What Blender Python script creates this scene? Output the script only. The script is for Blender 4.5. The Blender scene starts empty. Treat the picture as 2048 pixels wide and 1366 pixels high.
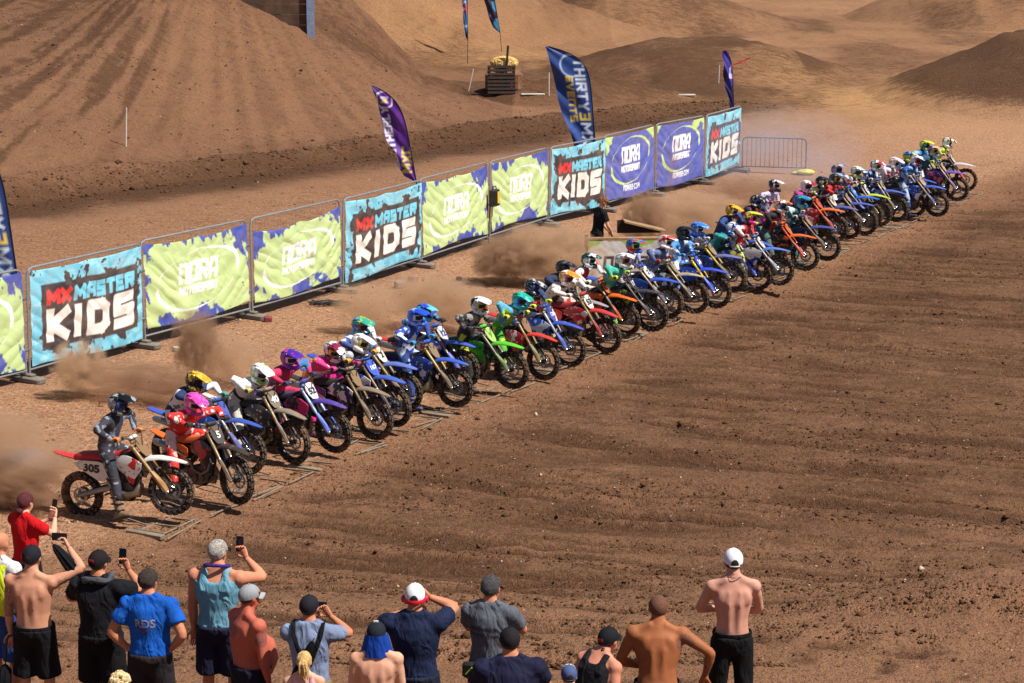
import bpy, bmesh, math, random
import numpy as np
from mathutils import Vector, Matrix, Euler

random.seed(7)
SC = bpy.context.scene
COL = SC.collection
R = math.radians

# ------------------------------------------------------------------ camera
FPX, CAMH, YH = 4200.0, 8.7, -215.0          # focal length and horizon row in pixels of the 2048 px photo
PITCH = math.atan((683 - YH) / FPX)
CP, SP = math.cos(PITCH), math.sin(PITCH)
cd = bpy.data.cameras.new('camera')
cd.sensor_width = 36.0
cd.lens = FPX / 2048 * 36
cd.clip_start, cd.clip_end = 0.5, 6000
cam = bpy.data.objects.new('camera', cd)
COL.objects.link(cam)
cam.location = (0, 0, CAMH)
cam.rotation_euler = (R(90) - PITCH, 0, 0)
SC.camera = cam

# ------------------------------------------------------------------ sky and sun
SUN_EL, SUN_AZ = R(57), R(-24)               # azimuth as an angle from +X (image right), negative = towards camera
world = bpy.data.worlds.new('World')
SC.world = world
world.use_nodes = True
wn = world.node_tree.nodes
bgn = wn['Background']
sky = wn.new('ShaderNodeTexSky')
sky.sky_type = 'NISHITA'
sky.sun_disc = False
sky.sun_elevation = SUN_EL
sky.sun_rotation = math.pi / 2 - SUN_AZ
sky.air_density, sky.dust_density = 1.0, 1.2
world.node_tree.links.new(sky.outputs[0], bgn.inputs[0])
bgn.inputs[1].default_value = 0.055
sd = bpy.data.lights.new('sun', 'SUN')
sd.energy = 5.0
sd.angle = R(0.53)
sd.color = (1.0, 0.945, 0.865)
sun = bpy.data.objects.new('sun', sd)
COL.objects.link(sun)
SUNV = Vector((math.cos(SUN_EL) * math.cos(SUN_AZ), math.cos(SUN_EL) * math.sin(SUN_AZ), math.sin(SUN_EL)))
sun.rotation_euler = SUNV.to_track_quat('Z', 'Y').to_euler()
sun.location = SUNV * 60
vs = SC.view_settings
vs.view_transform = 'Standard'
vs.look = 'None'
vs.gamma = 1.0
vs.exposure = 0.30
vs.use_curve_mapping = False
SC.render.engine = 'CYCLES'
SC.cycles.use_denoising = True
SC.cycles.max_bounces = 4
SC.cycles.diffuse_bounces = 2
SC.cycles.glossy_bounces = 2
SC.cycles.transmission_bounces = 3
SC.cycles.transparent_max_bounces = 6
SC.cycles.volume_bounces = 2
SC.cycles.volume_step_rate = 2.0
SC.cycles.volume_max_steps = 128


def at(x, y, z=0.0):
    """photo pixel -> world point on the horizontal plane z"""
    D = FPX * SP + (y - 683) * CP
    F = FPX * CP - (y - 683) * SP
    k = (CAMH - z) / D
    return Vector(((x - 1024) * k, F * k, z))


def ray(x, y):
    D = FPX * SP + (y - 683) * CP
    F = FPX * CP - (y - 683) * SP
    return Vector((x - 1024, F, -D)).normalized()


# ------------------------------------------------------------------ helpers
def lin(h):
    if isinstance(h, tuple):
        return h
    h = h.lstrip('#')
    v = [int(h[i:i + 2], 16) / 255 for i in (0, 2, 4)]
    return tuple((c / 12.92 if c <= 0.04045 else ((c + 0.055) / 1.055) ** 2.4) for c in v)


def tag(o, label=None, cat=None, group=None, kind=None):
    if label: o['label'] = label
    if cat: o['category'] = cat
    if group: o['group'] = group
    if kind: o['kind'] = kind
    return o


def empty(name, loc=(0, 0, 0), rot=(0, 0, 0)):
    o = bpy.data.objects.new(name, None)
    o.empty_display_size = 0.2
    COL.objects.link(o)
    o.location = loc
    o.rotation_euler = rot
    return o


def link(name, me, parent=None, loc=(0, 0, 0), rot=(0, 0, 0), scale=(1, 1, 1), color=None, mats=None):
    o = bpy.data.objects.new(name, me)
    COL.objects.link(o)
    o.parent = parent
    o.location = loc
    o.rotation_euler = rot
    o.scale = scale
    if color is not None:
        c = lin(color)
        o.color = (c[0], c[1], c[2], 1)
    if mats:
        for i, m in enumerate(mats):
            if i < len(o.material_slots):
                o.material_slots[i].link = 'OBJECT'
                o.material_slots[i].material = m
    return o


class MB:
    """mesh builder: collects shapes, builds ONE mesh"""
    def __init__(s):
        s.v, s.f, s.m = [], [], []
        s.mat = 0

    def add(s, vs, fs):
        b = len(s.v)
        s.v.extend([tuple(p) for p in vs])
        for f in fs:
            s.f.append(tuple(i + b for i in f))
            s.m.append(s.mat)
        return s

    def box(s, c, d, rot=None, bev=0.0):
        x, y, z = [k / 2 for k in d]
        M = rot if rot is not None else Matrix.Identity(3)
        c = Vector(c)
        if bev <= 0:
            P = [(a * x, b * y, e * z) for a in (-1, 1) for b in (-1, 1) for e in (-1, 1)]
            F = [(0, 1, 3, 2), (4, 6, 7, 5), (0, 4, 5, 1), (2, 3, 7, 6), (0, 2, 6, 4), (1, 5, 7, 3)]
            return s.add([c + M @ Vector(p) for p in P], F)
        rings = []
        for zz, k in ((-z, bev), (-z + bev, 0), (z - bev, 0), (z, bev)):
            a, b = x - k, y - k
            e = min(bev, a * .9, b * .9)
            rings.append([c + M @ Vector(p) for p in ((a, b - e, zz), (a - e, b, zz), (-a + e, b, zz), (-a, b - e, zz),
                                                       (-a, -b + e, zz), (-a + e, -b, zz), (a - e, -b, zz), (a, -b + e, zz))])
        return s.loft(rings)

    def loft(s, rings, cap=True, closed=True):
        n = len(rings[0])
        V = [p for r in rings for p in r]
        F = []
        for i in range(len(rings) - 1):
            for j in range(n if closed else n - 1):
                k = (j + 1) % n
                F.append((i * n + j, i * n + k, (i + 1) * n + k, (i + 1) * n + j))
        if cap:
            F.append(tuple(range(n - 1, -1, -1)))
            F.append(tuple((len(rings) - 1) * n + j for j in range(n)))
        return s.add(V, F)

    def tube(s, pts, rad, n=8, wide=None, cap=True):
        """pts path, rad: number | list of number | list of (r_wide, r_deep)"""
        P = [Vector(p) for p in pts]
        m = len(P)
        if not isinstance(rad, (list, tuple)):
            rad = [rad] * m
        rad = [r if isinstance(r, (list, tuple)) else (r, r) for r in rad]
        ref = Vector(wide) if wide is not None else None
        rings = []
        w = None
        for i in range(m):
            t = (P[min(i + 1, m - 1)] - P[max(i - 1, 0)])
            t = t.normalized() if t.length > 1e-9 else Vector((0, 0, 1))
            if ref is not None:
                w = ref - t * ref.dot(t)
            elif w is None:
                a = Vector((0, 0, 1)) if abs(t.z) < .9 else Vector((1, 0, 0))
                w = a - t * a.dot(t)
            else:
                w = w - t * w.dot(t)
            w.normalize()
            d = t.cross(w)
            rings.append([P[i] + w * (math.cos(2 * math.pi * j / n) * rad[i][0]) + d * (math.sin(2 * math.pi * j / n) * rad[i][1]) for j in range(n)])
        return s.loft(rings, cap)

    def ball(s, c, r, n=12, m=8, rot=None):
        c = Vector(c)
        r = r if isinstance(r, (list, tuple)) else (r, r, r)
        M = rot if rot is not None else Matrix.Identity(3)
        V = [c + M @ Vector((0, 0, -r[2]))]
        for i in range(1, m):
            a = -math.pi / 2 + math.pi * i / m
            for j in range(n):
                b = 2 * math.pi * j / n
                V.append(c + M @ Vector((r[0] * math.cos(a) * math.cos(b), r[1] * math.cos(a) * math.sin(b), r[2] * math.sin(a))))
        V.append(c + M @ Vector((0, 0, r[2])))
        F = [(0, 1 + (j + 1) % n, 1 + j) for j in range(n)]
        for i in range(m - 2):
            for j in range(n):
                a = 1 + i * n + j
                b = 1 + i * n + (j + 1) % n
                F.append((a, b, b + n, a + n))
        t = 1 + (m - 2) * n
        F += [(t + j, t + (j + 1) % n, len(V) - 1) for j in range(n)]
        return s.add(V, F)

    def sheet(s, rows, th, up=(0, 0, 1)):
        """grid of points (rows x cols) thickened by th along -up"""
        u = Vector(up) * th
        a, b = len(rows), len(rows[0])
        T = [Vector(p) for r in rows for p in r]
        V = T + [p - u for p in T]
        o = a * b
        F = []
        for i in range(a - 1):
            for j in range(b - 1):
                q = (i * b + j, i * b + j + 1, (i + 1) * b + j + 1, (i + 1) * b + j)
                F.append(q)
                F.append(tuple(x + o for x in reversed(q)))
        edge = [(0, j) for j in range(b)] + [(i, b - 1) for i in range(1, a)] + [(a - 1, j) for j in range(b - 2, -1, -1)] + [(i, 0) for i in range(a - 2, 0, -1)]
        for k in range(len(edge)):
            p, q = edge[k], edge[(k + 1) % len(edge)]
            i0, i1 = p[0] * b + p[1], q[0] * b + q[1]
            F.append((i1, i0, i0 + o, i1 + o))
        return s.add(V, F)

    def plate(s, outline, off):
        """polygon (list of 3d points) extruded by vector off"""
        n = len(outline)
        o = Vector(off)
        P = [Vector(p) for p in outline]
        V = P + [p + o for p in P]
        F = [tuple(range(n - 1, -1, -1)), tuple(range(n, 2 * n))]
        F += [(j, (j + 1) % n, (j + 1) % n + n, j + n) for j in range(n)]
        return s.add(V, F)

    def disc(s, c, axis, r, th, n=20, hole=0.0):
        ax = Vector(axis).normalized()
        a = Vector((0, 0, 1)) if abs(ax.z) < .9 else Vector((1, 0, 0))
        w = ax.cross(a).normalized()
        d = ax.cross(w)
        c = Vector(c)
        ring = lambda rr, h: [c + ax * h + w * (rr * math.cos(2 * math.pi * j / n)) + d * (rr * math.sin(2 * math.pi * j / n)) for j in range(n)]
        if hole <= 0:
            return s.loft([ring(r, -th / 2), ring(r, th / 2)])
        rs = [ring(hole, -th / 2), ring(r, -th / 2), ring(r, th / 2), ring(hole, th / 2), ring(hole, -th / 2)]
        return s.loft(rs, cap=False)

    def xform(s, M, start=0):
        for i in range(start, len(s.v)):
            s.v[i] = tuple(M @ Vector(s.v[i]))
        return s

    def mesh(s, name, mats, smooth=True, angle=None):
        me = bpy.data.meshes.new(name)
        me.from_pydata(s.v, [], s.f)
        for m in mats:
            me.materials.append(m)
        if any(s.m):
            me.polygons.foreach_set('material_index', s.m)
        bm = bmesh.new()
        bm.from_mesh(me)
        bmesh.ops.recalc_face_normals(bm, faces=bm.faces)
        if smooth:
            lim = math.cos(R(angle if angle else 40))
            for f in bm.faces:
                f.smooth = True
            for e in bm.edges:
                if len(e.link_faces) == 2 and e.link_faces[0].normal.dot(e.link_faces[1].normal) < lim:
                    e.smooth = False
        bm.to_mesh(me)
        bm.free()
        return me

    def build(s, name, mats, parent=None, smooth=True, loc=(0, 0, 0), rot=(0, 0, 0), color=None):
        if not isinstance(mats, (list, tuple)):
            mats = [mats]
        return link(name, s.mesh(name, mats, smooth), parent, loc, rot, color=color)


WORK = bpy.data.scenes.new('workbench')


def remesh(mb, voxel, smooth=3, factor=.5):
    """one continuous surface from overlapping closed shapes (MB) -> (verts, faces)"""
    me = bpy.data.meshes.new('tmp')
    me.from_pydata(mb.v, [], mb.f)
    bm = bmesh.new()
    bm.from_mesh(me)
    bmesh.ops.recalc_face_normals(bm, faces=bm.faces)
    bm.to_mesh(me)
    bm.free()
    o = bpy.data.objects.new('tmp', me)
    WORK.collection.objects.link(o)
    m = o.modifiers.new('r', 'REMESH')
    m.mode = 'VOXEL'
    m.voxel_size = voxel
    if smooth:
        k = o.modifiers.new('s', 'SMOOTH')
        k.factor = factor
        k.iterations = smooth
    WORK.view_layers[0].update()
    dg = WORK.view_layers[0].depsgraph
    dg.update()
    ev = o.evaluated_get(dg)
    em = ev.to_mesh()
    n = len(em.vertices)
    v = np.empty(n * 3, np.float32)
    em.vertices.foreach_get('co', v)
    nl = len(em.loops)
    li = np.empty(nl, np.int32)
    em.loops.foreach_get('vertex_index', li)
    f = li.reshape(-1, 4).tolist() if nl == 4 * len(em.polygons) else [tuple(p.vertices) for p in em.polygons]
    ev.to_mesh_clear()
    bpy.data.objects.remove(o)
    bpy.data.meshes.remove(me)
    return v.reshape(-1, 3), f


def mesh_from(name, v, f, mats, mi=None, smooth=True):
    me = bpy.data.meshes.new(name)
    me.from_pydata(v.tolist() if hasattr(v, 'tolist') else v, [], f)
    for m in mats:
        me.materials.append(m)
    if mi is not None:
        me.polygons.foreach_set('material_index', mi)
    if smooth:
        me.polygons.foreach_set('use_smooth', [True] * len(f))
    me.update()
    return me


def ik(a, b, l1, l2, pole):
    a, b, pole = Vector(a), Vector(b), Vector(pole)
    d = b - a
    L = min(d.length, (l1 + l2) * .995)
    u = d.normalized()
    x = (l1 * l1 - l2 * l2 + L * L) / (2 * L)
    h = math.sqrt(max(l1 * l1 - x * x, 0))
    p = pole - u * pole.dot(u)
    p = p.normalized() if p.length > 1e-6 else Vector((0, 0, 1))
    return a + u * x + p * h, a + u * L


# ------------------------------------------------------------------ noise (numpy)
def _hash(i, j, s):
    h = (i.astype(np.int64) * 374761393 + j.astype(np.int64) * 668265263 + s * 1442695041) & 0xffffffff
    h = ((h ^ (h >> 13)) * 1274126177) & 0xffffffff
    h = h ^ (h >> 16)
    return (h & 0xffff) / 65535.0


def vnoise(x, y, s=0):
    i, j = np.floor(x), np.floor(y)
    u, v = x - i, y - j
    u, v = u * u * (3 - 2 * u), v * v * (3 - 2 * v)
    a, b, c, d = _hash(i, j, s), _hash(i + 1, j, s), _hash(i, j + 1, s), _hash(i + 1, j + 1, s)
    return (a * (1 - u) + b * u) * (1 - v) + (c * (1 - u) + d * u) * v


def fbm(x, y, s=0, o=4, g=.5):
    t, a, n = 0, 1.0, 0
    for k in range(o):
        t = t + a * vnoise(x * 2 ** k + 17.3 * k, y * 2 ** k - 9.1 * k, s + k)
        n += a
        a *= g
    return t / n


def sstep(a, b, x):
    t = np.clip((x - a) / (b - a), 0, 1)
    return t * t * (3 - 2 * t)


# ------------------------------------------------------------------ materials
MATS = {}


class NT:
    def __init__(s, name):
        s.m = bpy.data.materials.new(name)
        s.m.use_nodes = True
        s.t = s.m.node_tree
        s.b = s.t.nodes['Principled BSDF']
        s.out = s.t.nodes['Material Output']

    def n(s, typ, **kw):
        x = s.t.nodes.new('ShaderNode' + typ)
        for k, v in kw.items():
            setattr(x, k, v)
        return x

    def l(s, a, b):
        s.t.links.new(a, b)

    def coord(s, kind='Object', scale=(1, 1, 1), loc=(0, 0, 0), rot=(0, 0, 0)):
        c = s.n('TexCoord')
        m = s.n('Mapping')
        m.inputs['Scale'].default_value = scale
        m.inputs['Location'].default_value = loc
        m.inputs['Rotation'].default_value = rot
        s.l(c.outputs[kind], m.inputs[0])
        return m.outputs[0]

    def noise(s, vec, scale, detail=3, rough=.55, dist=0.0):
        x = s.n('TexNoise')
        x.inputs['Scale'].default_value = scale
        x.inputs['Detail'].default_value = detail
        x.inputs['Roughness'].default_value = rough
        x.inputs['Distortion'].default_value = dist
        if vec is not None:
            s.l(vec, x.inputs['Vector'])
        return x.outputs[0]

    def ramp(s, fac, stops, const=False):
        r = s.n('ValToRGB')
        r.color_ramp.interpolation = 'CONSTANT' if const else 'LINEAR'
        e = r.color_ramp.elements
        while len(e) < len(stops):
            e.new(.5)
        for k, (p, c) in zip(e, stops):
            k.position = p
            c = lin(c) if not isinstance(c, (int, float)) else (c, c, c)
            k.color = (c[0], c[1], c[2], 1)
        s.l(fac, r.inputs[0])
        return r.outputs[0]

    def mix(s, fac, a, b, mode='MIX'):
        x = s.n('Mix', data_type='RGBA', blend_type=mode)
        for i, val in ((0, fac), (6, a), (7, b)):
            if hasattr(val, 'is_linked') or hasattr(val, 'links'):
                s.l(val, x.inputs[i])
            elif isinstance(val, (int, float)):
                x.inputs[i].default_value = val if i == 0 else (val, val, val, 1)
            else:
                c = lin(val)
                x.inputs[i].default_value = (c[0], c[1], c[2], 1)
        return x.outputs[2]

    def math(s, op, a, b=0.0, clamp=False):
        x = s.n('Math', operation=op, use_clamp=clamp)
        for i, val in ((0, a), (1, b)):
            if isinstance(val, (int, float)):
                x.inputs[i].default_value = val
            else:
                s.l(val, x.inputs[i])
        return x.outputs[0]

    def bump(s, h, st=.3, dist=.02):
        x = s.n('Bump')
        x.inputs['Strength'].default_value = st
        x.inputs['Distance'].default_value = dist
        s.l(h, x.inputs['Height'])
        s.l(x.outputs[0], s.b.inputs['Normal'])

    def fin(s, col=None, rough=.6, metal=0.0, spec=.5):
        if col is not None:
            if hasattr(col, 'links'):
                s.l(col, s.b.inputs['Base Color'])
            else:
                c = lin(col)
                s.b.inputs['Base Color'].default_value = (c[0], c[1], c[2], 1)
        if isinstance(rough, (int, float)):
            s.b.inputs['Roughness'].default_value = rough
        else:
            s.l(rough, s.b.inputs['Roughness'])
        s.b.inputs['Metallic'].default_value = metal
        s.b.inputs['Specular IOR Level'].default_value = spec
        return s.m


MUD = (.20, .115, .062)


def plain(col, rough=.6, metal=0.0, var=.18, scale=6, bump=0.0, bscale=40, mud=0.0, spec=.5):
    key = ('plain', lin(col), rough, metal, var, scale, bump, bscale, mud, spec)
    if key in MATS:
        return MATS[key]
    t = NT('surface')
    v = t.coord('Object')
    c = lin(col)
    dark = tuple(k * (1 - var) for k in c)
    lite = tuple(min(1, k * (1 + var)) for k in c)
    k = t.ramp(t.noise(v, scale, 4), [(.3, dark), (.7, lite)])
    if mud > 0:
        mk = t.ramp(t.noise(v, 5, 6, .65), [(.62 - .35 * mud, 0.0), (.8 - .3 * mud, 1.0)])
        k = t.mix(t.math('MULTIPLY', mk, min(1, .55 + mud * .4)), k, MUD)
    if bump:
        t.bump(t.noise(v, bscale, 3), bump)
    m = t.fin(k, rough, metal, spec)
    MATS[key] = m
    return m


def objcol(name, rough=.4, metal=0.0, mud=.3, spec=.5):
    """colour of the object, with dust and mud on it"""
    key = ('objcol', name)
    if key in MATS:
        return MATS[key]
    t = NT(name)
    v = t.coord('Object')
    oi = t.n('ObjectInfo')
    k = t.mix(t.noise(v, 9, 3), oi.outputs['Color'], 0.75, 'MULTIPLY')
    k = t.mix(.35, oi.outputs['Color'], k)
    off = t.n('VectorMath', operation='ADD')
    t.l(v, off.inputs[0])
    cmb = t.n('CombineXYZ')
    t.l(t.math('MULTIPLY', oi.outputs['Random'], 37.0), cmb.inputs[0])
    t.l(cmb.outputs[0], off.inputs[1])
    mk = t.ramp(t.noise(off.outputs[0], 6, 7, .68), [(.68 - .3 * mud, 0.0), (.86 - .28 * mud, 1.0)])
    k = t.mix(.04 + .06 * mud, k, (.34, .22, .14))
    k = t.mix(t.math('MULTIPLY', mk, .8), k, MUD)
    m = t.fin(k, t.math('ADD', t.math('MULTIPLY', mk, .4), rough, True), metal, spec)
    MATS[key] = m
    return m


def graphic(cols, seed, scale=3.2, rough=.45, mud=.25, bump=0.0, stretch=(1, 1, 1)):
    """printed multi-colour graphics (jerseys, helmets, plastics)"""
    cols = tuple(lin(c) for c in cols)
    key = ('graphic', cols, seed, scale, rough, mud, bump, stretch)
    if key in MATS:
        return MATS[key]
    t = NT('graphic_print')
    v = t.coord('Object', stretch, (seed * 3.17 % 11, seed * 1.71 % 7, seed * .91 % 5))
    ds = t.n('VectorMath', operation='ADD')
    nz = t.n('TexNoise')
    nz.inputs['Scale'].default_value = scale * 1.2
    t.l(v, nz.inputs['Vector'])
    sc_ = t.n('VectorMath', operation='SCALE')
    sc_.inputs['Scale'].default_value = .22
    t.l(nz.outputs['Color'], sc_.inputs[0])
    t.l(v, ds.inputs[0])
    t.l(sc_.outputs[0], ds.inputs[1])
    vo = t.n('TexVoronoi')
    vo.inputs['Scale'].default_value = scale * 1.5
    t.l(ds.outputs[0], vo.inputs['Vector'])
    sp = t.n('SeparateColor')
    t.l(vo.outputs['Color'], sp.inputs[0])
    k = t.ramp(sp.outputs[0], [(0, cols[0]), (.52, cols[1]), (.82, cols[2])], True)
    # small lettering-like flecks of the third colour
    v2 = t.n('TexVoronoi')
    v2.inputs['Scale'].default_value = scale * 6
    t.l(ds.outputs[0], v2.inputs['Vector'])
    s2 = t.n('SeparateColor')
    t.l(v2.outputs['Color'], s2.inputs[0])
    k = t.mix(t.math('MULTIPLY', t.math('GREATER_THAN', s2.outputs[1], .9), .8), k, cols[2])
    o = t.coord('Object')
    if mud > 0:
        mk = t.ramp(t.noise(o, 7, 6, .66), [(.66 - .3 * mud, 0.0), (.86 - .28 * mud, 1.0)])
        k = t.mix(t.math('MULTIPLY', mk, .7), k, MUD)
    if bump:
        t.bump(t.noise(o, 14, 3, .5, .8), bump, .03)
    m = t.fin(k, rough)
    MATS[key] = m
    return m


def attrmat(name, attr, rough=.7, dirt=.15):
    key = ('attr', name)
    if key in MATS:
        return MATS[key]
    t = NT(name)
    a = t.n('Attribute', attribute_name=attr)
    v = t.coord('Object')
    k = t.mix(t.math('MULTIPLY', t.ramp(t.noise(v, 2.2, 6, .6), [(.42, 0.0), (.75, 1.0)]), dirt * 2.4), a.outputs[0], (.45, .33, .22))
    t.bump(t.noise(v, 9, 3, .5, .6), .25, .02)
    m = t.fin(k, rough, 0, .3)
    MATS[key] = m
    return m


STEEL = plain('9aa0a4', .42, .85, .12, 8, mud=.12)
GALV = plain('aeb3b6', .45, .7, .12, 6)
BLACKMETAL = plain('1b1b1d', .4, .5, .2, 8, mud=.25)
RUBBER = plain('17161a', .85, 0, .25, 12, .3, 60, mud=.42)
BLACKPLASTIC = plain('151518', .5, 0, .25, 8, mud=.2)
PLASTIC = objcol('painted_plastic', .42, 0, .42)
PLASTICMUD = objcol('muddy_plastic', .5, 0, .62)
ANODISED = objcol('anodised_metal', .42, .5, .72)
# ------------------------------------------------------------------ terrain
GATE0 = np.array((-5.05, 28.0)); GDIR = np.array((.485, .8745)); GN = np.array((.8745, -.485))   # start line, its direction, the way the bikes leave
MB0 = np.array((-15.0, 60.0)); ME = np.array((.632, .775)); MN = np.array((-.775, .632))           # foot of the big mound


def masks(x, y):
    s = (x - GATE0[0]) * GN[0] + (y - GATE0[1]) * GN[1]          # >0 in front of the start line
    t = (x - MB0[0]) * ME[0] + (y - MB0[1]) * ME[1]
    q = (x - MB0[0]) * MN[0] + (y - MB0[1]) * MN[1]              # >0 behind the mound's foot
    return s, t, q


def terrain(x, y, fine=True):
    x = np.asarray(x, float); y = np.asarray(y, float)
    s, t, q = masks(x, y)
    wob = (fbm(x * .08, y * .08, 11, 3) - .5)
    h = np.zeros_like(x)
    # big mound on the left: a long face rising from the track to a crest that falls away to the right
    yb = 60 + (x + 15) * 1.227 + 3 * wob
    yc = np.maximum(88 - .3 * (x + 8), yb + 1.0)
    hc = np.interp(x + 2.5 * wob, [-60, -27, -19, -14, -8.5, -4, -.5, 2.5], [3.0, 4.4, 6.2, 6.6, 3.4, 1.1, .32, 0])
    f = np.clip((y - yb) / (yc - yb), 0, 1)
    back = np.interp(x, [-14, -9.5], [.06, .75])
    mA = np.where(y < yc, hc * f ** 1.15, hc - back * (y - yc))
    fade = sstep(.02, .6, mA)
    # a second crest behind it
    yc2 = 96 - .2 * (x + 6)
    hc2 = np.interp(x + 2 * wob, [-60, -12, -7.7, -5.9, -4, -1.5], [8, 6.2, 4.1, 2.6, .8, 0])
    mB = np.where(y < yc2, hc2 - .42 * (yc2 - y), hc2 - .8 * (y - yc2))
    # a third slope closing the valley
    yc3 = 132 + .1 * x
    hc3 = np.interp(x + 6 * wob, [-60, -14, -6, 0, 5, 9], [10, 8, 5.0, 3.0, 1.2, 0])
    mC = np.where(y < yc3, hc3 - .34 * (yc3 - y), hc3 - .3 * (y - yc3))
    h = np.maximum(np.maximum(h, mA), np.maximum(mB, mC))
    # dark furrow of pushed-up soil along the mound's foot
    fr = q + 1.2 * wob + 2.0
    h += .50 * np.exp(-((fr - 1.6) / .9) ** 2) * (.4 + 1.1 * fbm(x * .7, y * .7, 5, 3)) * (1 - sstep(30, 40, t)) - .22 * np.exp(-((fr - .1) / .8) ** 2) * (1 - sstep(30, 40, t))
    # berms on the right, with firm edges
    def berm(cx, cy, rx, ry, tilt, slope, top):
        u, v = (x - cx) * math.cos(tilt) + (y - cy) * math.sin(tilt), -(x - cx) * math.sin(tilt) + (y - cy) * math.cos(tilt)
        d = (1 - np.hypot(u / rx, v / ry)) * min(rx, ry) + 1.6 * wob
        return np.minimum(np.maximum(d, 0) * slope, top + .35 * wob)
    h = np.maximum(h, berm(30, 91.5, 14.5, 13.5, 0, .46, 2.6))
    h = np.maximum(h, berm(9.5, 106, 8.0, 9.0, .2, .26, 1.35))
    h = np.maximum(h, berm(8, 142, 12, 9, 0, .4, 2.2))
    h = np.maximum(h, berm(2.5, 91, 6, 2.2, .15, .5, .75))
    h = np.maximum(h, berm(40, 150, 16, 16, 0, .45, 5.0))
    # far country rises
    far = np.hypot(x, y)
    h += 24 * sstep(190, 420, far) * (.7 + .6 * fbm(x * .006, y * .006, 21, 3))
    # spectator bank and the photographer's bank
    b = np.interp(y, [-40, 0, 9, 14, 21.3, 26.0, 27.5], [7.6, 6.9, 1.6, .92, .88, .08, 0])
    h += b
    # small ramp at the lower right
    h += .55 * np.exp(-(((x - 6.0) / 2.2) ** 2 + ((y - 22.8) / 1.0) ** 2))
    if fine:
        trk = sstep(-.2, 1.2, s) * (1 - sstep(75, 95, y)) * sstep(19, 21, y)
        ang = R(-17) + .10 * (fbm(x * .05, y * .05, 3, 2) - .5)
        a = x * np.cos(ang) + y * np.sin(ang)
        c = -x * np.sin(ang) + y * np.cos(ang)
        c2 = c + .35 * (fbm(a * .22, c * .22, 9, 2) - .5)
        rut = fbm(a * .3, c2 * 2.2, 31, 4, .6) - .5
        rut2 = fbm(a * .9, c2 * 5.5, 37, 3, .6) - .5
        groove = np.clip(fbm(a * .16, c2 * 3.2, 41, 2) - .61, 0, .2)
        lines = 0
        for sd_, lv in ((151, .5), (157, .42), (163, .57), (173, .47), (179, .53)):
            nn_ = fbm(a * .055, c2 * 1.15, sd_, 2)
            lines = lines + np.exp(-((nn_ - lv) / .019) ** 2)
        lines = np.minimum(lines, 1.2) * sstep(.40, .58, fbm(a * .30, c * .9, 167, 3))
        h += trk * (.045 * rut + .06 * rut2 - .40 * groove - .10 * lines)
        h += (.05 + .05 * trk) * (fbm(x * 1.6, y * 1.6, 51, 4, .6) - .5)
        h += (.018 + .035 * trk) * (fbm(x * 6.5, y * 6.5, 61, 2) - .5)
        back = (1 - sstep(-.3, .3, s)) * (q < 0)
        h += back * .05 * (fbm(x * .6, y * .6, 71, 3) - .5)
        # wheel ruts behind the gate
        lane = (x - GATE0[0]) * GDIR[0] + (y - GATE0[1]) * GDIR[1]
        h -= .05 * sstep(-3.0, -1.4, s) * (1 - sstep(-.6, 0, s)) * np.clip(np.cos(lane * 2 * math.pi / .96) , 0, 1) ** 3
        # runnels and machine tracks on the mound
        face = fade
        ph = np.arctan2(y - 96, x + 13) * 46 + 5 * fbm(x * .12, y * .12, 95, 3)
        h += face * (.16 * (fbm(ph, np.hypot(x + 13, y - 96) * .12, 81, 4, .65) - .5) + .20 * (fbm(x * .5, y * .5, 83, 4, .6) - .5) + .10 * (fbm(x * 2.2, y * 2.2, 85, 2) - .5))
        h += sstep(80, 92, y) * (.40 * (fbm(x * .3, y * .3, 87, 4, .6) - .5) + .16 * (fbm(x * 1.4, y * 1.4, 89, 3, .6) - .5))
    return h


def ground_at(px, py):
    """photo pixel -> point on the terrain"""
    d = ray(px, py)
    k = np.arange(18.0, 400.0, .1)
    z = CAMH + d.z * k
    i = int(np.argmax(z <= terrain(d.x * k, d.y * k, False)))
    return Vector((0, 0, CAMH)) + d * float(k[i])


def gz(x, y):
    return float(terrain(np.array([x]), np.array([y]))[0])


def axis(segs):
    out = [segs[0][0]]
    for a, b, st in segs:
        n = max(1, int(round(abs(b - a) / st)))
        out += list(np.linspace(a, b, n + 1)[1:])
    return np.array(out)


xs = axis([(-1800, -400, 200), (-400, -90, 30), (-90, -40, 4), (-40, -17, .3), (-17, 18, .15), (18, 42, .25), (42, 90, 4), (90, 400, 30), (400, 1800, 200)])
ys = axis([(-300, -20, 40), (-20, 14, 1.0), (14, 22, .25), (22, 54, .068), (54, 66, .10), (66, 140, .25), (140, 200, 1.0), (200, 420, 12), (420, 2600, 180)])
X, Y = np.meshgrid(xs, ys)
Z = terrain(X, Y)
nx, ny = len(xs), len(ys)
me = bpy.data.meshes.new('ground')
nv = nx * ny
me.vertices.add(nv)
me.vertices.foreach_set('co', np.stack([X, Y, Z], -1).astype(np.float32).ravel())
ii = (np.arange(ny - 1)[:, None] * nx + np.arange(nx - 1)[None, :]).ravel()
quads = np.stack([ii, ii + 1, ii + 1 + nx, ii + nx], -1).astype(np.int32)
nf = len(quads)
me.loops.add(nf * 4)
me.loops.foreach_set('vertex_index', quads.ravel())
me.polygons.add(nf)
me.polygons.foreach_set('loop_start', np.arange(0, nf * 4, 4, dtype=np.int32))
me.polygons.foreach_set('loop_total', np.full(nf, 4, np.int32))
me.polygons.foreach_set('use_smooth', np.ones(nf, bool))
me.update(calc_edges=True)
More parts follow.
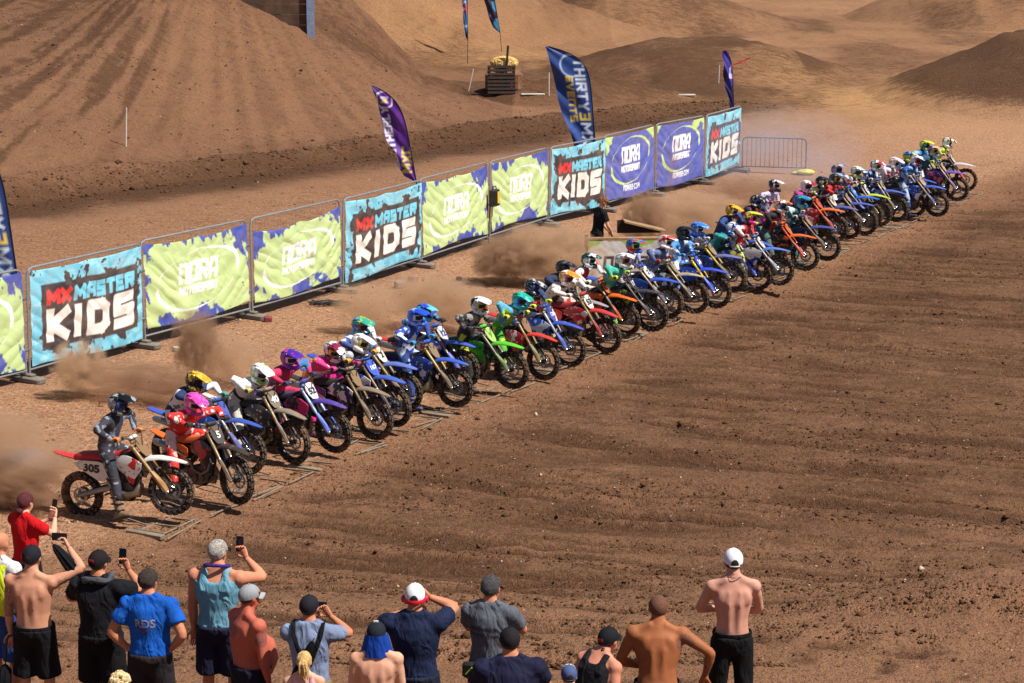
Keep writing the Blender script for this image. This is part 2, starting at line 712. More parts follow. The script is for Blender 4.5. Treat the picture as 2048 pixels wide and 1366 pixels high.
# kinds of soil: R dark moist topsoil plus painted rut and mound shade, G yellow sand, B pale dry dust
s_, t_, q_ = masks(X, Y)
N1 = fbm(X * .35, Y * .35, 101, 4)
N2 = fbm(X * .12, Y * .12, 103, 4)
trk = sstep(-.3, 2.2, s_ + 1.6 * (N1 - .5)) * (1 - sstep(58, 78, Y + 14 * (N2 - .5)))
_a, _c = X * math.cos(R(-17)) + Y * math.sin(R(-17)), -X * math.sin(R(-17)) + Y * math.cos(R(-17))
_st = .5 * fbm(_a * .45, _c * 2.6, 107, 4, .6) + .5 * fbm(X * 1.1, Y * 1.1, 109, 4, .6)
_w = .10 * (fbm(X * .05, Y * .05, 3, 2) - .5)
_a2, _c1 = X * np.cos(R(-17) + _w) + Y * np.sin(R(-17) + _w), -X * np.sin(R(-17) + _w) + Y * np.cos(R(-17) + _w)
_c2 = _c1 + .35 * (fbm(_a2 * .22, _c1 * .22, 9, 2) - .5)
_ln = 0
for sd_, lv in ((151, .5), (157, .42), (163, .57), (173, .47), (179, .53)):
    _ln = _ln + np.exp(-((fbm(_a2 * .055, _c2 * 1.15, sd_, 2) - lv) / .019) ** 2)
_ln = np.minimum(_ln, 1.2) * sstep(.40, .58, fbm(_a2 * .30, _c1 * .9, 167, 3))
dark = .75 * _ln * trk + trk * (.50 + .14 * sstep(.36, .62, _st)) * (.6 + .4 * sstep(22, 30, Y))  # rut lines darkened: groove shade put into the colour, along with moist soil
dark = dark + .9 * np.exp(-((q_ + 1.8 + 1.6 * (N1 - .5)) / 2.0) ** 2) * (1 - sstep(28, 44, t_)) * (.5 + N1)
dark = dark + .85 * sstep(.2, 1.0, Z) * (X > 14) * (Y > 74) * (Y < 116) + .6 * np.exp(-(((X - 5) / 7) ** 2 + ((Y - 93) / 4) ** 2))
dark = dark + .5 * np.exp(-(((X + 6) / 6) ** 2 + ((Y - 90) / 3) ** 2)) * (t_ > 18)
dark = dark + .18 * sstep(.42, .70, N2) * sstep(60, 75, Y) + .25 * sstep(.5, .7, fbm(X * .25 + 7, Y * .10, 111, 4)) * sstep(78, 95, Y)
_ph = np.arctan2(Y - 96, X + 13) * 16
dark = dark + .12 * sstep(80, 92, Y) + .26 * (q_ > 1) * (X < 0) * (Y < 100) + .34 * sstep(.48, .62, fbm(_ph * 3.4, np.hypot(X + 13, Y - 96) * .10, 113, 4, .6)) * (q_ > 1) * (X < 0) * (Y < 100) * (.5 + .8 * (X < -13))  # fan streaks are runnel shade painted in, stronger on the flank facing off the sun
dark = dark + .55 * np.exp(-(((X - 8) / 8) ** 2 + ((Y - 103) / 9) ** 2) ** 1.5) * (.5 + .8 * N1) + .5 * np.exp(-(((X - 10) / 14) ** 2 + ((Y - 142) / 12) ** 2)) * (.4 + N1)
sand = .65 * np.exp(-(((X + 1) / 6) ** 2 + ((Y - 114) / 7) ** 2)) * (.4 + 1.1 * N1)
sand = sand + 1.0 * np.exp(-(((X - 14.5) / 5.5) ** 2 + ((Y - 93) / 12) ** 2)) * (.3 + 1.1 * N1) + .35 * sstep(95, 130, Y) * N1
dust = .75 * (1 - sstep(-1.0, .4, s_ + .8 * (N1 - .5))) * (.35 + .65 * sstep(-10, -7, s_)) * (q_ < -3) * (.6 + .7 * N1) + .12 * (1 - sstep(22.5, 29, Y + 5 * (N1 - .5)))
dust = dust + .5 * sstep(8, 12, s_) * 0 + .3 * sstep(62, 80, Y) * (X > 6)
rgba = np.stack([np.clip(dark, 0, 1), np.clip(sand, 0, 1), np.clip(dust, 0, 1), np.ones_like(X)], -1).astype(np.float32)
ca = me.color_attributes.new('soil', 'FLOAT_COLOR', 'POINT')
ca.data.foreach_set('color', rgba.ravel())


def ground_material():
    t = NT('dirt')
    a = t.n('Attribute', attribute_name='soil')
    sep = t.n('SeparateColor')
    t.l(a.outputs[0], sep.inputs[0])
    v = t.coord('Object')
    rotv = t.coord('Object', rot=(0, 0, R(17)))      # x now runs along the bikes' way out
    def along(sx, sy, off=0.0):
        m = t.n('Mapping')
        m.inputs['Scale'].default_value = (sx, sy, 1)
        m.inputs['Location'].default_value = (off, off * .7, 0)
        t.l(rotv, m.inputs[0])
        return m.outputs[0]
    vs_ = along(1.0, 2.2)
    big = t.noise(v, .45, 2, .6)
    mid = t.noise(vs_, 1.7, 4, .65)
    fine_ = t.noise(v, 11, 3, .7)
    grit = t.noise(v, 38, 2, .7)
    base = t.ramp(mid, [(.28, (.160, .076, .039)), (.5, (.250, .126, .068)), (.72, (.345, .188, .105))])
    base = t.mix(t.ramp(big, [(.35, 0.0), (.65, .5)]), base, (.295, .152, .085))
    tan = t.mix(t.math('MULTIPLY', t.ramp(mid, [(.25, .55), (.7, 1.0)]), sep.outputs[2]), base, (.455, .250, .145))
    sandy = t.mix(t.math('MULTIPLY', sep.outputs[1], .8), tan, (.56, .31, .135))
    rag = t.math('ADD', t.math('MULTIPLY', t.math('SUBTRACT', mid, .5), 1.1), t.math('ADD', t.math('MULTIPLY', t.math('SUBTRACT', fine_, .5), 1.7), t.math('MULTIPLY', t.math('SUBTRACT', grit, .5), 1.0)))
    dk = t.ramp(t.math('ADD', t.math('MULTIPLY', sep.outputs[0], .8), rag), [(.22, 0.0), (.62, 1.0)])
    dk = t.math('MULTIPLY', dk, t.math('GREATER_THAN', sep.outputs[0], .02))
    k = t.mix(t.math('MULTIPLY', dk, .88), sandy, (.072, .034, .018))
    k = t.mix(.7, k, t.mix(1.0, k, t.ramp(fine_, [(.32, .42), (.62, 1.4)]), 'MULTIPLY'))
    k = t.mix(.65, k, t.mix(1.0, k, t.ramp(grit, [(.34, .38), (.6, 1.35)]), 'MULTIPLY'))
    # pale stones and chaff
    vor = t.n('TexVoronoi')
    vor.inputs['Scale'].default_value = 7.0
    t.l(v, vor.inputs['Vector'])
    st = t.math('MULTIPLY', t.math('LESS_THAN', vor.outputs['Distance'], .085), t.math('GREATER_THAN', t.noise(v, 3.1, 0), .5))
    k = t.mix(t.math('MULTIPLY', st, .7), k, (.58, .45, .32))
    hgt = t.math('MULTIPLY', fine_, .6)
    hgt = t.math('ADD', hgt, t.math('ADD', t.math('MULTIPLY', grit, .35), t.math('MULTIPLY', mid, .9)))
    t.bump(hgt, 1.0, .10)
    return t.fin(k, .95, 0, .12)


DIRT = ground_material()
me.materials.append(DIRT)
ground = link('ground', me)
tag(ground, 'brown dirt of the motocross arena with mounds and tyre ruts', None, None, 'structure')

# loose clods and stones lying on the dirt: nobody could count them
CLOD = plain((.10, .050, .027), .95, 0, .35, 3, spec=.1)
STONE = plain((.46, .36, .27), .9, 0, .3, 3, spec=.2)


def scatter(name, n, mat, size, sampler, label, seed):
    rg = np.random.default_rng(seed)
    P = sampler(rg, n)
    n = len(P)
    oct_ = np.array([(1, 0, 0), (-1, 0, 0), (0, 1, 0), (0, -1, 0), (0, 0, 1), (0, 0, -1)], float)
    tri = np.array([(0, 2, 4), (2, 1, 4), (1, 3, 4), (3, 0, 4), (2, 0, 5), (1, 2, 5), (3, 1, 5), (0, 3, 5)])
    sz = size * np.exp(rg.normal(0, .55, n))
    V = oct_[None] * (1 + .5 * (rg.random((n, 6, 1)) - .5)) + .35 * (rg.random((n, 6, 3)) - .5)
    V *= np.stack([np.ones(n), .6 + .5 * rg.random(n), .45 + .4 * rg.random(n)], -1)[:, None, :]
    an = rg.random(n) * 6.283
    ca_, sa_ = np.cos(an)[:, None], np.sin(an)[:, None]
    V = np.stack([V[..., 0] * ca_ - V[..., 1] * sa_, V[..., 0] * sa_ + V[..., 1] * ca_, V[..., 2]], -1) * sz[:, None, None]
    z = terrain(P[:, 0], P[:, 1]) + sz * .15
    V = V + np.stack([P[:, 0], P[:, 1], z], -1)[:, None, :]
    F = (tri[None] + (np.arange(n) * 6)[:, None, None]).reshape(-1, 3)
    m = bpy.data.meshes.new(name)
    m.vertices.add(n * 6)
    m.vertices.foreach_set('co', V.astype(np.float32).ravel())
    m.loops.add(len(F) * 3)
    m.loops.foreach_set('vertex_index', F.astype(np.int32).ravel())
    m.polygons.add(len(F))
    m.polygons.foreach_set('loop_start', np.arange(0, len(F) * 3, 3, dtype=np.int32))
    m.polygons.foreach_set('loop_total', np.full(len(F), 3, np.int32))
    m.update(calc_edges=True)
    m.materials.append(mat)
    return tag(link(name, m), label, None, None, 'stuff')


def samp_track(rg, n):
    y = 20.5 + (70 - 20.5) * rg.random(n * 5) ** 1.35
    x = (rg.random(n * 5) * 2 - 1) * (y * .27)
    s, t, q = masks(x, y)
    ang = R(-17)
    c = -x * math.sin(ang) + y * math.cos(ang)
    a = x * math.cos(ang) + y * math.sin(ang)
    w = fbm(a * .2, c * 1.8, 131, 3)
    keep = rg.random(n * 5) < np.clip((w - .42) * 4, .04, 1) * np.where(s > 0, 1, .10)
    return np.stack([x, y], -1)[keep][:n]


def samp_wide(rg, n):
    y = 22 + 70 * rg.random(n)
    x = (rg.random(n) * 2 - 1) * (y * .28)
    return np.stack([x, y], -1)


def samp_furrow(rg, n):
    t = rg.random(n) * 42 - 4
    q = rg.normal(-1.0, .9, n)
    return np.stack([MB0[0] + ME[0] * t + MN[0] * q, MB0[1] + ME[1] * t + MN[1] * q], -1)


scatter('dirt_clods', 42000, CLOD, .0105, samp_track, 'small dark clods strewn over the churned track', 1)
scatter('furrow_clods', 5000, CLOD, .026, samp_furrow, 'larger clods in the furrow at the foot of the mound', 2)
scatter('pale_stones', 2600, STONE, .009, samp_wide, 'pale pebbles and chaff scattered over the dirt', 3)


def samp_mound(rg, n):
    x = rg.random(n * 3) * 26 - 23
    y = 58 + 36 * rg.random(n * 3)
    s, t, q = masks(x, y)
    keep = (q > .5) & (fbm(x * .6, y * .6, 141, 3) > .45)
    return np.stack([x, y], -1)[keep][:n]


scatter('mound_clods', 6000, CLOD, .017, samp_mound, 'dark clods scattered over the face of the big mound', 4)
# ------------------------------------------------------------------ printed graphics
GL = {  # stroke letters in a box 0..1 high
    'A': (.7, [[(0, 0), (0, .72), (.2, 1), (.7, 1), (.7, 0)], [(0, .38), (.7, .38)]]),
    'C': (.65, [[(.65, 1), (0, 1), (0, 0), (.65, 0)]]),
    'D': (.7, [[(0, 0), (0, 1), (.5, 1), (.7, .8), (.7, .2), (.5, 0), (0, 0)]]),
    'E': (.6, [[(.6, 1), (0, 1), (0, 0), (.6, 0)], [(0, .5), (.5, .5)]]),
    'H': (.7, [[(0, 0), (0, 1)], [(.7, 0), (.7, 1)], [(0, .5), (.7, .5)]]),
    'I': (.05, [[(0, 0), (0, 1)]]),
    'K': (.7, [[(0, 0), (0, 1)], [(.7, 1), (.05, .48), (.7, 0)]]),
    'L': (.6, [[(0, 1), (0, 0), (.6, 0)]]),
    'M': (.9, [[(0, 0), (0, 1), (.45, .35), (.9, 1), (.9, 0)]]),
    'N': (.7, [[(0, 0), (0, 1), (.7, 1), (.7, 0)]]),
    'O': (.7, [[(0, 0), (0, 1), (.7, 1), (.7, 0), (0, 0)]]),
    'P': (.65, [[(0, 0), (0, 1), (.65, 1), (.65, .45), (0, .45)]]),
    'R': (.7, [[(0, 0), (0, 1), (.7, 1), (.7, .5), (.1, .5)], [(.35, .5), (.7, 0)]]),
    'S': (.65, [[(.65, 1), (0, 1), (0, .5), (.65, .5), (.65, 0), (0, 0)]]),
    'T': (.7, [[(0, 1), (.7, 1)], [(.35, 1), (.35, 0)]]),
    'U': (.7, [[(0, 1), (0, 0), (.7, 0), (.7, 1)]]),
    'V': (.7, [[(0, 1), (.35, 0), (.7, 1)]]),
    'W': (.9, [[(0, 1), (.2, 0), (.45, .7), (.7, 0), (.9, 1)]]),
    'X': (.7, [[(0, 0), (.7, 1)], [(0, 1), (.7, 0)]]),
    'Y': (.7, [[(0, 1), (.35, .5), (.7, 1)], [(.35, .5), (.35, 0)]]),
    '3': (.65, [[(0, 1), (.65, 1), (.65, 0), (0, 0)], [(.15, .5), (.65, .5)]]),
    '9': (.65, [[(.65, .5), (0, .5), (0, 1), (.65, 1), (.65, 0), (0, 0)]]),
    '2': (.65, [[(0, 1), (.65, 1), (.65, .5), (0, .5), (0, 0), (.65, 0)]]),
    'B': (.65, [[(0, 0), (0, 1), (.6, 1), (.6, .55), (.65, .45), (.65, 0), (0, 0)], [(0, .5), (.6, .5)]]),
    '.': (.05, [[(0, .45), (.0, .5)]]), ' ': (.3, []),
}


def text_cov(U, V, txt, x, y, w, h, wt, gap=.35, slant=0.0, fit=True, aa=None):
    """coverage of lettering in the box (x,y,w,h); U,V in metres; wt = stroke width relative to height"""
    adv = [GL[c][0] + gap for c in txt]
    tot = sum(adv) - gap + wt
    sx = w / tot if fit else h
    hh = h * (1 - wt)
    sd = np.full(U.shape, 1e3)
    cx = x + sx * wt / 2
    vv = V - y - h * wt / 2
    uu = U - slant * vv
    for c, a in zip(txt, adv):
        sel = (uu > cx - sx * .4) & (uu < cx + sx * (a + .3)) & (vv > -h * .3) & (vv < h * 1.2)
        if sel.any() and GL[c][1]:
            u, v = uu[sel], vv[sel]
            d = np.full(u.shape, 1e3)
            hw = wt * h / 2
            for pl in GL[c][1]:
                for (x0, y0), (x1, y1) in zip(pl, pl[1:]):
                    ax, ay, bx, by = cx + x0 * sx, y0 * hh, cx + x1 * sx, y1 * hh
                    L = math.hypot(bx - ax, by - ay)
                    ex, ey = (bx - ax) / L, (by - ay) / L
                    al = (u - ax) * ex + (v - ay) * ey
                    ac = np.abs(-(u - ax) * ey + (v - ay) * ex)
                    d = np.minimum(d, np.maximum(ac - hw, np.abs(al - L / 2) - L / 2 - hw * .8))
            sd[sel] = np.minimum(sd[sel], d)
        cx += a * sx
    aa = aa or .012
    return np.clip(.5 - sd / aa, 0, 1)


def over(img, col, a):
    c = np.array(lin(col))
    img[...] = img * (1 - a[..., None]) + c * a[..., None]


def ring_cov(U, V, cx, cy, rx, ry, tilt, w):
    x, y = U - cx, V - cy
    c, s = math.cos(tilt), math.sin(tilt)
    x, y = x * c + y * s, -x * s + y * c
    r = np.hypot(x / rx, y / ry)
    ang = np.arctan2(y / ry, x / rx)
    th = w * (.10 + .9 * np.maximum(np.clip(np.cos(ang - R(25)), 0, 1) ** 2 * .9, np.clip(np.cos(ang - R(215)), 0, 1) ** 1.6))
    g1 = np.abs(((ang - R(165) + math.pi) % (2 * math.pi)) - math.pi)
    g2 = np.abs(((ang - R(332) + math.pi) % (2 * math.pi)) - math.pi)
    th = th * sstep(R(4), R(14), g1) * sstep(R(4), R(14), g2)
    return np.clip(.5 - (np.abs(r - 1) * .5 * (rx + ry) - th / 2) / .014, 0, 1) * (th > .004)


def print_nora(U, V, W, H, blue, seed):
    base, edge, ring = ('c4dc98', '4656ac', 'f8faf4') if not blue else ('5a66b8', 'c4e08a', 'd2e690')
    img = np.empty(U.shape + (3,))
    img[...] = lin(base)
    n = fbm(U * 3.0 + seed, V * 3.0, 7 + seed, 4, .55)
    n2 = fbm(U * 9 + V * 4 + seed, V * 2.0 - U * 2, 9 + seed, 3)
    u, v = U / W, V / H
    if not blue:
        e = np.minimum.reduce([u * 1.9, (1 - u) * 1.9, (1 - v) * 1.15 + .05 * np.cos(u * 11), v * 1.1 + .05 * np.cos(u * 13 + 1)])
        m = sstep(.0, .04, .02 + .42 * (n - .5) + .28 * (n2 - .5) - e)
        m = np.maximum(m, sstep(.0, .04, .25 - np.hypot((u - 1) * 1.3, (v - 1) * 1.0) + .45 * (n - .5) + .3 * (n2 - .5)))
        m = np.maximum(m, sstep(.0, .04, .17 - np.hypot(u * 1.3, (v - 1) * .9) + .45 * (n - .5)))
        m = np.maximum(m, sstep(.0, .04, .15 - np.hypot((u - .62) * .8, v * .9) + .4 * (n - .5)))
    else:
        m = sstep(.0, .05, .24 - np.hypot(u * 1.5, (v - 1) * 1.3) + .55 * (n - .5))
        m = np.maximum(m, sstep(.0, .05, .24 - np.hypot((1 - u) * 1.2, (v - 1) * 1.5) + .6 * (n - .5)))
    over(img, edge, np.clip(m, 0, 1))
    cy = .50 * H if not blue else .58 * H
    over(img, ring, ring_cov(U, V, .50 * W, cy, .40 * W, .345 * H, R(8), .10))
    over(img, 'ffffff', text_cov(U, V, 'NORA', .315 * W, cy - .035 * H, .37 * W, .26 * H, .2, .38, .10))
    over(img, 'ffffff', text_cov(U, V, 'MOTORSPORT', .315 * W, cy - .17 * H, .37 * W, .105 * H, .24, .42, .10))
    if blue:
        over(img, 'ffffff', text_cov(U, V, 'NORA92.COM', .34 * W, .115 * H, .34 * W, .085 * H, .2, .42))
    return img


def print_kids(U, V, W, H, seed):
    img = np.empty(U.shape + (3,))
    img[...] = lin('86d0e8')
    n = fbm(U * 4 + seed, V * 4, 33 + seed, 4, .55)
    n2 = fbm(U * 14, V * 14 + seed, 35 + seed, 2)
    u, v = U / W, V / H
    over(img, '62c0de', sstep(.5, .6, fbm(U * 9, V * 2.2, 44, 3)) * .7)
    over(img, 'a6e2f2', sstep(.60, .68, fbm(U * 3, V * 14, 46, 3)) * .6)
    e = np.minimum(np.minimum((u - .10) * 2.2, (.945 - u) * 2.2), np.minimum((v - .165) * 1.4, (.82 - v) * 1.4))
    box = sstep(-.012, .012, e + .02)
    spl = sstep(0, .03, .03 + .85 * (n - .5) + np.clip(e, -.5, 0) * .9)
    spl2 = sstep(.73, .76, n2) * sstep(.5, .6, n)
    dk = np.clip(np.maximum(np.maximum(box, spl), spl2), 0, 1)
    over(img, '463c40', dk)
    over(img, 'e23b3a', text_cov(U, V, 'MX', .13 * W, .60 * H, .225 * W, .17 * H, .36, .38, .05))
    over(img, '7ad2ee', text_cov(U, V, 'MASTER', .375 * W, .60 * H, .545 * W, .17 * H, .30, .42, .05))
    over(img, 'f3eee6', text_cov(U, V, 'KIDS', .125 * W, .20 * H, .79 * W, .375 * H, .30, .50, .06, aa=.016))
    return img


# ------------------------------------------------------------------ fence panels with banners
BANNER = attrmat('banner_cloth', 'print', .6, .12)
FJ = [(-190, 826), (57, 763), (288, 696), (503, 638), (684, 585), (842, 534), (978, 489), (1095, 452), (1208, 423), (1308, 392), (1406, 369), (1477, 344)]
FP = [at(*j) for j in FJ]
FDESC = [
    ('nora', 'lime banner cut off by the left picture edge'),
    ('kids', 'sky blue banner with red and white lettering, nearest of its kind'),
    ('nora', 'lime and blue banner with white oval, right of the nearest sky blue banner'),
    ('nora', 'wrinkled lime banner sagging below its fence rail, left of the second sky blue banner'),
    ('kids', 'sky blue banner with creased lettering beside the purple feather flag'),
    ('nora', 'lime banner right of the purple feather flag'),
    ('nora', 'lime banner with a black box hung at its left edge'),
    ('kids', 'sky blue banner behind the curly haired man, below the navy feather flag'),
    ('blue', 'royal blue banner with lime oval, left one of two'),
    ('blue', 'royal blue banner stained by flying dirt, right one of two'),
    ('kids', 'farthest sky blue banner at the end of the fence, splashed with dirt'),
]
FENCE_W = []
for i, (kind, desc) in enumerate(FDESC):
    a, b = FP[i], FP[i + 1]
    e = (b - a).normalized()
    L = (b - a).length
    W = L - .05
    yaw = math.atan2(e.y, e.x)
    za = min(gz(a.x, a.y), gz(b.x, b.y)) + .10
    root = empty('mesh_fence', (a.x + e.x * .025, a.y + e.y * .025, za), (R(1.5 * math.sin(i * 2.1)), 0, yaw))
    FENCE_W.append((root, W))
    H = 2.0
    r = .13
    fr = MB()
    path = [(0.02, 0, 0), (0.02, 0, H - r), (.02 + r * .3, 0, H - r * .3), (.02 + r, 0, H), (W - .02 - r, 0, H), (W - .02 - r * .3, 0, H - r * .3), (W - .02, 0, H - r), (W - .02, 0, 0)]
    fr.tube(path, .021, 8)
    root_frame = fr.build('frame', GALV, root)
    MB().tube([(.02, 0, .13), (W - .02, 0, .13)], .019, 8).build('bottom_rail', GALV, root)
    wm = MB()
    for k in range(1, int(W / .11)):
        wm.tube([(k * .11, .012, .13), (k * .11, .012, H - .01)], .0022, 3)
    for zz in (.5, .9, 1.3, 1.7):
        wm.tube([(.02, .016, zz), (W - .02, .016, zz)], .0022, 3)
    wo = wm.build('wire_infill', GALV, root, smooth=False)
    wo['kind'] = 'stuff'
    for zz in (.5, 1.45):
        MB().box((W + .02, 0, zz), (.11, .06, .045), bev=.008).build('coupler', STEEL, root)
    tag(root, 'mesh fence panel behind the ' + desc.split(',')[0], 'fence', 'mesh fences behind the start')
    # the banner tied to it
    nu, nw = (190, 116) if i < 6 else (140, 88)
    bu = np.linspace(0, 1, nu)
    bv = np.linspace(0, 1, nw)
    U, V = np.meshgrid(bu, bv)
    bw = W - .11
    z0, z1 = .14, 1.95
    if kind == 'nora': z0 = .22
    sag = {2: (.03, .10), 3: (.16, .14), 5: (.03, .10), 1: (.0, .05), 4: (.0, .08)}.get(i, (.0, .04))
    top = z1 - sag[0] * .6 - sag[1] * 4 * U * (1 - U) * (1 - .45 * np.exp(-((U - .52) / .07) ** 2)) - (.12 if i == 3 else 0) * (1 - U)
    low = z0 + .05 * np.sin(U * 5 + i) + .05 * U * (1 if i in (2, 6) else 0)
    zz = low + (top - low) * V
    PU, PV = U * bw, V * 1.8
    if kind == 'kids':
        img = print_kids(PU, PV, bw, 1.8, i)
    else:
        img = print_nora(PU, PV, bw, 1.8, kind == 'blue', i)
    wr = .030 * np.sin((PU * 1.0 + PV * 1.6) * 7 + 5 * fbm(PU * .8, PV * .8, i, 2)) * np.exp(-(U / .35)) + .030 * np.sin((PU - PV * 1.3) * 8 + 4 * fbm(PU * .8, PV, i + 50, 2)) * np.exp(-((1 - U) / .3))
    wr = wr + .10 * (fbm(PU * 1.1 + 3 * i, PV * .9, 60 + i, 3) - .5) + .035 * np.abs(fbm(PU * 2 + PV * 2.2, (PV - PU) * .7, 90 + i, 3) - .5) * 2
    wr = wr * (4 * V * (1 - V)) ** .35 * (4 * U * (1 - U) + .05) ** .3
    yy = -.032 - np.abs(wr) * 1.0
    mm = bpy.data.meshes.new('banner')
    vv = np.stack([.055 + PU, yy, zz], -1).reshape(-1, 3)
    ii = (np.arange(nw - 1)[:, None] * nu + np.arange(nu - 1)[None, :]).ravel()
    mm.from_pydata(vv.tolist(), [], np.stack([ii, ii + 1, ii + 1 + nu, ii + nu], -1).tolist())
    mm.polygons.foreach_set('use_smooth', [True] * len(mm.polygons))
    c = mm.color_attributes.new('print', 'FLOAT_COLOR', 'POINT')
    c.data.foreach_set('color', np.concatenate([img, np.ones(img.shape[:2] + (1,))], -1).astype(np.float32).ravel())
    mm.materials.append(BANNER)
    bo = link('banner', mm, None, root.location, root.rotation_euler)
    tag(bo, desc, 'banner', 'printed banners on the fence')
    # foot block under the joint at its right end
    fb = MB().box((0, 0, 0), (.72, .22, .13), bev=.03)
    fb.box((0, 0, .085), (.3, .13, .05), bev=.015)
    fo = fb.build('fence_weight', plain('6f675f', .9, 0, .2, 5, .3), None, True, (b.x, b.y, gz(b.x, b.y) + .06), (0, 0, yaw - R(90) + .12 * math.sin(i * 3)))
    tag(fo, 'grey block below the right end of the ' + desc.split(',')[0].replace('with red and white lettering', '').replace('with a black box hung at its left edge', 'with the black box').replace('behind the curly haired man', 'by the curly haired man').replace('at the end of the fence', '').replace(' with creased lettering', '').replace('cut off by the left picture edge', 'at the left edge').replace('below the right end of the lime and blue banner with white oval', 'x'), 'fence weight', 'fence weights')

# black battery box hung on a joint, blocks and rubble near the fence
jb = FP[6]
o = empty('battery_box', (jb.x, jb.y, 1.05), (0, 0, math.atan2(GDIR[1], GDIR[0])))
MB().box((0, -.16, .15), (.3, .16, .42), bev=.02).build('case', BLACKPLASTIC, o)
MB().box((.06, -.245, .16), (.1, .012, .3), bev=.003).build('warning_sticker', plain('d8b92c', .5), o)
MB().tube([(-.1, -.16, .36), (-.06, -.16, .44), (.06, -.16, .44), (.1, -.16, .36)], .012, 6).build('handle', BLACKPLASTIC, o)
MB().tube([(-.13, -.12, -.05), (-.16, -.08, -.5), (-.12, -.06, -1.0)], .012, 6).build('cable', BLACKPLASTIC, o)
tag(o, 'black box with a yellow sticker hung on the fence between two lime banners', 'box')
for px, py, sz, rz, col, lb in ((800, 575, .24, .5, '8d8079', 'grey concrete block on the dirt below the second sky blue banner, left of the pair'),
                                (826, 563, .22, 1.1, '9a6a60', 'reddish concrete block on the dirt below the second sky blue banner, right of the pair'),
                                (536, 645, .17, .2, '7c3d3a', 'small maroon block on the dirt below the sagging lime banner'),
                                (352, 703, .13, .8, 'cdbfae', 'pale lump of stone on the dirt below the lime banner'),
                                (918, 560, .12, .4, '4b3a30', 'dark clod of earth right of the two concrete blocks')):
    p = at(px, py)
    b = MB().box((0, 0, 0), (sz, sz * .8, sz * .75), bev=sz * .12)
    b.box((sz * .1, 0, sz * .35), (sz * .5, sz * .4, sz * .1), bev=.01)
    tag(b.build('block', plain(col, .9, 0, .25, 9, .4, 30), None, True, (p.x, p.y, gz(p.x, p.y) + sz * .3), (.1, .08, rz)), lb, 'block', 'blocks by the fence')
# tangle of black cable on the ground
p = at(665, 612)
b = MB()
rg = random.Random(3)
pts = [(.6 * math.cos(k * .9) * rg.uniform(.3, 1), .3 * math.sin(k * 1.3) * rg.uniform(.3, 1), .03 + .05 * rg.random()) for k in range(26)]
b.tube(pts, .016, 5)
tag(b.build('cable', BLACKPLASTIC, None, True, (p.x, p.y, gz(p.x, p.y))), 'black cable lying in a tangle below the sagging lime banner', 'cable')


# ------------------------------------------------------------------ feather flags
FLAGM = attrmat('flag_cloth', 'print', .55, .04)
POLEM = plain('2a2c30', .4, .3)


def feather(base, height, width, bow, printer, label, seed, yaw=0.0, gap=.45, lean=0.0, lin_=.38, pw=7):
    """pole rises at the right edge and bows over to the left at the top"""
    root = empty('feather_flag', base, (0, R(lean), yaw))
    n = 40
    pole = []
    kk = gap / height
    for k in range(n + 1):
        t = k / n
        q = max(0, (t - kk) / (1 - kk))
        pole.append(Vector((-bow * (lin_ * q + (1 - lin_) * q ** pw), 0, height * t - .10 * bow * q ** 6)))
    full = [(0, 0, -.3)] + pole
    MB().tube(full, [.018] + [.017 - .010 * k / n for k in range(n + 1)], 6).build('pole', POLEM, root)
    nu, nv = 34, 110
    verts, col = [], []
    U = np.zeros((nv, nu)); V = np.zeros((nv, nu))
    for j in range(nv):
        t = j / (nv - 1)
        kk = gap / height
        tt = kk + (1 - kk) * t
        q = tt * n
        i0 = min(int(q), n - 1)
        p = pole[i0].lerp(pole[i0 + 1], q - i0)
        left_x = -bow * float(np.interp(t, [0, .065, .17, .29, .43, .53, .69, 1], [0, .28, .43, .51, .67, .74, .82, 1.0])) * width
        left = Vector((min(left_x, p.x - .002), 0, p.z))
        for i in range(nu):
            u = i / (nu - 1)
            c = left.lerp(p, u)
            amp = .06 * (1 - u) * math.sin(t * 9 + u * 5 + seed) + .035 * (1 - u) * math.sin(t * 23 + u * 9 + seed * 2)
            verts.append((c.x, amp, c.z))
            U[j, i] = c.x
            V[j, i] = c.z
    img = printer(U, V, height, width, bow)
    ii = (np.arange(nv - 1)[:, None] * nu + np.arange(nu - 1)[None, :]).ravel()
    mm = bpy.data.meshes.new('sail')
    mm.from_pydata(verts, [], np.stack([ii, ii + 1, ii + 1 + nu, ii + nu], -1).tolist())
    mm.polygons.foreach_set('use_smooth', [True] * len(mm.polygons))
    c = mm.color_attributes.new('print', 'FLOAT_COLOR', 'POINT')
    c.data.foreach_set('color', np.concatenate([img, np.ones(img.shape[:2] + (1,))], -1).astype(np.float32).ravel())
    mm.materials.append(FLAGM)
    link('sail', mm, root)
    tag(root, label, 'feather flag', 'feather flags')
    return root


def down_text(U, V, txt, x, ztop, length, size, wt, gap=.4):
    """lettering that reads downwards, tops of the letters to the right"""
    return text_cov(ztop - V, U, txt, 0, x, length, size, wt, gap, aa=.03)


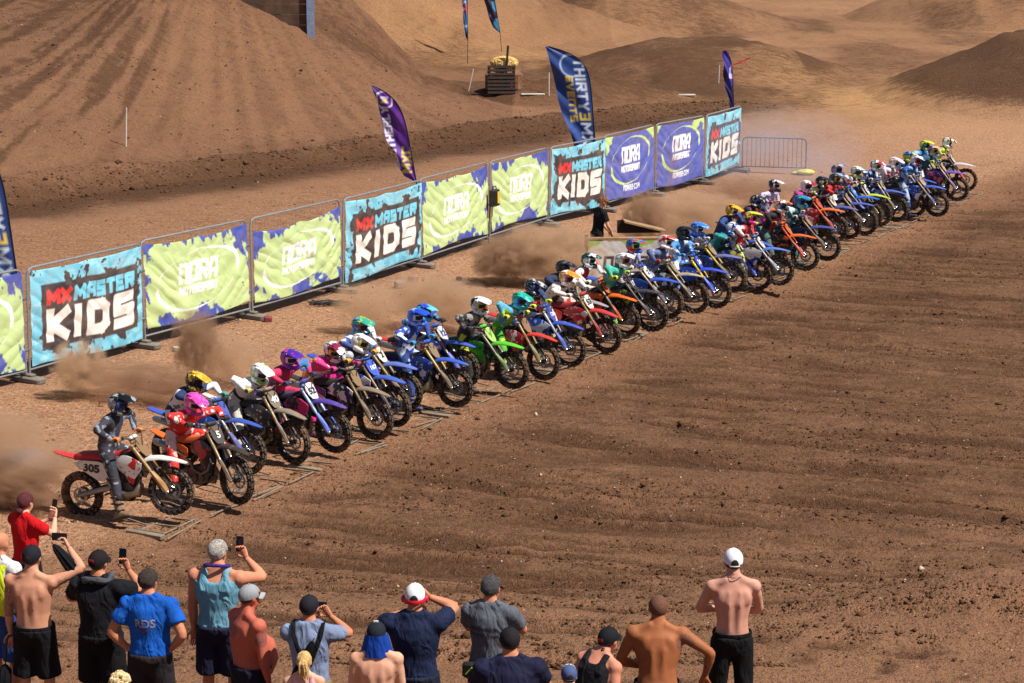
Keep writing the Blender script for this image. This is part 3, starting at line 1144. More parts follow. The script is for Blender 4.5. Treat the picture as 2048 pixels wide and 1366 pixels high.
def pr_thirty(U, V, h, w, bow):
    img = np.empty(U.shape + (3,)); img[...] = lin('1c4187')
    over(img, '274f93', sstep(.5, .7, fbm(U * 2, V * 1.2, 5, 3)) * .5)
    over(img, '101f44', np.clip((U + .10) / .10, 0, 1) * (V < h * .62))
    US = U + .15 * (V - h * .45)
    r = np.hypot((US + .50), (V - h * .86))
    over(img, 'a9c2e6', np.clip(.5 - (np.abs(r - .30) - .022) / .03, 0, 1) * (US < -.44))
    over(img, 'd8e6f7', down_text(US, V, 'THIRTY', -.44, h * .90, h * .30, .30, .2))
    over(img, 'e8c948', down_text(US, V, '3', -.44, h * .585, h * .045, .30, .2))
    over(img, 'd8e6f7', down_text(US, V, 'MX', -.44, h * .525, h * .13, .30, .2))
    over(img, 'e8c948', down_text(US, V, 'EVENTS', -.70, h * .80, h * .27, .20, .22))
    return img


def pr_south(U, V, h, w, bow):
    img = np.empty(U.shape + (3,)); img[...] = lin('4b1f7d')
    over(img, '6a2f9e', sstep(.45, .65, fbm(U * 3, V * 1.0, 15, 3)))
    over(img, 'c07ad0', sstep(.64, .72, fbm(U * 2.0 + V * .7, V * 2.2, 17, 3)) * (V < h * .66) * .8)
    x, y = (U + .74) / .20, (V - h * .90) / .22
    d = np.maximum(np.abs(x), np.abs(y) + .35 * np.abs(x) ** 2)
    over(img, 'cfc4e4', sstep(1.0, .93, d) * sstep(.74, .80, d))
    over(img, 'cfc4e4', sstep(.5, .42, d) * (np.sin(V * 60) > .1) * .8)
    over(img, 'e0cf6a', sstep(.34, .28, np.abs(x)) * sstep(.16, .12, np.abs(y + .1)))
    US = U + .20 * (V - h * .5)
    over(img, 'e6e0f2', text_cov(V - h * .53, -US, 'SOUTHERLY', 0, .35, h * .33, .19, .22, .4, aa=.03))
    over(img, 'e0cf6a', text_cov(V - h * .51, -U, 'MXC', 0, .10, h * .14, .25, .22, .4, aa=.03))
    return img


def pr_small(U, V, h, w, bow):
    img = np.empty(U.shape + (3,)); img[...] = lin('241f5a')
    over(img, '3a3490', sstep(.5, .6, fbm(U * 5, V * 2, 25, 3)))
    over(img, 'c9bce8', text_cov(V - h * .16, -U, 'MXC', 0, .16, h * .3, .3, .22, .4, aa=.04))
    over(img, 'c9bce8', sstep(.72, .75, fbm(U * 6, V * 4, 27, 2)))
    return img


def pr_fuse(U, V, h, w, bow):
    img = np.empty(U.shape + (3,)); img[...] = lin('16203c')
    over(img, '2f7fbf', sstep(.5, .56, fbm(U * 3, V * 1.1, 26, 3)))
    over(img, 'd32f45', np.exp(-((V - h * .44) / .22) ** 2) * .9)
    over(img, 'eef2f6', text_cov(V - h * .40, -U, 'WISE', 0, .16, h * .42, .40, .22, .4, aa=.05))
    over(img, 'eef2f6', np.exp(-((V - h * .30) / .06) ** 2) * .9)
    return img


def pr_cap(U, V, h, w, bow):
    img = np.empty(U.shape + (3,)); img[...] = lin('2b2646')
    over(img, '3ea0d8', sstep(.50, .58, fbm(U * 4, V * 2, 36, 3)) * (V < h * .45))
    over(img, 'b9bfd8', text_cov(V - h * .48, -U, 'CRS', 0, .22, h * .36, .42, .2, .4, aa=.05))
    return img


def flag_base(px, py, dz=0.0):
    p = ground_at(px, py)
    return Vector((p.x, p.y, gz(p.x, p.y)))


# just behind the fence line
def behind(j, back):
    p = FP[j]
    return Vector((p.x - GN[0] * back, p.y - GN[1] * back, gz(p.x - GN[0] * back, p.y - GN[1] * back)))


p1 = behind(5, .1)
feather(p1, 4.4, 1.0, 1.04, pr_south, 'purple feather flag with white and gold lettering behind the fence', 1, R(-4), 2.0, 0)
p2 = behind(8, .25)
feather(p2, 4.7, 1.06, 1.42, pr_thirty, 'large navy feather flag with white and yellow lettering behind the fence', 2, R(0), 1.2, 1.0, .24, 11)
p3 = behind(11, .2)
feather(p3, 3.85, 1.6, .30, pr_small, 'narrow dark purple feather flag seen edge on at the far fence end', 3, R(20), 1.85, 0)
p0 = behind(1, .3) + Vector((.12, .2, 0))
feather(p0, 4.6, 1.0, 1.36, pr_thirty, 'navy feather flag cut off by the left picture edge', 4, R(4), 1.2, .5, .24, 11)
q = flag_base(935, 128)
feather(q, 6.4, 1.5, .36, pr_fuse, 'slim blue and black feather flag at the top, left one of the far pair', 5, R(10), 1.1, 1.2)
q = flag_base(1003, 105)
feather(q, 6.2, 1.0, 1.3, pr_cap, 'dark blue feather flag at the top, right one of the far pair', 6, R(0), 1.0, -4)
# ------------------------------------------------------------------ other things of the site
WOODD = plain('3a2c26', .85, 0, .3, 7, .3, 25)
WOODP = plain('9a7a58', .85, 0, .3, 7, .3, 25)

# pallet stood on edge with straw behind
p = ground_at(1003, 194)
zz = gz(p.x, p.y)
o = empty('pallet', (p.x, p.y, zz), (R(-8), 0, R(3)))
for k in range(8):
    MB().box((0, -.07, .09 + k * .155), (1.18, .022, .10)).build('slat', WOODD, o, smooth=False)
for xk in (-.52, 0, .52):
    MB().box((xk, 0, .62), (.11 if xk else .2, .11, 1.22)).build('bearer', WOODD, o, smooth=False)
tag(o, 'dark wooden pallet stood on edge beside the far track', 'pallet')
o = MB().tube([(.15, .05, .2), (.28, .05, 2.05)], .05, 6).build('wooden_stake', WOODD, None, True, (p.x, p.y + .2, zz))
tag(o, 'dark wooden stake sticking up behind the pallet', 'stake')
b = MB()
b.ball((0, 0, .25), (.62, .35, .32), 14, 8)
v, f = remesh(b, .06, 1)
v = v + .05 * (np.random.default_rng(4).random(v.shape) - .5)
o = link('straw_bale', mesh_from('straw_bale', v, f, [plain('d8b06a', .9, 0, .3, 14, .6, 40)], smooth=False), None, (p.x + .12, p.y + .6, zz + 1.02))
tag(o, 'broken straw bale on top of the bank behind the pallet', 'straw bale')
b = MB().box((0, 0, .5), (1.6, .8, 1.0), bev=.2)
o = b.build('earth_block', DIRT, None, True, (p.x + .1, p.y + .65, zz))
tag(o, 'block of earth behind the pallet that carries the straw', 'earth block')

# white marker stakes and tape
for px, py, h, lean, lb in ((936, 181, 1.0, 14, 'white marker stake leaning left of the pallet'), (1098, 192, .95, 0, 'thin white marker stake right of the pallet'),
                            (252, 297, 1.2, 3, 'thin grey marker stake on the big mound slope'), (1437, 170, .8, 2, 'thin white marker stake left of the narrow purple flag')):
    q = ground_at(px, py)
    b = MB().tube([(0, 0, -.1), (h * math.sin(R(lean)), 0, h * math.cos(R(lean)))], .022, 6)
    b.ball((h * math.sin(R(lean)), 0, h * math.cos(R(lean))), .026, 6, 4)
    tag(b.build('marker_stake', plain('d8d4cc', .6), None, True, (q.x, q.y, gz(q.x, q.y))), lb, 'stake', 'marker stakes')
for px, py, l, lb in ((1066, 193, 1.0, 'white plank lying on the dirt right of the pallet'), (1370, 192, .9, 'white plank lying on the dirt left of the narrow purple flag')):
    q = ground_at(px, py)
    b = MB().box((0, 0, .05), (l, .09, .06), bev=.01)
    tag(b.build('plank', plain('d8d4cc', .7), None, True, (q.x, q.y, gz(q.x, q.y)), (0, 0, R(4))), lb, 'plank', 'planks on the dirt')
q = ground_at(1482, 140)
b = MB().sheet([[(x * .16 - .4, .02 * math.sin(x * 2), .16 + .07 * x + .07 * j) for j in range(2)] for x in range(6)], .01, (0, 1, 0))
o = b.build('red_ribbon', plain('d8303a', .6), None, True, (q.x, q.y, gz(q.x, q.y)))
tag(o, 'red ribbon strip flapping beyond the narrow purple flag', 'ribbon')

# retaining wall on the mound (top left of centre)
q = ray(622, 52)
base = Vector((0, 0, CAMH)) + q * (86 / q.y)
zb = gz(base.x, base.y)
o = empty('retaining_wall', (base.x, base.y - .2, zb - .9), (0, 0, R(2)))
for k in range(9):
    MB().box((-1.55, .25, .3 + k * .42), (2.9, .12, .405)).build('plank', plain('5a4334', .9, 0, .35, 3, .3, 12), o, smooth=False)
pb = MB()
pb.box((0, .05, 1.9), (.30, .03, 4.2))
pb.box((0, .20, 1.9), (.03, .28, 4.2))
pb.box((0, .35, 1.9), (.30, .03, 4.2))
pb.build('steel_post', plain('8fa0c0', .5, .3), o, smooth=False)
tag(o, 'brown plank retaining wall with a pale steel post on the mound', 'wall')

# crowd barrier at the far end of the fence
pa, pb_ = at(1484, 345), at(1611, 349)
e = (pb_ - pa)
L = e.length
o = empty('crowd_barrier', (pa.x, pa.y, gz(pa.x, pa.y)), (0, 0, math.atan2(e.y, e.x)))
DB = plain('4d5a66', .5, .6)
r = .12
H = 1.12
MB().tube([(0, 0, .1), (0, 0, H - r), (r * .3, 0, H - r * .3), (r, 0, H), (L - r, 0, H), (L - r * .3, 0, H - r * .3), (L, 0, H - r), (L, 0, .1)], .02, 8).build('frame', DB, o)
MB().tube([(0, 0, .2), (L, 0, .2)], .018, 8).build('bottom_rail', DB, o)
nb = 14
for k in range(1, nb):
    MB().tube([(L * k / nb, 0, .2), (L * k / nb, 0, H)], .010, 5).build('bar', DB, o)
for xk in (.2, L - .2):
    MB().tube([(xk, -.3, .0), (xk, -.05, .1), (xk, .05, .1), (xk, .3, .0)], .018, 6).build('foot', DB, o)
tag(o, 'steel crowd barrier with vertical bars beyond the far banner', 'barrier')
b = MB()
b.ball((0, 0, .08), (.30, .2, .1), 12, 6)
b.ball((-.25, .06, .05), (.22, .1, .05), 10, 6)
v, f = remesh(b, .03, 1)
v = v + .02 * (np.random.default_rng(5).random(v.shape) - .5)
o = link('sandbag', mesh_from('sandbag', v, f, [plain('d9cf55', .6)]), None, (pb_.x, pb_.y - .1, gz(pb_.x, pb_.y)))
tag(o, 'yellow sandbag at the foot of the crowd barrier', 'sandbag')

# starter's box with cloth front, and its board
pl, pr = at(1175, 573), at(1282, 560)
e = pr - pl
L = 1.72
BOXW = L
o = empty('starter_box', (pl.x, pl.y, 0), (0, 0, R(4)))
nu, nv = 110, 70
U, V = np.meshgrid(np.linspace(0, 1, nu), np.linspace(0, 1, nv))
img = np.empty(U.shape + (3,)); img[...] = lin('d9d6d0')
n = fbm(U * 6, V * 4, 3, 4)
over(img, '9cc65a', sstep(.0, .06, .25 - np.abs(V - 1) - .28 * np.abs(np.sin(U * 5)) + .4 * (n - .5)))
over(img, '453a4a', text_cov(U * L, V * 1.05, 'NORA', .34, .40, 1.0, .30, .22, .38, .1))
over(img, '453a4a', text_cov(U * L, V * 1.05, 'MOTORSPORT', .38, .24, 1.0, .11, .24, .42, .1))
mm = bpy.data.meshes.new('cloth')
yy = -.06 - .04 * (fbm(U * 5, V * 3, 8, 3) - .3)
ii = (np.arange(nv - 1)[:, None] * nu + np.arange(nu - 1)[None, :]).ravel()
mm.from_pydata(np.stack([U * L, yy, V * 1.05], -1).reshape(-1, 3).tolist(), [], np.stack([ii, ii + 1, ii + 1 + nu, ii + nu], -1).tolist())
mm.polygons.foreach_set('use_smooth', [True] * len(mm.polygons))
c = mm.color_attributes.new('print', 'FLOAT_COLOR', 'POINT')
c.data.foreach_set('color', np.concatenate([img, np.ones(img.shape[:2] + (1,))], -1).astype(np.float32).ravel())
mm.materials.append(BANNER)
link('cloth_front', mm, o)
MB().box((L / 2, .0, 1.09), (L + .08, .14, .06), bev=.01).build('top_rail', WOODP, o)
for xk in (.05, L - .05):
    MB().box((xk, .02, .52), (.08, .08, 1.06)).build('post', WOODP, o, smooth=False)
for xk in (.05, L - .05):
    MB().box((xk, .8, .52), (.08, .08, 1.06)).build('post', WOODP, o, smooth=False)
MB().box((L / 2, .45, .42), (L - .2, .75, .05)).build('floor_board', WOODP, o, smooth=False)
MB().plate([(L * .42, .5, 1.13), (L * .42, .5, 1.42), (L * .55, .5, 1.45), (L, .5, 1.24), (L, .5, 1.13)], (0, .05, 0)).build('side_board', WOODD, o, smooth=False)
MB().box((L * .76, .30, 1.33), (L * .56, .42, .035), Euler((0, R(14), 0)).to_matrix()).build('lid', WOODP, o, smooth=False)
tag(o, 'wooden starter box with a white printed cloth front behind the bikes', 'starter box')
STARTER = (pl, R(4))

# ------------------------------------------------------------------ starting gate: one fallen section per rider
GATEM = plain('857968', .75, .1, .2, 7, .2, 30, mud=.25)
ga = math.atan2(GDIR[1], GDIR[0])
gm = {}
gm['rail'] = MB().tube([(-.46, 0, 0), (.46, 0, 0)], .012, 6).mesh('rail', [GATEM])
gm['cross_bar'] = MB().tube([(0, 0, .0), (0, .50, .02)], .014, 6).mesh('cross_bar', [GATEM])
gm['arm'] = MB().tube([(0, 0, 0), (.0, .12, .045), (.0, .3, .06), (0, .62, .02)], .014, 6).mesh('arm', [GATEM])
gm['base_plank'] = MB().box((0, 0, 0), (.10, .62, .07), bev=.012).mesh('base_plank', [GATEM])
GATES = []
for k in range(40):
    c = GATE0 + GDIR * (.35 + k * .972) - GN * .22
    zc = float(terrain(np.array([c[0]]), np.array([c[1]]), False)[0])
    o = empty('start_gate', (c[0], c[1], zc + .012), (0, 0, ga + R(180)))   # local +y points the way the bikes leave
    jit = random.Random(k)
    for yy_ in ((.08, .47, .56 + jit.uniform(-.02, .03)) if k % 5 in (0, 2) else ((.5,) if k % 2 else (.1,))):
        link('rail', gm['rail'], o, (jit.uniform(-.06, .06), yy_ + jit.uniform(-.05, .05), .01 + jit.uniform(-.02, .015)), (0, R(jit.uniform(-2.5, 2.5)), R(jit.uniform(-5, 5))), (jit.uniform(.7, 1.0), 1, 1))
    for xx_ in ((-.36, .30), (-.3, 0.02, .34), (.1,), (-.25,))[jit.randrange(4)]:
        link('cross_bar', gm['cross_bar'], o, (xx_ + jit.uniform(-.03, .03), .0, 0), (0, 0, R(jit.uniform(-5, 5))))
    link('arm', gm['arm'], o, (.16, -.58, .0), (0, 0, R(jit.uniform(-8, 8))))
    if k % 4 == 0:
        link('base_plank', gm['base_plank'], o, (.45, .24, -.01))
    GATES.append(o)
ORD = ['first', 'second', 'third', 'fourth', 'fifth', 'sixth', 'seventh', 'eighth', 'ninth', 'tenth', 'eleventh', 'twelfth', 'thirteenth', 'fourteenth', 'fifteenth',
       'sixteenth', 'seventeenth', 'eighteenth', 'nineteenth', 'twentieth']
for k, o in enumerate(GATES):
    w = ORD[k] + ' from the near end' if k < 20 else ('last at the far end' if k == 39 else ORD[39 - k] + ' from the far end')
    tag(o, 'fallen starting gate frame of pale bars under the front wheels, ' + w, 'start gate', 'sections of the starting gate')
# ------------------------------------------------------------------ motocross bike (x forward, y left, z up; origin on the ground under the rear axle)
RA = Vector((0, 0, .335)); FA = Vector((1.48, 0, .345))
HEADV = Vector((-.455, 0, .89)).normalized()          # up along the fork


def tyre_mesh(R0, r, name):
    n, m = 60, 10
    bm = bmesh.new()
    grid = []
    for i in range(n):
        a = 2 * math.pi * i / n
        ring = []
        for j in range(m):
            b = 2 * math.pi * j / m
            rr = R0 - r + r * math.cos(b) * (1.05)
            ring.append(bm.verts.new((rr * math.cos(a), r * 1.0 * math.sin(b), rr * math.sin(a))))
        grid.append(ring)
    knobs = []
    for i in range(n):
        for j in range(m):
            f = bm.faces.new((grid[i][j], grid[(i + 1) % n][j], grid[(i + 1) % n][(j + 1) % m], grid[i][(j + 1) % m]))
            f.smooth = False
            if j in (9, 0) and i % 3 != 2: knobs.append(f)
            if j in (1, 8) and i % 3 != (0 if j == 1 else 0): knobs.append(f)
            if j in (2, 7) and i % 3 == 1: knobs.append(f)
    bmesh.ops.recalc_face_normals(bm, faces=bm.faces)
    bmesh.ops.inset_individual(bm, faces=knobs, thickness=.0035, depth=.018)
    for f in knobs:
        f.material_index = 1
    me = bpy.data.meshes.new(name)
    bm.to_mesh(me)
    bm.free()
    me.materials.append(RUBBER)
    me.materials.append(plain('6a5844', .9, 0, .4, 20, .3, 60, mud=.3))
    return me


def rim_mesh(Rr, name, hub):
    b = MB()
    n = 40
    prof = [(Rr, -.022), (Rr - .012, -.024), (Rr - .022, -.010), (Rr - .022, .010), (Rr - .012, .024), (Rr, .022), (Rr, -.022)]
    rings = []
    for pr, py in prof:
        rings.append([(pr * math.cos(2 * math.pi * j / n), py, pr * math.sin(2 * math.pi * j / n)) for j in range(n)])
    b.loft(rings, cap=False)
    b.mat = 1
    for k in range(32):
        a = 2 * math.pi * k / 32
        s = 1 if k % 2 else -1
        c = a + (.42 if (k // 2) % 2 else -.42)
        b.tube([(.035 * math.cos(c), .032 * s, .035 * math.sin(c)), ((Rr - .018) * math.cos(a), .004 * s, (Rr - .018) * math.sin(a))], .0026, 3, cap=False)
    b.mat = 2
    b.tube([(0, -.055, 0), (0, -.035, 0), (0, -.025, 0), (0, .025, 0), (0, .035, 0), (0, .055, 0)], [.028, .04, hub, hub, .04, .028], 14)
    return b.mesh(name, [objcol('rim_paint', .35, .6, .3), STEEL, BLACKMETAL])


def disc_mesh(r, y, name):
    b = MB().disc((0, y, 0), (0, 1, 0), r, .005, 24, r * .72)
    for k in range(6):
        a = k * math.pi / 3
        b.tube([(.03 * math.cos(a), y, .03 * math.sin(a)), (r * .76 * math.cos(a + .3), y, r * .76 * math.sin(a + .3))], .006, 4)
    return b.mesh(name, [STEEL])


BM = {}
BM['f_tyre'] = tyre_mesh(.335, .043, 'tyre'); BM['r_tyre'] = tyre_mesh(.325, .055, 'tyre')
BM['f_rim'] = rim_mesh(.262, 'rim', .024); BM['r_rim'] = rim_mesh(.235, 'rim', .034)
BM['f_disc'] = disc_mesh(.13, .045, 'brake_disc'); BM['r_disc'] = disc_mesh(.115, -.048, 'brake_disc')
BM['sprocket'] = MB().disc((0, .055, 0), (0, 1, 0), .105, .006, 30, .06).mesh('sprocket', [ANODISED])


def bpart(name, fn, mats, smooth=True):
    b = MB()
    fn(b)
    BM[name] = b.mesh(name, mats if isinstance(mats, list) else [mats], smooth)


def _frame(b):
    for s in (-1, 1):
        b.tube([(.98, s * .03, .93), (.86, s * .09, .80), (.66, s * .12, .62), (.56, s * .11, .46), (.62, s * .10, .33), (.85, s * .07, .28)], [(.018, .026)] * 6, 6)
        b.tube([(.66, s * .10, .80), (.35, s * .09, .85), (.02, s * .07, .88)], .012, 6)
        b.tube([(.60, s * .11, .60), (.32, s * .09, .70), (.08, s * .07, .84)], .011, 6)
    b.tube([(1.0, 0, .95), (1.05, 0, .80)], .036, 8)
    b.tube([(1.03, 0, .80), (1.04, 0, .60), (.97, .0, .40), (.85, 0, .29)], .021, 6)
    b.tube([(.56, -.16, .38), (.56, -.30, .385)], .016, 6)
    b.tube([(.56, .16, .38), (.56, .30, .385)], .016, 6)


bpart('frame', _frame, ANODISED)


def _engine(b):
    b.loft([[Vector((.55 + x, y, z)) for x, z in ((.0, .36), (.06, .27), (.26, .25), (.40, .30), (.42, .42), (.34, .52), (.12, .54), (.02, .47))] for y in (-.13, -.10, .10, .13)])
    b.tube([(.80, 0, .46), (.845, 0, .62), (.865, 0, .70)], [(.09, .095), (.082, .088), (.085, .09)], 10, (0, 1, 0))
    b.tube([(.865, 0, .70), (.88, 0, .76)], [(.075, .10), (.06, .08)], 10, (0, 1, 0))
    b.disc((.70, -.14, .37), (0, 1, 0), .085, .04, 18)
    b.disc((.86, -.135, .36), (0, 1, 0), .055, .03, 16)
    b.disc((.80, .14, .36), (0, 1, 0), .075, .04, 18)


bpart('engine', _engine, [plain('6d6a66', .5, .6, .25, 8, .3, 30, mud=.45)])


def _swing(b):
    for s in (-1, 1):
        b.tube([(.60, s * .09, .45), (.40, s * .105, .42), (.10, s * .085, .355), (-.04, s * .085, .335)], [(.028, .042), (.022, .04), (.017, .032), (.016, .022)], 8, (0, 1, 0))
    b.tube([(.50, -.1, .44), (.50, .1, .44)], .035, 8)


bpart('swingarm', _swing, plain('8a8c90', .4, .7, .15, 8, mud=.35))


def _exhaust(b):
    b.tube([(.90, -.03, .66), (1.0, -.08, .62), (1.01, -.14, .48), (.90, -.165, .42), (.76, -.165, .47), (.66, -.15, .58), (.50, -.145, .68), (.36, -.14, .735)], [.022, .024, .026, .026, .024, .022, .022, .028], 10)
    b.mat = 1
    b.tube([(.38, -.14, .73), (.32, -.143, .75), (-.08, -.148, .845), (-.13, -.149, .857)], [.03, .052, .052, .036], 12)


bpart('exhaust', _exhaust, [plain('8d7f70', .35, .85, .25, 6), plain('8f9094', .35, .8, .15, 8, mud=.2)])


def _exhaust2(b):
    b.tube([(.90, -.02, .62), (1.0, -.05, .58), (1.04, -.10, .47), (1.0, -.135, .37), (.88, -.16, .34), (.72, -.165, .40), (.60, -.15, .50), (.52, -.11, .60), (.40, -.09, .68)], [.022, .026, .04, .055, .06, .05, .03, .018, .018], 12)
    b.mat = 1
    b.tube([(.42, -.085, .67), (.38, -.085, .69), (.12, -.085, .755), (.08, -.085, .765)], [.02, .036, .036, .022], 12)


bpart('exhaust2', _exhaust2, [plain('a08e78', .35, .85, .25, 6, mud=.3), plain('8f9094', .35, .8, .15, 8, mud=.2)])


def _seat(b):
    rows = []
    for x, z, w in ((.02, .925, .075), (.10, .945, .105), (.30, .94, .12), (.50, .925, .115), (.68, .93, .09), (.86, .955, .07), (.97, .955, .055)):
        rows.append([(x, -w, z - .075), (x, -w * 1.02, z - .02), (x, -w * .78, z + .012), (x, 0, z + .018), (x, w * .78, z + .012), (x, w * 1.02, z - .02), (x, w, z - .075)])
    b.loft(rows)


bpart('seat', _seat, objcol('seat_cover', .75, 0, .2))


def _rfender(b):
    rows = []
    for x, z, w, k in ((.22, .875, .085, .02), (.05, .905, .085, .02), (-.12, .945, .08, .015), (-.28, .985, .065, .008), (-.34, .995, .04, .0)):
        rows.append([(x, -w, z - k), (x, -w * .6, z), (x, 0, z + .004), (x, w * .6, z), (x, w, z - k)])
    b.sheet(rows, .018)


bpart('rear_fender', _rfender, PLASTIC)


def _ffender(b):
    rows = []
    for x, z, w, k in ((.98, .79, .05, .03), (1.10, .835, .075, .045), (1.24, .865, .085, .045), (1.40, .86, .08, .035), (1.58, .815, .07, .02), (1.72, .765, .055, .01), (1.78, .74, .03, .004)):
        rows.append([(x, -w, z - k), (x, -w * .7, z - k * .25), (x, 0, z + .006), (x, w * .7, z - k * .25), (x, w, z - k)])
    b.sheet(rows, .014)


bpart('front_fender', _ffender, PLASTIC)


def _shroud(s):
    def fn(b):
        out = [(.60, .80), (.74, .90), (.92, .915), (1.06, .88), (1.19, .80), (1.165, .71), (1.06, .60), (1.0, .50), (.93, .53), (.88, .64), (.78, .70), (.62, .73)]
        pts = [Vector((x, s * (.105 + .085 * min(1, max(0, (x - .6) / .45)) - .03 * max(0, (z - .85) / .06)), z)) for x, z in out]
        cen = Vector((.93, s * .205, .76))
        n = len(pts)
        inn = [p - Vector((0, s * .012, 0)) for p in pts]
        b.add(pts + [cen] + inn, [(i, (i + 1) % n, n) for i in range(n)] + [(i, (i + 1) % n, n + 1 + (i + 1) % n, n + 1 + i) for i in range(n)])
    return fn


GRAPH0 = graphic(('ffffff', 'd02020', '111111'), 0)
bpart('shroud_r', _shroud(-1), GRAPH0); bpart('shroud_l', _shroud(1), GRAPH0)


def _side(s):
    def fn(b):
        out = [(.03, .855), (.22, .865), (.46, .84), (.60, .78), (.60, .66), (.50, .545), (.40, .56), (.26, .66), (.10, .77)]
        b.plate([(x, s * (.105 + .05 * max(0, (z - .6)) + (.03 if s < 0 else 0)), z) for x, z in out], (0, -s * .012, 0))
    return fn


bpart('panel_r', _side(-1), PLASTIC); bpart('panel_l', _side(1), PLASTIC)


def _tank(b):
    rows = []
    for x, z, w in ((.60, .87, .07), (.74, .93, .095), (.9, .955, .10), (1.0, .94, .08)):
        rows.append([(x, -w, z - .14), (x, -w, z - .03), (x, -w * .6, z), (x, w * .6, z), (x, w, z - .03), (x, w, z - .14)])
    b.loft(rows)
    b.box((1.08, .13, .72), (.035, .10, .26), Euler((0, R(-20), 0)).to_matrix())
    b.box((1.08, -.13, .72), (.035, .10, .26), Euler((0, R(-20), 0)).to_matrix())
    b.box((.40, 0, .72), (.42, .15, .22), bev=.03)


bpart('tank', _tank, BLACKPLASTIC)


def _shock(b):
    b.tube([(.62, 0, .80), (.50, 0, .46)], .018, 8)
    for k in range(7):
        t = .15 + k * .09
        c = Vector((.62, 0, .80)).lerp(Vector((.50, 0, .46)), t)
        b.disc(c, (.12, 0, .34), .036, .012, 12)


bpart('shock', _shock, ANODISED)

FT = Vector((1.015, 0, 1.03))
FB = FA + Vector((-.035, 0, .02))


def _fork(s):
    def fn(b):
        o = Vector((0, s * .105, 0))
        p = lambda t: FT.lerp(FB, t) + o
        b.tube([p(-.02), p(.0), p(.48), p(.55)], [.022, .029, .031, .028], 10)
        b.mat = 1
        b.tube([p(.55), p(.92)], .0235, 10)
        b.tube([p(.90), p(.97), FA + o], [.03, .032, .026], 10)
    return fn


CHROME = plain('c9ccd0', .2, .9, .08, 8, mud=.2)
bpart('fork_r', _fork(-1), [ANODISED, CHROME]); bpart('fork_l', _fork(1), [ANODISED, CHROME])


def _guard(s):
    def fn(b):
        o = Vector((.012, s * .115, 0))
        p = lambda t: FT.lerp(FB, t) + o
        rows = []
        for t, w in ((.56, .020), (.70, .036), (.85, .042), (.97, .035), (1.02, .022)):
            c = p(t)
            rows.append([c + Vector((-w * .6, s * .012, -w * .3)), c + Vector((.01, s * .03, .01)), c + Vector((w, s * .012, w * .4)), c + Vector((w * 1.2, -s * .02, w * .5))])
        b.sheet(rows, .006, (0, s, 0))
    return fn


bpart('guard_r', _guard(-1), PLASTICMUD); bpart('guard_l', _guard(1), PLASTICMUD)


def _clamp(b):
    M = Euler((0, R(-27), 0)).to_matrix()
    b.box(FT.lerp(FB, .02), (.07, .27, .032), M, bev=.01)
    b.box(FT.lerp(FB, .30) + Vector((-.02, 0, 0)), (.07, .27, .035), M, bev=.01)
    b.box((.985, 0, 1.085), (.04, .12, .07), M, bev=.01)


bpart('triple_clamp', _clamp, ANODISED)
GRIP = Vector((.93, .345, 1.165))


def _bar(b):
    b.tube([(.93, -.40, 1.165), (.945, -.26, 1.175), (.985, -.14, 1.15), (.99, -.06, 1.115), (.99, .06, 1.115), (.985, .14, 1.15), (.945, .26, 1.175), (.93, .40, 1.165)], .0135, 8)
    b.mat = 1
    for s in (-1, 1):
        b.tube([(.938, s * .285, 1.172), (.93, s * .405, 1.165)], .019, 8)
        b.tube([(.96, s * .25, 1.175), (1.0, s * .30, 1.17), (.995, s * .39, 1.155)], .007, 5)
        b.ball((.965, s * .235, 1.18), .024, 8, 6)
    b.mat = 2
    b.box((1.0, 0, 1.145), (.06, .19, .055), bev=.018)
    b.mat = 1
    b.tube([(.98, -.2, 1.18), (1.06, -.14, 1.20), (1.10, -.05, 1.05), (1.14, .08, .85)], .006, 4)
    b.tube([(.98, .2, 1.18), (1.07, .12, 1.22), (1.12, .03, 1.05), (1.10, .02, .9)], .006, 4)


bpart('handlebar', _bar, [STEEL, BLACKPLASTIC, objcol('bar_pad', .6, 0, .2)])


def _fplate(b):
    up = HEADV
    fw = Vector((up.z, 0, -up.x))
    c = Vector((1.135, 0, .995))
    out = [(-.085, .125), (0, .14), (.085, .125), (.105, .06), (.10, -.05), (.065, -.135), (0, -.15), (-.065, -.135), (-.10, -.05), (-.105, .06)]
    pts = [c + up * v + Vector((0, -u, 0)) + fw * (-.9 * u * u * 2.2) for u, v in out]
    b.plate(pts, fw * .012)


bpart('front_plate', _fplate, PLASTICMUD)


def _chain(b):
    b.tube([(.58, .075, .50), (.3, .085, .46), (.0, .085, .44)], .008, 4)
    b.tube([(.58, .075, .41), (.3, .085, .33), (.0, .085, .235)], .008, 4)
    b.tube([(.60, -.17, .44), (.66, -.19, .40), (.74, -.19, .38)], .009, 5)


bpart('chain', _chain, BLACKMETAL)


def _skid(b):
    b.plate([(.62, -.11, .26), (.9, -.1, .25), (1.0, -.07, .38), (1.0, .07, .38), (.9, .1, .25), (.62, .11, .26)], (0, 0, -.012))


bpart('skid_plate', _skid, BLACKPLASTIC)

# lettering (flat print on the plates)
TXT = {}


def text_mesh(s, size, bold=.03):
    key = (s, size)
    if key in TXT:
        return TXT[key]
    c = bpy.data.curves.new('t', 'FONT')
    c.body = s
    c.size = size
    c.align_x, c.align_y = 'CENTER', 'CENTER'
    c.offset = bold * size
    c.extrude = .0008
    c.resolution_u = 3
    o = bpy.data.objects.new('t', c)
    WORK.collection.objects.link(o)
    WORK.view_layers[0].update()
    dg = WORK.view_layers[0].depsgraph
    dg.update()
    m = bpy.data.meshes.new_from_object(o.evaluated_get(dg))
    m.name = 'race_number'
    bpy.data.objects.remove(o)
    m.materials.clear()
    m.materials.append(objcol('number_print', .6, 0, .15))
    TXT[key] = m
    return m


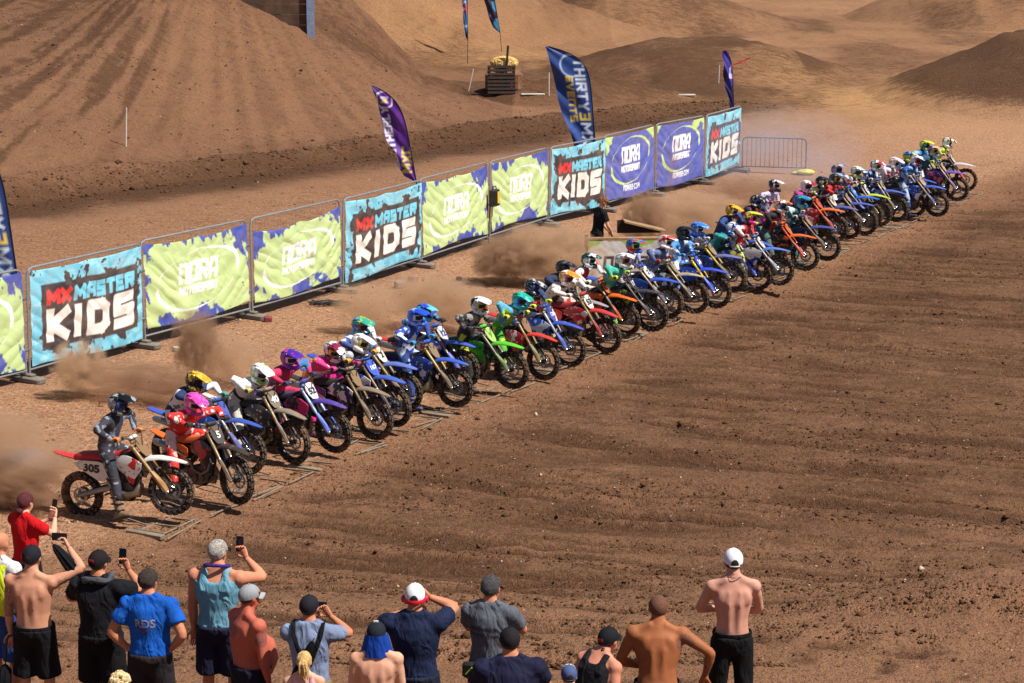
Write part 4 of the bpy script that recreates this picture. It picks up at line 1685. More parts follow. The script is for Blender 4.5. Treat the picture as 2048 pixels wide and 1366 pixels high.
FW = Vector((HEADV.z, 0, -HEADV.x))
PLATE_M = Matrix(((0, HEADV.x, FW.x), (1, HEADV.y, FW.y), (0, HEADV.z, FW.z))).to_4x4()   # text x -> bike +y ... seen from the front reads left to right
PLATE_ROT = PLATE_M.to_euler()


def make_bike(d, k, loc, rot):
    root = empty('motocross_bike', loc, rot)
    root.rotation_mode = 'XYZ'
    L = lambda nm, me, **kw: link(nm, BM[me], root, **kw)
    # wheels: rim with tyre and disc
    for ax, t, r, dc in ((FA, 'f_tyre', 'f_rim', 'f_disc'), (RA, 'r_tyre', 'r_rim', 'r_disc')):
        w = L('wheel', r, loc=ax, rot=(0, random.Random(k * 3 + len(t)).uniform(0, 6), 0), color=d['rim'])
        link('tyre', BM[t], w)
        link('brake_disc', BM[dc], w)
        if t[0] == 'r':
            link('sprocket', BM['sprocket'], w, color=d['fork'])
    L('frame', 'frame', color=d['frame'])
    L('engine', 'engine')
    L('swingarm', 'swingarm')
    L('exhaust', 'exhaust2' if k in (0, 8, 13, 21, 30) else 'exhaust')
    L('seat', 'seat', color=d['seat'])
    L('rear_fender', 'rear_fender', color=d['rf'])
    L('front_fender', 'front_fender', color=d['ff'], mats=[PLASTICMUD if d.get('mud') else PLASTIC])
    g = graphic(d['shroud'], k, 4.0, .35, .25, stretch=(1, .3, 1.2))
    L('radiator_shroud', 'shroud_r', mats=[g])
    L('radiator_shroud', 'shroud_l', mats=[g])
    sp = L('side_panel', 'panel_r', color=d['side'])
    L('side_panel', 'panel_l', color=d['side'])
    L('fuel_tank', 'tank')
    L('rear_shock', 'shock', color=d['fork'])
    L('fork_leg', 'fork_r', color=d['fork'])
    L('fork_leg', 'fork_l', color=d['fork'])
    L('fork_guard', 'guard_r', color=d['guard'])
    L('fork_guard', 'guard_l', color=d['guard'])
    L('triple_clamp', 'triple_clamp', color=d['fork'])
    L('handlebar', 'handlebar', color=d['ff'])
    L('chain', 'chain')
    L('skid_plate', 'skid_plate')
    fp = L('number_plate', 'front_plate', color=d['plate'], mats=[PLASTICMUD if d.get('pmud', True) else PLASTIC])
    if d['num']:
        link('race_number', text_mesh(d['num'], .15 if len(d['num']) < 3 else .105), fp, Vector((1.135, 0, .985)) + FW * .0145, PLATE_ROT, color=d['numc'])
    steer = R(d.get('steer', random.Random(900 + k).uniform(-6, 6)))
    SM_ = Matrix.Translation(FT) @ Matrix.Rotation(steer, 4, HEADV) @ Matrix.Translation(-FT)
    for c in root.children:
        if c.name.split('.')[0] in ('fork_leg', 'fork_guard', 'triple_clamp', 'handlebar', 'number_plate', 'front_fender') or (c.name.startswith('wheel') and c.location.x > 1):
            c.matrix_basis = SM_ @ c.matrix_basis
    d['SM'] = SM_
    if d.get('snum'):
        link('race_number', text_mesh(d['snum'], .155, .045), sp, (.325, -.1475, .745), (R(90), R(9), R(-1.5)), (1.2, 1, 1), color='101010')
    return root


# ------------------------------------------------------------------ rider parts
def helmet_meshes():
    b = MB()
    n, m = 28, 18
    V, F = [], []
    for i in range(m + 1):
        a = -math.pi / 2 + math.pi * i / m
        for j in range(n):
            t = 2 * math.pi * j / n
            x, y, z = math.cos(a) * math.cos(t), math.cos(a) * math.sin(t), math.sin(a)
            sx = .148 if x < 0 else .135
            zz = z * (.137 if z > 0 else .150)
            if z < -.75: zz = -.75 * .150 - (abs(z) - .75) * .05
            V.append((x * sx, y * .118, zz))
    for i in range(m):
        for j in range(n):
            F.append((i * n + j, i * n + (j + 1) % n, (i + 1) * n + (j + 1) % n, (i + 1) * n + j))
    b.add(V, F)
    # chin bar
    for s in (1,):
        path = []
        for k in range(-6, 7):
            t = k / 6 * R(108)
            path.append((.035 + .165 * math.cos(t) * (1 if abs(k) < 6 else .9), .112 * math.sin(t), -.098 - .012 * math.cos(t)))
        b.tube(path, [(.042 if abs(k) > 3 else .036, .02) for k in range(-6, 7)], 8, (0, 0, 1))
    # ridges on the crown
    for s in (-1, 1):
        b.tube([(.06, s * .055, .118), (-.03, s * .07, .118), (-.115, s * .055, .07)], [(.006, .012), (.012, .016), (.004, .01)], 6)
    shell = b.mesh('helmet', [GRAPH0])
    p = MB()
    rows = []
    for x, z, w, k in ((.02, .135, .085, .035), (.10, .138, .10, .03), (.19, .122, .105, .022), (.265, .095, .085, .012), (.285, .085, .05, .006)):
        rows.append([(x, -w, z - k), (x, -w * .62, z - k * .15), (x, 0, z + .006), (x, w * .62, z - k * .15), (x, w, z - k)])
    p.sheet(rows, .008)
    p.box((.03, .10, .09), (.07, .03, .05), bev=.01)
    p.box((.03, -.10, .09), (.07, .03, .05), bev=.01)
    peak = p.mesh('peak', [GRAPH0])
    g = MB()
    rows = []
    for i in range(7):
        a = R(-30 + 46 * i / 6)
        rows.append([(.150 * math.cos(a) * math.cos(R(t)) - .002, .124 * math.cos(a) * math.sin(R(t)), .14 * math.sin(a) + .012) for t in range(-66, 67, 12)])
    g.sheet(rows, .012, (1, 0, 0))
    g.mat = 1
    rows = []
    for i in range(5):
        a = R(-20 + 30 * i / 4)
        rows.append([(.157 * math.cos(a) * math.cos(R(t)) - .002, .127 * math.cos(a) * math.sin(R(t)), .14 * math.sin(a) + .012) for t in range(-52, 53, 13)])
    g.sheet(rows, .012, (1, 0, 0))
    gog = g.mesh('goggles', [objcol('goggle_frame', .5, 0, .1), plain('20242c', .08, .3, .1)])
    return shell, peak, gog


HELM, PEAK, GOGG = helmet_meshes()


def glove_mesh(s):
    """hand closed round the grip; origin at grip centre, bar runs along y"""
    b = MB()
    b.tube([(-.075, 0, .012), (-.045, 0, .022), (-.012, 0, .034)], [(.034, .024), (.043, .024), (.043, .020)], 8, (0, 1, 0))
    for k, (l, y) in enumerate(((.9, -.033), (1.0, -.011), (.97, .011), (.8, .032))):
        y = y * s
        b.tube([(-.02, y, .036), (.016, y, .036), (.034, y, .016), (.030, y, -.014), (.008, y, -.026)], [.0115, .0115, .011, .010, .008], 6)
    b.tube([(-.05, -.036 * s, .005), (-.02, -.045 * s, -.012), (.008, -.034 * s, -.03)], [.013, .013, .010], 6)
    return b.mesh('glove', [objcol('glove_fabric', .75, 0, .15)])


GLOVE = {1: glove_mesh(1), -1: glove_mesh(-1)}


def boot_mesh():
    b = MB()
    b.tube([(-.02, 0, -.02), (-.03, 0, .12), (-.035, 0, .24), (-.03, 0, .33)], [(.048, .055), (.050, .058), (.060, .068), (.064, .074)], 10, (0, 1, 0))
    b.loft([[Vector((x, y * w, z)) for y, z in ((-1, -.085), (1, -.085), (1.02, -.05), (.8, h), (-.8, h), (-1.02, -.05))] for x, w, h in ((-.10, .036, -.01), (-.05, .042, .02), (.04, .044, .0), (.12, .048, -.03), (.175, .040, -.045), (.20, .022, -.06))])
    v, f = remesh(b, .016, 2)
    c = MB()
    c.add([tuple(p) for p in v], f)
    c.mat = 1
    for z in (.03, .12, .21):
        c.box((-.03 + .0, 0, z), (.145, .125, .022), Euler((0, R(12), 0)).to_matrix(), bev=.006)
    c.plate([(-.105, -.038, -.088), (.10, -.05, -.088), (.19, -.036, -.086), (.205, 0, -.084), (.19, .036, -.086), (.10, .05, -.088), (-.105, .038, -.088)], (0, 0, -.016))
    return c.mesh('boot', [objcol('boot_leather', .6, 0, .55), BLACKPLASTIC])


BOOT = boot_mesh()


def seg_d(p, a, b):
    a, b = np.array(a), np.array(b)
    ab = b - a
    t = np.clip(((p - a) @ ab) / max(ab @ ab, 1e-9), 0, 1)
    return np.linalg.norm(p - (a + t[:, None] * ab), axis=1)


def make_rider(d, k, loc, rot, head, down, gravz):
    """body in bike coordinates; head = helmet centre, down = which leg stands on the ground"""
    root = empty('rider', loc, rot)
    rg = random.Random(100 + k)
    hx, hz = head
    neck = Vector((hx - .075, 0, hz - .175))
    dz = neck.z - .985
    T = .47
    if dz < T * .97:
        hip = Vector((neck.x - math.sqrt(T * T - dz * dz), 0, .985))
    else:
        hip = Vector((neck.x - .12, 0, neck.z - .455))
    hip.x = min(max(hip.x, .14), .56)
    if (neck - hip).length > .54:
        hip.z = neck.z - math.sqrt(max(.05, .52 ** 2 - (neck.x - hip.x) ** 2))
    hip.z = max(hip.z, .93) if neck.z - .985 < .455 else hip.z
    if hip.z < .99: hip.z = .935
    lean = (neck - hip).normalized()
    mid = hip.lerp(neck, .5) + Vector((-lean.z, 0, lean.x)) * .03
    chest = hip.lerp(neck, .78) + Vector((-lean.z, 0, lean.x)) * .025
    b = MB()
    b.tube([hip - lean * .09, hip, hip.lerp(mid, .5), mid, chest, hip.lerp(neck, .95), neck, neck + Vector((.045, 0, .09))],
           [(.12, .095), (.182, .14), (.172, .135), (.182, .138), (.212, .145), (.17, .105), (.08, .075), (.062, .062)], 14, (0, 1, 0))
    segs = [(hip.lerp(mid, .1), neck, 0), (hip, hip, 1)]
    sh = {}
    for s in (-1, 1):
        S = hip.lerp(neck, .93) + Vector((.0, s * .192, -.005))
        G = d['SM'] @ Vector((GRIP.x - .075, s * GRIP.y, GRIP.z + .012))
        E, W = ik(S, G, .295, .27, (-.35, s * 1.0, .42 + rg.uniform(-.2, .25)))
        b.ball(S, .08, 10, 8)
        b.tube([S.lerp(hip, .12), S, S.lerp(E, .5), E], [.07, .078, .066, .057], 10)
        b.tube([S.lerp(E, .9), E, E.lerp(W, .35), W.lerp(E, .1), W], [.054, .058, .056, .042, .037], 10)
        segs += [(S, E, 0), (E, W, 0)]
        sh[s] = W
        # legs
        H = hip + Vector((.02, s * .085, -.015))
        if s == down or down == 0:
            ax_ = hip.x + .27
            A = Vector((ax_, s * .34, gravz(ax_, s * .34) + .10))
            pole = (1, s * .35, 0)
        else:
            A = Vector((.55, s * .235, .50))
            pole = (1, s * .15, .25)
        K, A2 = ik(H, A, .455, .46, pole)
        b.tube([H - Vector((.05, 0, -.02)), H, H.lerp(K, .5), K], [.095, .110, .098, .080], 12)
        b.tube([H.lerp(K, .88), K, K.lerp(A2, .3), K.lerp(A2, .65)], [.078, .083, .072, .060], 12)
        segs += [(H, K, 1), (K, A2, 1)]
        # boot
        sd = (K - A2).normalized()
        bz = Matrix.Identity(3)
        zx = sd
        fx = Vector((1, -s * -.12, 0)); fx = (fx - zx * fx.dot(zx)).normalized()
        bz = Matrix((fx, zx.cross(fx), zx)).transposed()
        lo = A2
        link('boot', BOOT, root, lo, bz.to_euler(), color=d['boot'])
    v, f = remesh(b, .022, 3)
    fc = v[np.array(f)].mean(1)
    D = np.stack([seg_d(fc, a, c) for a, c, _ in segs], 0)
    lab = np.array([q[2] for q in segs])[D.argmin(0)]
    # belt line square to the spine
    proj = (fc - np.array(hip)) @ np.array(lean)
    armlike = np.isin(D.argmin(0), [2, 3, 6, 7])
    lab = np.where(armlike, 0, np.where((proj > .06) & (D.argmin(0) < 2), 0, np.where(D.argmin(0) < 2, 1, lab)))
    neckf = (fc - np.array(neck)) @ np.array(lean) > .02
    lab = np.where(neckf & ~armlike, 2, lab)
    jer = graphic(d['jersey'], k + 3, 3.0, .8, .12, .7)
    pan = graphic(d['pants'], k + 9, 3.4, .8, .3, .7)
    link('body', mesh_from('body', v, f, [jer, pan, plain('3a2c26', .7)], lab.astype(int).tolist()), root)
    for s in (-1, 1):
        W = sh[s]
        link('glove', GLOVE[s], root, d['SM'] @ Vector((GRIP.x, s * GRIP.y, GRIP.z)), d['SM'].to_euler(), color=d['glove'])
    hm = graphic(d['helm'], k + 5, 5.5, .18, .06)
    ang = min(max(lean.x * 28, 4), 24)
    h = link('helmet', HELM, root, (hx, 0, hz), (R(rg.uniform(-5, 5)), R(ang + rg.uniform(-5, 6)), R(rg.uniform(-12, 8) + d.get('look', 0))), mats=[hm])
    link('peak', PEAK, h, mats=[graphic((d['helm'][1] if k % 2 else d['helm'][0], d['helm'][0], d['helm'][2]), k + 6, 5, .2, .06)])
    link('goggles', GOGG, h, color=d['gog'])
    return root


W_, K_, GR = 'e8e6e2', '17171a', '8b8c90'
BL, NV, RD, OR_, GN_, TL, PK, PU, YL, LB = '1f4fc4', '1b2a55', 'cf2430', 'ee6a1c', '4fc22f', '1f8f9a', 'e83a86', '4a2a86', 'e6d83a', '4f9fe0'
MUDC = '8f7458'
# wheel centre px, helmet centre px, bike colours, rider colours, descriptions
BIKES = [
 dict(w=(342, 982), h=(235, 806), c=('f0eeea', 'e8e6e2', RD), ff='e6e2dc', rf='cf2430', seat='b8202a', side='e8e6e2', plate='8a6b4c', num='', snum='305', fork='9c8358', frame='7d7d80', rim='1c1c1e', guard='a2743f',
      helm=(K_, '26262a', '9a9ea2'), jersey=('33323c', '23222a', '8a95a8'), pants=('3a3a46', '2a2a33', '9aa0b0'), glove='d9803a', boot='7a664e', bd='white and red bike with 305 on its side plate', rdsc='rider in dark grey kit sitting upright with a silver and red helmet', hd=6),
 dict(w=(474, 961), h=(386, 803), c=(K_, '2a2a2c', RD), ff='2e2b2b', rf='ee6a1c', seat='d85a1c', side=OR_, plate='2c2c2e', num='5', numc='e8e8e8', fork='7c6a4e', frame='1d1d1f', rim='1a1a1c', guard='5a4a3c',
      helm=('e060b8', 'd848a8', '9a3a90'), jersey=('e0322e', 'd92c2a', 'f0eeea'), pants=('e5382e', 'd8342c', 'f0d0c8'), glove='2a2426', boot='2c2a2c', bd='black and orange bike with a white 5 on a black plate', rdsc='rider in red kit with a glossy pink helmet', hd=-12),
 dict(w=(492, 905), h=(388, 759), c=(BL, '2a5fd0', W_), ff='2b56b4', rf='2b56c4', seat='1e2024', side=BL, plate='2b56b4', num='', fork='8c8c8c', frame='2a2a2c', rim='1c2a5a', guard='2b56b4',
      helm=('c49a28', K_, 'd8b84a'), jersey=('e6e8ee', '27345f', '27345f'), pants=(NV, '27345f', W_), glove='2aa79a', boot='3c3c40', bd='blue bike half hidden behind the red rider', rdsc='rider in white and navy kit with a gold and black helmet and teal gloves', hd=0),
 dict(w=(587, 884), h=(518, 743), c=('3a3a44', '54443e', W_), ff='8d8274', rf='cfcfcf', seat='2a2a2c', side='4a4450', plate='7c715f', num='40', numc='f0f0ee', fork='8f7c62', frame='3a3a3c', rim='1a1a1c', guard='6a5a48', mud=1,
      helm=('eeeeec', 'e2e4e4', '8ab83a'), jersey=('e9e8e4', K_, 'e9e8e4'), pants=('c9c4ba', '23232a', '8b8880'), glove='c7bd6a', boot='4c4238', bd='muddy grey bike with 40 on its plate', rdsc='rider in white and black kit with a white peaked helmet', hd=-3),
 dict(w=(667, 863), h=(577, 715), c=('24203e', PK, 'e84a5a'), ff='4a3aa0', rf='8a3a9a', seat='30304a', side='52348c', plate='e6e6ea', num='52', numc='202028', fork='8fb0d8', frame='24262e', rim='1a1a1e', guard='4a6ad0', pmud=False,
      helm=('4a2a9c', '6a34b8', 'c03aa8'), jersey=('c42456', 'd8305f', '3a7ab0'), pants=('c82a5c', '9c2050', '2b2b3a'), glove='2a3560', boot='2a2c34', bd='purple and pink bike with 52 on a white plate', rdsc='rider in crimson kit with a purple helmet and navy gloves', hd=-6),
 dict(w=(750, 838), h=(663, 699), c=('3a2a6a', K_, W_), ff='8c7a66', rf='2a2a30', seat='26262a', side='3a2a6a', plate='8a7050', num='', fork='6c5a44', frame='2a2a2c', rim='1a1a1c', guard='5c4c3c', mud=1,
      helm=('e9e2e4', '8a2a4a', K_), jersey=('e83a8a', 'f07a2c', 'f0ece8'), pants=('f02a9a', 'ee2f96', 'f09a4a'), glove='e03a90', boot='4c3c50', bd='dark bike with a muddy brown plate and fender under the pink rider', rdsc='rider in pink and orange kit with bright pink trousers', hd=-4),
 dict(w=(789, 812), h=(719, 683), c=(BL, '2a5fd0', W_), ff='3b64c4', rf=BL, seat='1c2233', side=BL, plate='2a5ad0', num='187', numc='f4f4f4', fork='6a5a48', frame='2a2a2c', rim='1a2450', guard='4a4a5a', pmud=False,
      helm=('f2f0ec', 'eeece8', 'd8d0c8'), jersey=('3a3a44', '2a2c38', 'b8bcc6'), pants=('2b3148', '222838', '9098a8'), glove='e0b03a', boot='3a3838', bd='blue bike with 187 on its plate', rdsc='rider in charcoal kit with a plain white helmet and yellow gloves', hd=-2),
 dict(w=(808, 783), h=(719, 649), c=(BL, W_, NV), ff='5a74c4', rf=BL, seat='1c2233', side=BL, plate='e2dccf', num='2', numc='1a1a1c', fork='9a8a5a', frame='2a2a2c', rim='1a2450', guard='7a6a5a',
      helm=('2a6ad0', '3aa08a', 'a8c83a'), jersey=('dfe3ea', 'b8c4d8', '3a4a8a'), pants=(NV, '2a3560', W_), glove='dcdcdc', boot='3a3838', bd='blue bike with a pale plate behind the white helmeted rider', rdsc='rider in white jersey with a blue and green helmet', hd=2),
 dict(w=(910, 775), h=(830, 632), c=('24489c', BL, W_), ff='2a5cc8', rf='1f4fc4', seat='1b2440', side='24489c', plate='8a7456', num='', fork='a08448', frame='1d3a8a', rim='1c1c20', guard='5a4c3e',
      helm=('2550c8', '3a6ae0', '9ab4e8'), jersey=('2a4a9c', '2350b8', 'e6e9f0'), pants=('22407e', '2a4a94', 'b8c4dc'), glove='2a9ad0', boot='3a5a9a', bd='blue bike with a mud brown plate in front of the blue kitted rider', rdsc='rider in blue and white kit with a blue helmet, nearer of two in blue', hd=0),
 dict(w=(926, 738), h=(846, 622), c=(BL, RD, W_), ff='3a5ac8', rf=RD, seat='1c2233', side=RD, plate='dfe3e8', num='12', numc='1a3a9a', fork='7c7c80', frame='9c2a30', rim='1c1c20', guard='4a5ac0',
      helm=('3a4ac0', '4ab8e0', '6ad0ec'), jersey=('27376a', '1f2c58', '4a9ad0'), pants=(NV, '24305a', W_), glove='232630', boot='2a2a2e', bd='blue and red bike mostly hidden behind the blue kitted rider', rdsc='rider mostly hidden, with a light blue peaked helmet', hd=0),
 dict(w=(1023, 740), h=(956, 608), c=('3fb82c', '2f9f2a', K_), ff='57cc2e', rf='4fc22f', seat='1e3a22', side='3fae2c', plate='a8e06a', num='9', numc='8aa05a', fork='6a6a5c', frame='2a5a2a', rim='1a1a1c', guard='4a6a3a',
      helm=('e6e4e2', 'd2342a', K_), jersey=('211f22', '2b282c', '8d8a86'), pants=('24222a', '2a2a2e', 'cfd23a'), glove='2a2426', boot='6a6258', bd='bright green bike with a green fender and plate', rdsc='rider in black kit with yellow trim and a white, red and black helmet', hd=-3),
 dict(w=(1087, 723), h=(1039, 598), c=(RD, 'c01f26', W_), ff='d8382c', rf=GN_, seat='2a2a2c', side='c8242c', plate='8a6a4c', num='', fork='8a7048', frame='5a5c60', rim='1a1a1e', guard='6a6a3a',
      helm=('23a06a', '2ab0a8', '5ac8d8'), jersey=('4a9fd8', '58b0e4', 'a8d84a'), pants=('5ab83a', '3f9a34', 'd8e85a'), glove='d8d84a', boot='3a3c3a', bd='red bike with a brown plate beside the green bike', rdsc='rider in sky blue and lime kit with a green helmet', hd=-2),
 dict(w=(1138, 698), h=(1064, 572), c=(BL, '24489c', 'c9d0dc'), ff='2b56c4', rf=RD, seat='1c2233', side=BL, plate='2b4ab0', num='128', numc='f2f2f2', fork='9aa6b4', frame='2a2a2c', rim='1a2450', guard='2b56b4', pmud=False,
      helm=('3a4048', '23272e', 'b8bcc2'), jersey=('243a63', '1d2c50', '3a5a94'), pants=(NV, '24305a', '8a94b0'), glove='d4e03a', boot='2a2c34', bd='blue bike with a three digit blue plate left of the red 53 bike', rdsc='rider in navy kit with a black and silver helmet and yellow gloves', hd=3),
 dict(w=(1212, 671), h=(1132, 554), c=(RD, 'c8242c', W_), ff='c8303a', rf=RD, seat='a82028', side=RD, plate='e6e4e0', num='53', numc='1a1a1c', fork='a08a50', frame='8a2a2c', rim='1a1a1c', guard='b03038', pmud=False,
      helm=('e9e6e2', 'e88a2a', 'e8c83a'), jersey=('e6dfd6', 'ece6de', '3a3436'), pants=('e2dad0', 'ded6ca', 'd8482c'), glove='e6dcd4', boot='3a3034', bd='red bike with 53 on a white plate', rdsc='rider in cream white kit with an orange and yellow topped helmet', hd=0),
 dict(w=(1193, 652), h=(1125, 534), c=('8a8c94', K_, W_), ff='9a9aa4', rf=OR_, seat='26262a', side='c84a24', plate='9a8a74', num='', fork='7c7c80', frame='3a3a3c', rim='1a1a1c', guard='5a5a5e',
      helm=('26282c', '34373c', '6a6c70'), jersey=('22324f', '1c2740', '2f4f8a'), pants=(NV, '222a44', '5a6a94'), glove='2a2c34', boot='2a2a2e', bd='silver fendered bike mostly hidden behind the red 53 bike', rdsc='rider in dark navy with a plain black helmet behind the cream rider', hd=0),
 dict(w=(1250, 638), h=(1176, 519), c=(OR_, 'd8481c', K_), ff='ee6a1c', rf=OR_, seat='2a2a2c', side='d8501c', plate='ee6a1c', num='4', numc='f4f4f2', fork='8c8270', frame='d0581c', rim='1a1a1c', guard='d8601c', pmud=False,
      helm=('24262a', '1f5a4a', 'd8dadc'), jersey=('ece8e6', 'e6e2e0', 'c8283a'), pants=('e2dedc', 'c8283a', '2a2a2c'), glove='dcd6d0', boot='3a3434', bd='orange bike with 4 on an orange plate', rdsc='rider in white and red kit with a black, green and white helmet', hd=0),
 dict(w=(1304, 629), h=(1255, 518), c=(K_, '26282e', 'a8c83a'), ff='34363c', rf=K_, seat='1c1c20', side='26282c', plate='2a2c30', num='17', numc='e6e6e6', fork='34363a', frame='1a1a1c', rim='16161a', guard='2a2c34', pmud=False,
      helm=('efece8', 'e8e4e0', '6a2432'), jersey=('3fae9c', '4ac0ae', 'a8d86a'), pants=('2a3a3c', '20302f', '8ac85a'), glove='c8d84a', boot='2a2a2c', bd='black bike with 17 on a black plate', rdsc='rider in mint green kit with a white helmet with a maroon band', hd=2),
 dict(w=(1335, 604), h=(1265, 490), c=(BL, '2a5fd0', W_), ff='2556cc', rf=BL, seat='1c2233', side=BL, plate='eceae6', num='2', numc='1a1a1c', fork='8c7a5a', frame='2a2a2c', rim='1a2450', guard='5a5a6a', pmud=False,
      helm=('3a5ac8', 'd02a34', '2aa08a'), jersey=('e6e8ee', 'cdd4e2', '8a9ad0'), pants=('2a3460', '222c50', W_), glove='d8d4ce', boot='3a3a3e', bd='blue bike with a black 2 on a white plate', rdsc='rider with a blue and red helmet in front of the starter box', hd=0),
 dict(w=(1387, 594), h=(1329, 483), c=('3a3c44', '5a544c', W_), ff='b0a692', rf='d2d0cc', seat='26262a', side='46464e', plate='94836a', num='33', numc='c8b89a', fork='8a7a62', frame='3a3a3c', rim='1a1a1c', guard='6a5c4a', mud=1,
      helm=('f2f2f0', 'eef0f0', 'd24a4a'), jersey=('5a6a94', '4a5a88', 'aab4cc'), pants=('a8aec0', '5a6488', 'd8dce6'), glove='b03a34', boot='6a6a70', bd='dark bike with a beige fender in front of the white helmeted grey blue rider', rdsc='rider in grey blue kit with a plain white helmet leaning over the bars', hd=0),
 dict(w=(1432, 584), h=(1365, 465), c=(BL, '2050d8', W_), ff='1f50d8', rf=BL, seat='1c2233', side=BL, plate='2454d0', num='24', numc='f2f2f2', fork='d0b03a', frame='2a2a2c', rim='1a2450', guard='1f50d8', pmud=False,
      helm=('1b2326', '222c30', '3a4a4e'), jersey=('4a90d0', '3f80c0', 'd8e2ee'), pants=('2a70c0', '2460a8', 'd0dcec'), glove='3a8ac8', boot='2a3a5a', bd='blue bike with 24 on a blue plate and yellow forks', rdsc='rider in light blue kit with a black helmet', hd=2),
 dict(w=(1463, 554), h=(1393, 456), c=(BL, NV, W_), ff='6a70b0', rf=BL, seat='1c2233', side='2a50b0', plate='94805e', num='', fork='b09a3a', frame='2a2a2c', rim='1a2450', guard='6a6440', mud=1,
      helm=('3a78d0', '2a5cb8', '8ab8e8'), jersey=('d2dae8', '7a9ad0', '3a5aa8'), pants=('2a4a94', '24407e', W_), glove='c8ccd4', boot='3a3a40', bd='blue bike with a muddy plate left of the lime forked bike', rdsc='rider in pale blue kit with a bright blue helmet', hd=3),
 dict(w=(1514, 551), h=(1465, 456), c=(BL, '1f4fd8', YL), ff='2450d8', rf=BL, seat='1c2233', side=BL, plate='e8e6e8', num='14', numc='1a2a8a', fork='c8dc3a', frame='2a2a2c', rim='1a34b0', guard='2450d8', pmud=False,
      helm=('2a58c8', 'e6eaf0', '4a80e0'), jersey=('1f7a80', '1c3a5a', '2aa0a0'), pants=('1f8a8c', '1c6a70', '24405a'), glove='d8d8d4', boot='2a4a5a', bd='blue bike with lime green forks and a white plate', rdsc='rider in teal kit with a blue and white helmet', hd=2),
 dict(w=(1525, 524), h=(1463, 420), c=(BL, NV, W_), ff='2a58c0', rf=BL, seat='1c2233', side=BL, plate='9a8a70', num='', fork='7c7c80', frame='2a2a2c', rim='1a1a1e', guard='4a4a6a',
      helm=('e0b42a', '2a2424', 'c8342a'), jersey=('24407e', '1f3468', '3a64b0'), pants=(NV, '22305a', W_), glove='2a2c34', boot='2a2a2e', bd='bike mostly hidden behind the teal rider', rdsc='rider in navy with a yellow, black and red helmet', hd=0),
 dict(w=(1558, 540), h=(1500, 435), c=(W_, BL, K_), ff='4a80d8', rf=W_, seat='26262c', side='dfe2e8', plate='e9e7e4', num='7', numc='2a2a2c', fork='9a9aa0', frame='7c7e84', rim='1a1a1e', guard='8a8c94', pmud=False,
      helm=('26222a', 'd8e03a', 'c82a8a'), jersey=('c42a3a', 'd0342f', 'e6dcdc'), pants=('2a2c34', '34363e', 'c8ccd4'), glove='e6a0a8', boot='2c2c30', bd='white and blue bike left of the orange bike with red forks', rdsc='rider in red and white kit with a magenta and lime helmet', hd=2),
 dict(w=(1572, 500), h=(1511, 401), c=(NV, RD, W_), ff='3a3c6a', rf=NV, seat='1c1c24', side=NV, plate='8a7a66', num='', fork='7c7c80', frame='2a2a2c', rim='1a1a1e', guard='4a4a5a',
      helm=('26282a', '3a3c3e', 'c8c8c4'), jersey=('22284a', 'a82a34', '1c2038'), pants=(NV, '20284a', 'a82a34'), glove='2a2c34', boot='2a2a2e', bd='bike hidden behind the red and white rider', rdsc='rider in navy and red with a black and silver helmet', hd=0),
 dict(w=(1610, 512), h=(1560, 411), c=(K_, '26262a', OR_), ff='ee6a1c', rf=OR_, seat='24242a', side='d8501c', plate='e0601c', num='', fork='c83a24', frame='d0501c', rim='1a1a1c', guard='d02a30', pmud=False,
      helm=('ece8e4', 'c8a05a', '8a2a2a'), jersey=('2a2226', 'b03a40', '221c20'), pants=('4f6a66', '46605c', '6a827c'), glove='c8744a', boot='3a4a4a', bd='orange bike with red fork guards under the tall black and red rider', rdsc='tall rider in black and red with grey green trousers and a white helmet', hd=-3),
 dict(w=(1600, 468), h=(1547, 370), c=(W_, PU, K_), ff='7a6a9a', rf=W_, seat='26262c', side='c8c8d0', plate='b0a490', num='', fork='7c7c80', frame='3a3a3c', rim='1a1a1e', guard='5a5a6a',
      helm=('e8e6e8', '2a2830', '8a2a3a'), jersey=('c9bfd8', 'b0a4c8', '3a3048'), pants=('c82a90', '3a3048', 'e6e0ea'), glove='c82a90', boot='2a2a2e', bd='bike hidden behind the tall black and red rider', rdsc='rider sitting tall in lilac kit with a white and black helmet', hd=0),
 dict(w=(1653, 493), h=(1613, 400), c=(NV, '24305a', W_), ff='3a4a9a', rf=OR_, seat='26262c', side='2a3a6a', plate='9a7a5a', num='', fork='6a5a48', frame='b04a20', rim='1a1a1c', guard='5a4c3e',
      helm=('1f8a94', '2a6ab0', '8ac8d0'), jersey=('1f7480', '1a5a68', 'c8d0d4'), pants=('1f8a90', '186870', '2a3a44'), glove='c8c0b8', boot='2a5a60', bd='navy bike with a blue fender under the crouched teal rider', rdsc='rider crouched low in teal kit with a teal helmet', hd=3),
 dict(w=(1670, 456), h=(1612, 371), c=(RD, 'c82a1c', W_), ff='f0742a', rf=OR_, seat='26262c', side='d8481c', plate='c04a24', num='', fork='a83a24', frame='b8381c', rim='1a1a1c', guard='a83a2a',
      helm=('efeaea', 'e8e2e4', 'a82444'), jersey=('c84a9a', 'a83a84', '2a2630'), pants=('2a2630', '3a3440', 'c84a9a'), glove='d8d0d0', boot='2a2a2e', bd='red bike with an orange fender behind the teal rider', rdsc='rider in pink and black with a white helmet with a crimson stripe', hd=2),
 dict(w=(1697, 451), h=(1642, 363), c=(NV, '2a3a7a', W_), ff='4a5a9c', rf=NV, seat='1c1c24', side=NV, plate='cfc4ae', num='9', numc='3a3a3a', fork='6a5a48', frame='2a2a2c', rim='1a1a1c', guard='5a4c3e', mud=1,
